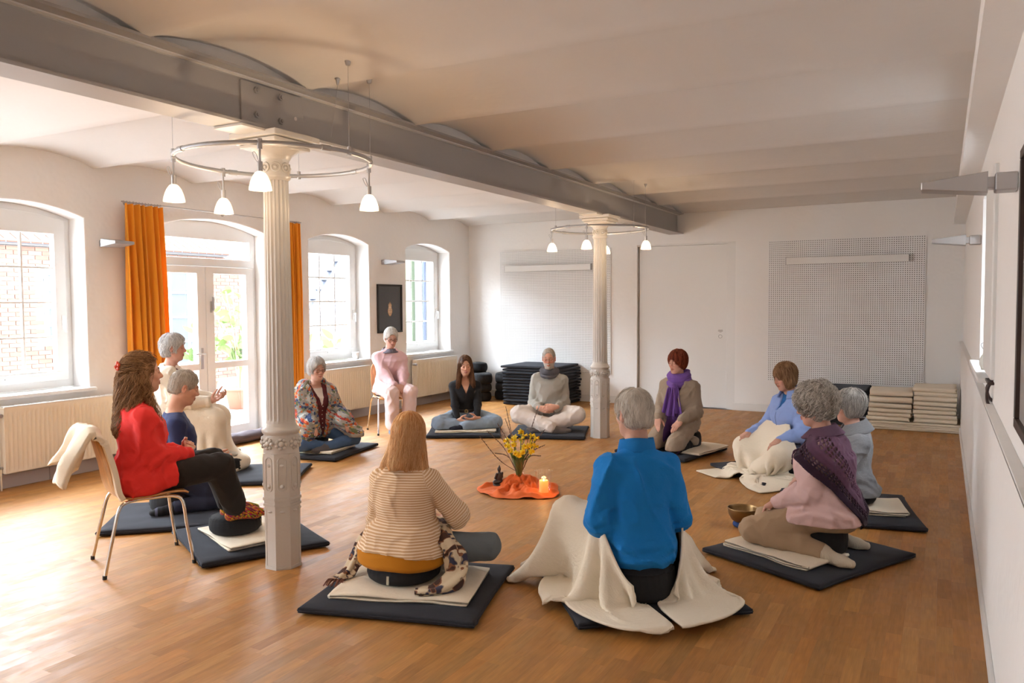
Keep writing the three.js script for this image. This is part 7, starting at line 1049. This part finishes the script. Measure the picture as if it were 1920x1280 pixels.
// 10 woman in lace shawl
{
  const T = new Fig({ label: 'curly grey-haired woman in a purple lace shawl and pink sweater, kneeling', pos: [6.59, 6.61], face: [-0.90, -0.10], seat: 0.235, lean: 0.0, slump: 0.10, scale: 1.0, bulk: 1.22, thigh: 1.1, nod: 0.20, turn: 0.12, knees: [[-0.14, 0.165, 0.40], [0.14, 0.165, 0.40]], ankles: [[-0.19, 0.115, -0.03], [0.20, 0.115, -0.03]], toes: [[-0.20, 0.075, -0.19], [0.22, 0.075, -0.19]], wrists: [[-0.13, 0.36, 0.27], [0.13, 0.36, 0.27]], skin: [0.60, 0.33, 0.25], browColor: '#7a6e66', hands: [{ pose: 'rest', fwd: [0.35, -0.5, 0.8], nrm: [0, -0.8, -0.6] }, { pose: 'rest', fwd: [-0.35, -0.5, 0.8], nrm: [0, -0.8, -0.6] }] });
  T.body(); T.top({ name: 'pink_sweater', mat: fabric('#dcbbb8'), ease: 0.020, armEase: 0.016, cuff: 0.014, hem: 0.03, amp: 0.008, neck: T.neckCrew(0.575, 0.3), add: [0, 1].map((i) => cone3(T.hip[i], vmix(T.hip[i], T.kn[i], 0.25), 0.135, 0.13)), cut: (x, y, z) => z - 0.19 });
  const cord = T.wr[1]; mesh('wrist_band', norm(new THREE.TorusGeometry(0.036, 0.005, 8, 24)).applyMatrix4(frameM(vmix(T.wr[1], T.el[1], 0.08), [1, 0.2, 0], vsub(T.wr[1], T.el[1]))), std('#4a1f2c', 0.7), T.g);
  const lm = felt('#ffffff', { vertexColors: true, bumpScale: 0.002 });
  const hemL = (x, y, z) => { const ang = Math.atan2(x, -(z + 0.02)); return T.seat + 0.05 + 0.42 * Math.pow(Math.abs(Math.sin(ang / 2)), 1.3) - 0.06 * (1 - Math.abs(Math.sin(ang / 2))) - (z > 0.12 && x < 0 ? 0.2 : 0); };
  const pc = srgb('#6d4a64'), pd = srgb('#2a1228');
  const core = (() => { const lf = loft(T.rows(0.042).filter((r) => r[0] < T.seat + 0.6)), A = T.armBones(0.040, 0.04, 0.05).map((q) => q[0]); return (x, y, z) => { let d = lf(x, y, z); d = smin(d, smin(A[0](x, y, z), A[1](x, y, z), 0.05), 0.09); return d - folds(x, y, z, 0.006, 7); }; })();
  const eye = (x, y, z) => { const v = y - hemL(x, y, z), row = v > 0.055 && v < 0.115 ? (v - 0.055) / 0.020 : v > 0.185 && v < 0.281 ? (v - 0.185) / 0.024 : -1; if (row < 0) return -1; const s = v < 0.15 ? 0.020 : 0.024, q = Math.atan2(x, z + 0.02) * 0.21 / s + 0.5 * (Math.floor(row) % 2), a = (q - Math.floor(q) - 0.5) * s, c = (row % 1 - 0.5) * s; return s * 0.33 - Math.hypot(a, c); };
  const shf = (x, y, z) => { const d = core(x, y, z); let q = Math.max(Math.abs(d + 0.004) - 0.005, hemL(x, y, z) - y, y - (T.seat + 0.585), Math.min(z - 0.05, 0.06 + (y - T.seat - 0.5) * 0.6 - Math.abs(x))); if (q < 0.01) q = Math.max(q, eye(x, y, z)); return q; };
  mesh('lace_shawl', nets(shf, [-0.34, T.seat - 0.06, -0.30], [0.34, T.seat + 0.63, 0.36], 0.0055, { lip: 2.5, amp: 0.03, color: (x, y, z) => { const q = clamp((y - hemL(x, y, z)) / 0.38); const t = sstep(0.1, 0.6, q), st = 1 + 0.12 * Math.sin(q * 60); return [lerp(pd.r, pc.r, t) * st, lerp(pd.g, pc.g, t) * st, lerp(pd.b, pc.b, t) * st]; } }), lm, T.g);
  const n0 = vadd(T.neckTop, [0, -0.062, -0.015]); mesh('shawl_collar', sheetFn((u, v) => { const a = lerp(0.5, 5.78, u), r = lerp(0.07, 0.125, v); return [n0[0] + Math.sin(a) * r * 1.12, n0[1] + lerp(0.03, -0.025, v) - 0.02 * Math.cos(a), n0[2] + Math.cos(a) * r]; }, 40, 6, 0.010), knit('#6d4a64'), T.g);
  T.trousers({ mat: fabric('#a98e71'), ease: 0.018, kneeEase: 0.012, cuff: 0.022, to: 0.93, waist: 0.16, floor: MT + 0.02, amp: 0.008 });
  for (const i of [0, 1]) T.sock(i, knit('#cfc1ab'), 'sock', { floor: MT + 0.002, r: 1.08 });
  const cap = CAP(0.030, 0.012), back = ell([0, -0.01, -0.05], [0.088, 0.085, 0.075]), face = ell([0, -0.05, 0.125], [0.07, 0.12, 0.085]);
  T.hair({ vol: (x, y, z) => smax(smax(smin(cap(x, y, z), back(x, y, z), 0.02), -face(x, y, z), 0.012), -0.085 - y, 0.02) - 0.006 * noise(x * 38, y * 38, z * 38), lo: [-0.15, -0.13, -0.18], hi: [0.15, 0.19, 0.15], c1: '#857c73', c2: '#ddd4c8', n: 1300, len: 0.07, steps: 11, r: 0.0018, curl: 0.013, curlF: 1.3, flow: downFlow, lift: 0.012, seed: 18, amp: 0.010, fr: 55, streak: 1 });
  done(T, '1522,730 / 1500,800');
}
// 11 woman in grey cardigan
{
  const T = new Fig({ label: 'woman with a grey bob and glasses in a grey knitted cardigan behind the lace shawl', pos: [6.63, 5.34], face: [-0.96, 0.28], seat: 0.105, lean: 0.03, scale: 0.97, nod: 0.06, turn: 0.0, ...crossed(0, 0.28, 0.28, 0.13), wrists: [[-0.14, 0.24, 0.34], [0.14, 0.24, 0.34]], skin: [0.60, 0.34, 0.26], browColor: '#7d7268', hands: [{ pose: 'rest', fwd: [0.2, -0.4, 0.9], nrm: [0, -0.9, -0.4] }, { pose: 'rest', fwd: [-0.2, -0.4, 0.9], nrm: [0, -0.9, -0.4] }] });
  T.body(); const kn = felt('#7b7b7e', { bumpScale: 0.003 }); T.top({ name: 'cardigan', mat: kn, ease: 0.028, armEase: 0.010, cuff: 0.012, hem: 0.055, amp: 0.010, neck: T.neckCrew(0.58, 0.45) });
  const n0 = vadd(T.neckTop, [0, -0.06, -0.018]); mesh('collar', sheetFn((u, v) => { const a = lerp(0.4, 5.88, u), r = lerp(0.075, 0.135, v); return [n0[0] + Math.sin(a) * r * 1.15, n0[1] + lerp(0.04, -0.04, v) - 0.03 * Math.cos(a), n0[2] + Math.cos(a) * r]; }, 40, 6, 0.014), kn, T.g);
  T.trousers({ mat: fabric('#1d1c22'), ease: 0.008, floor: MT }); for (const i of [0, 1]) T.sock(i, knit('#3a3a3e'), 'sock', { floor: MT });
  const cap = CAP(0.020, 0.012), side = union([ell([0, -0.02, -0.045], [0.086, 0.08, 0.07]), ell([-0.07, -0.02, 0.0], [0.024, 0.065, 0.046]), ell([0.07, -0.02, 0.0], [0.024, 0.065, 0.046])], 0.025), face = ell([0, -0.06, 0.12], [0.066, 0.12, 0.085]);
  T.hair({ vol: (x, y, z) => smax(smax(smin(cap(x, y, z), side(x, y, z), 0.02), -face(x, y, z), 0.01), -0.085 - y, 0.015), lo: [-0.14, -0.13, -0.17], hi: [0.14, 0.17, 0.14], c1: '#756f6a', c2: '#c8c1b8', n: 1100, len: 0.09, steps: 8, r: 0.0016, curl: 0.002, flow: downFlow, lift: 0.005, seed: 19, amp: 0.004, streak: 0.12 });
  T.glasses('#4a3b3a', 0.019, 0.0014, 1.3); done(T, '1590,737 / 1570,800');
}
// 12 man in blue fleece, seen from behind, blanket round his legs
{
  const F = [-0.66, -0.75], pos = [5.79, 7.77], T = new Fig({ label: 'grey-haired man in a bright blue fleece seen from behind, cream blanket round his legs', sex: 'm', pos, face: F, seat: 0.235, lean: 0.04, slump: 0.03, scale: 1.0, bulk: 1.0, nod: 0.06, turn: 0.3, knees: [[-0.36, 0.18, 0.30], [0.29, 0.42, 0.34]], ankles: [[-0.44, 0.11, 0.30], [0.40, 0.14, 0.42]], toes: [[-0.52, 0.085, 0.33], [0.50, 0.075, 0.50]], wrists: [[-0.15, 0.47, 0.24], [0.15, 0.50, 0.24]], poles: [[-0.3, -0.6, -0.75], [0.3, -0.6, -0.75]], skin: [0.58, 0.32, 0.23], browColor: '#6d6258', hands: [{ pose: 'rest', fwd: [0.5, -0.3, 0.8], nrm: [0, -0.8, -0.5] }, { pose: 'rest', fwd: [-0.3, -0.3, 0.8], nrm: [0, -0.8, -0.5] }] });
  T.body(); const bl = felt('#0a74bd', { sheen: 0.5, sheenColor: new THREE.Color(0.1, 0.35, 0.6) });
  T.top({ name: 'fleece_pullover', mat: bl, ease: 0.022, armEase: 0.006, cuff: 0.012, hem: -0.03, amp: 0.015, f: 6, topY: 0.62, neck: T.neckCrew(0.605, 0.15), h: 0.008 });
  const n0 = vadd(T.neckTop, [0, -0.055, -0.012]); mesh('stand_collar', sheetFn((u, v) => { const a = lerp(0.25, 6.03, u), r = lerp(0.078, 0.092, v) + 0.002 * Math.sin(a * 5); return [n0[0] + Math.sin(a) * r * 1.08, n0[1] + lerp(0.030, -0.045, v) - 0.015 * Math.cos(a) + 0.003 * Math.sin(a * 3), n0[2] + Math.cos(a) * r]; }, 56, 8, 0.012), bl, T.g);
  T.trousers({ mat: fabric('#17161a'), ease: 0.008, waist: 0.06, floor: MT, to: 0.95 }); for (const i of [0, 1]) T.sock(i, knit('#d8c8b4'), 'sock', { floor: MT });
  const sh = shortHair(0.014, 0.08, -0.062); T.hair({ vol: sh, lo: [-0.12, -0.13, -0.16], hi: [0.12, 0.17, 0.13], c1: '#b5ab9f', c2: '#e3dbd0', n: 1600, len: 0.035, steps: 4, r: 0.0012, flow: (p) => vnor(vadd(downFlow(p), [0.25 * Math.sin(p[1] * 40), 0, 0])), lift: 0.010, seed: 20, amp: 0.003, h: 0.005 });
  const fld = lapField(T, [ell([0, 0.14, 0], [0.2, 0.1, 0.2])]);
  const ang = (u) => lerp(-2.92, 2.98, u), P0 = (u, v) => { const a = ang(u), s = Math.abs(a), r0 = lerp(0.20, 0.235, sstep(0.8, 1.6, s)) + 0.03 * sstep(2.0, 2.8, s), r1 = lerp(0.66, 0.50, sstep(0.4, 2.4, s)) * (a < 0 ? 0.97 : 1.03), r = lerp(r0, r1, v); return [Math.sin(a) * r, lerp(0.50, 0.16, sstep(1.5, 2.8, s)) + 0.16 * sstep(0.0, 0.5, v) * sstep(1.6, 0.9, s), Math.cos(a) * r + 0.02]; };
  const cl = settle({ nu: 120, nv: 46, start: P0, rest: (u, v) => { const a = ang(u), s = Math.abs(a), r = lerp(0.17, lerp(0.80, 0.60, sstep(0.6, 2.4, s)), v) + 0.06; return [Math.sin(a) * r * 1.05, 0, Math.cos(a) * r * 1.05]; }, pin: (u, v) => v === 0 && Math.abs(ang(u)) < 2.72, field: fld, floor: (x, z) => Math.abs(x) < 0.5 && Math.abs(z + 0.03) < 0.46 ? 0.05 : 0.003, steps: 210, thick: 0.010, th: 0.009, uvs: [3, 0.9], bend: 0.4 });
  mesh('blanket_wrap', cl, M2.cream, T.g); done(T, '1196,728 / neck 1190,808');
}
// 13 woman in striped sweater, seen from behind
{
  const T = new Fig({ label: 'blonde woman seen from behind in a cream striped sweater over a mustard top', pos: [4.57, 8.20], face: [-0.20, -0.98], seat: 0.155, lean: 0.07, slump: 0.03, scale: 0.97, bulk: 1.10, hips: 1.20, shW: 1.02, nod: 0.22, ...crossed(0, 0.40, 0.22, 0.21), knees: [[-0.43, 0.225, 0.19], [0.24, 0.15, 0.36]], wrists: [[-0.15, 0.33, 0.30], [0.15, 0.33, 0.28]], poles: [[-0.9, -0.4, -0.35], [0.2, -0.5, -0.7]], skin: [0.62, 0.36, 0.26], browColor: '#8a6a48', hands: [{ pose: 'rest', fwd: [0.8, -0.2, 0.5], nrm: [0, 0.8, -0.5] }, { pose: 'rest', fwd: [-0.8, -0.2, 0.5], nrm: [0, 0.8, -0.5] }] });
  T.body(); const stripe = dataTex(8, 64, (u, v, o) => { const w = 0.5 + 0.5 * Math.sin(v * 6.2832), k = sstep(0.35, 0.75, w); o[0] = lerp(0.80, 0.94, k); o[1] = lerp(0.64, 0.85, k); o[2] = lerp(0.47, 0.74, k); return o; }, true); stripe.repeat.set(1, 1 / 0.0135);
  T.top({ name: 'mustard_top', mat: fabric('#c47d0c'), ease: 0.019, sleeve: 0, hem: 0.0, amp: 0.001, flare: 0.008, neck: (x, y, z) => y - (T.seat + 0.13) });
  T.top({ name: 'striped_sweater', mat: fabric('#ffffff', { map: stripe }), ease: 0.025, armEase: 0.006, cuff: 0.012, hem: 0.085, amp: 0.008, f: 8, flare: 0.014, neck: T.neckCrew(0.575, 0.2), stripeUV: true, h: 0.0075, hemFn: (x, z) => 0.02 * Math.sin(x * 8 + 1) });
  T.trousers({ mat: fabric('#6b7378'), ease: 0.012, kneeEase: 0.008, floor: MT + 0.03, to: 0.95, amp: 0.004 }); for (const i of [0, 1]) T.sock(i, knit('#5a5a60'), 'sock', { floor: MT + 0.03 });
  const cap = CAP(0.016, 0.014), len = union([cone3([0, 0.0, -0.05], [0, -0.17, -0.085], 0.085, 0.078), cone3([-0.06, 0.0, -0.015], [-0.10, -0.19, -0.045], 0.036, 0.045), cone3([0.06, 0.0, -0.015], [0.10, -0.19, -0.045], 0.036, 0.045)], 0.035), face = ell([0, -0.06, 0.118], [0.064, 0.135, 0.09]);
  T.hair({ vol: (x, y, z) => smax(smax(smin(cap(x, y, z), len(x, y, z), 0.03), -face(x, y, z), 0.01), -0.205 - y + 0.014 * noise(x * 40, 0, z * 40), 0.006), lo: [-0.17, -0.25, -0.20], hi: [0.17, 0.16, 0.13], c1: '#cc8b50', c2: '#f5cb96', n: 1700, len: 0.19, steps: 10, r: 0.0015, curl: 0.0015, flow: (p) => p[1] > 0.06 ? downFlow(p) : [p[0] * 0.8, -1, p[2] * 0.3], lift: 0.003, seed: 23, h: 0.006, streak: 0.05, fr: 120, flare: 0.15 });
  // patterned scarf tied round the waist, its ends lying on the blanket
  const tx = dataTex(256, 256, (u, v, o) => { const a = pnoise(u, v, 7, 1) * 0.6 + pnoise(u, v, 18, 2) * 0.4, b2 = pnoise(u, v, 9, 5) * 0.6 + pnoise(u, v, 22, 6) * 0.4; const c = a > 0.62 ? [0.30, 0.20, 0.17] : a > 0.55 ? [0.55, 0.36, 0.25] : b2 > 0.64 ? [0.22, 0.22, 0.30] : b2 > 0.56 ? [0.62, 0.54, 0.45] : [0.86, 0.79, 0.67]; o[0] = c[0]; o[1] = c[1]; o[2] = c[2]; return o; }, true, 2.6); const sm = fabric('#ffffff', { map: tx });
  const swag = (pts, w0, w1, sd) => { const cvx = new THREE.CatmullRomCurve3(pts.map((p) => V(...p)), false, 'centripetal'); return sheetFn((u, v) => { const p = cvx.getPoint(v), t = cvx.getTangent(v), a = u * 6.2832, up = V(0, 1, 0).addScaledVector(t, -t.y).normalize(), sd2 = t.clone().cross(up), w = lerp(w0, w1, sstep(0, 0.4, v)) * (v > 0.95 ? 0.8 : 1), r = w * (1 + 0.28 * Math.sin(a * 4 + v * 5 + sd) + 0.15 * noise(a, v * 6, sd)); p.addScaledVector(sd2, Math.cos(a) * r).addScaledVector(up, Math.sin(a) * r * 0.62); return [p.x, Math.max(p.y, MT + 0.036), p.z]; }, 40, 36, 0.003, [0.3, 0.6]); };
  mesh('waist_scarf', join([swag([[-0.215, T.seat + 0.19, 0.06], [-0.25, T.seat + 0.15, 0.0], [-0.31, T.seat + 0.08, -0.03], [-0.34, T.seat - 0.02, -0.10], [-0.27, T.seat - 0.075, -0.20], [-0.17, T.seat - 0.085, -0.235]], 0.03, 0.055, 1), swag([[0.21, T.seat + 0.17, 0.05], [0.245, T.seat + 0.11, -0.0], [0.275, T.seat + 0.02, -0.04], [0.30, T.seat - 0.06, -0.09], [0.32, T.seat - 0.085, -0.16]], 0.028, 0.04, 3), swag([[-0.215, T.seat + 0.19, 0.06], [-0.1, T.seat + 0.20, 0.19], [0.1, T.seat + 0.19, 0.19], [0.21, T.seat + 0.17, 0.05]], 0.03, 0.03, 5)]), sm, T.g);
  const fr = []; for (let i = 0; i < 22; i++) { const a = rr(-1, 1); fr.push(tube([[0.315 + 0.035 * a, T.seat - 0.085, -0.155], [0.325 + 0.05 * a, T.seat - 0.08 + rr(0, 0.02), -0.185], [0.33 + 0.06 * a, T.seat - 0.095, -0.21 - rr(0, 0.02)]], 0.0028, 6, 5)); } mesh('scarf_fringe', join(fr), fabric('#8a5a48'), T.g);
  done(T, '765,778 / hair 885');
}
console.log(dbg.join('\n'));
scene.traverse((o) => { if (o.isLight) o.castShadow = !o.isRectAreaLight; });
renderer.render(scene, camera);
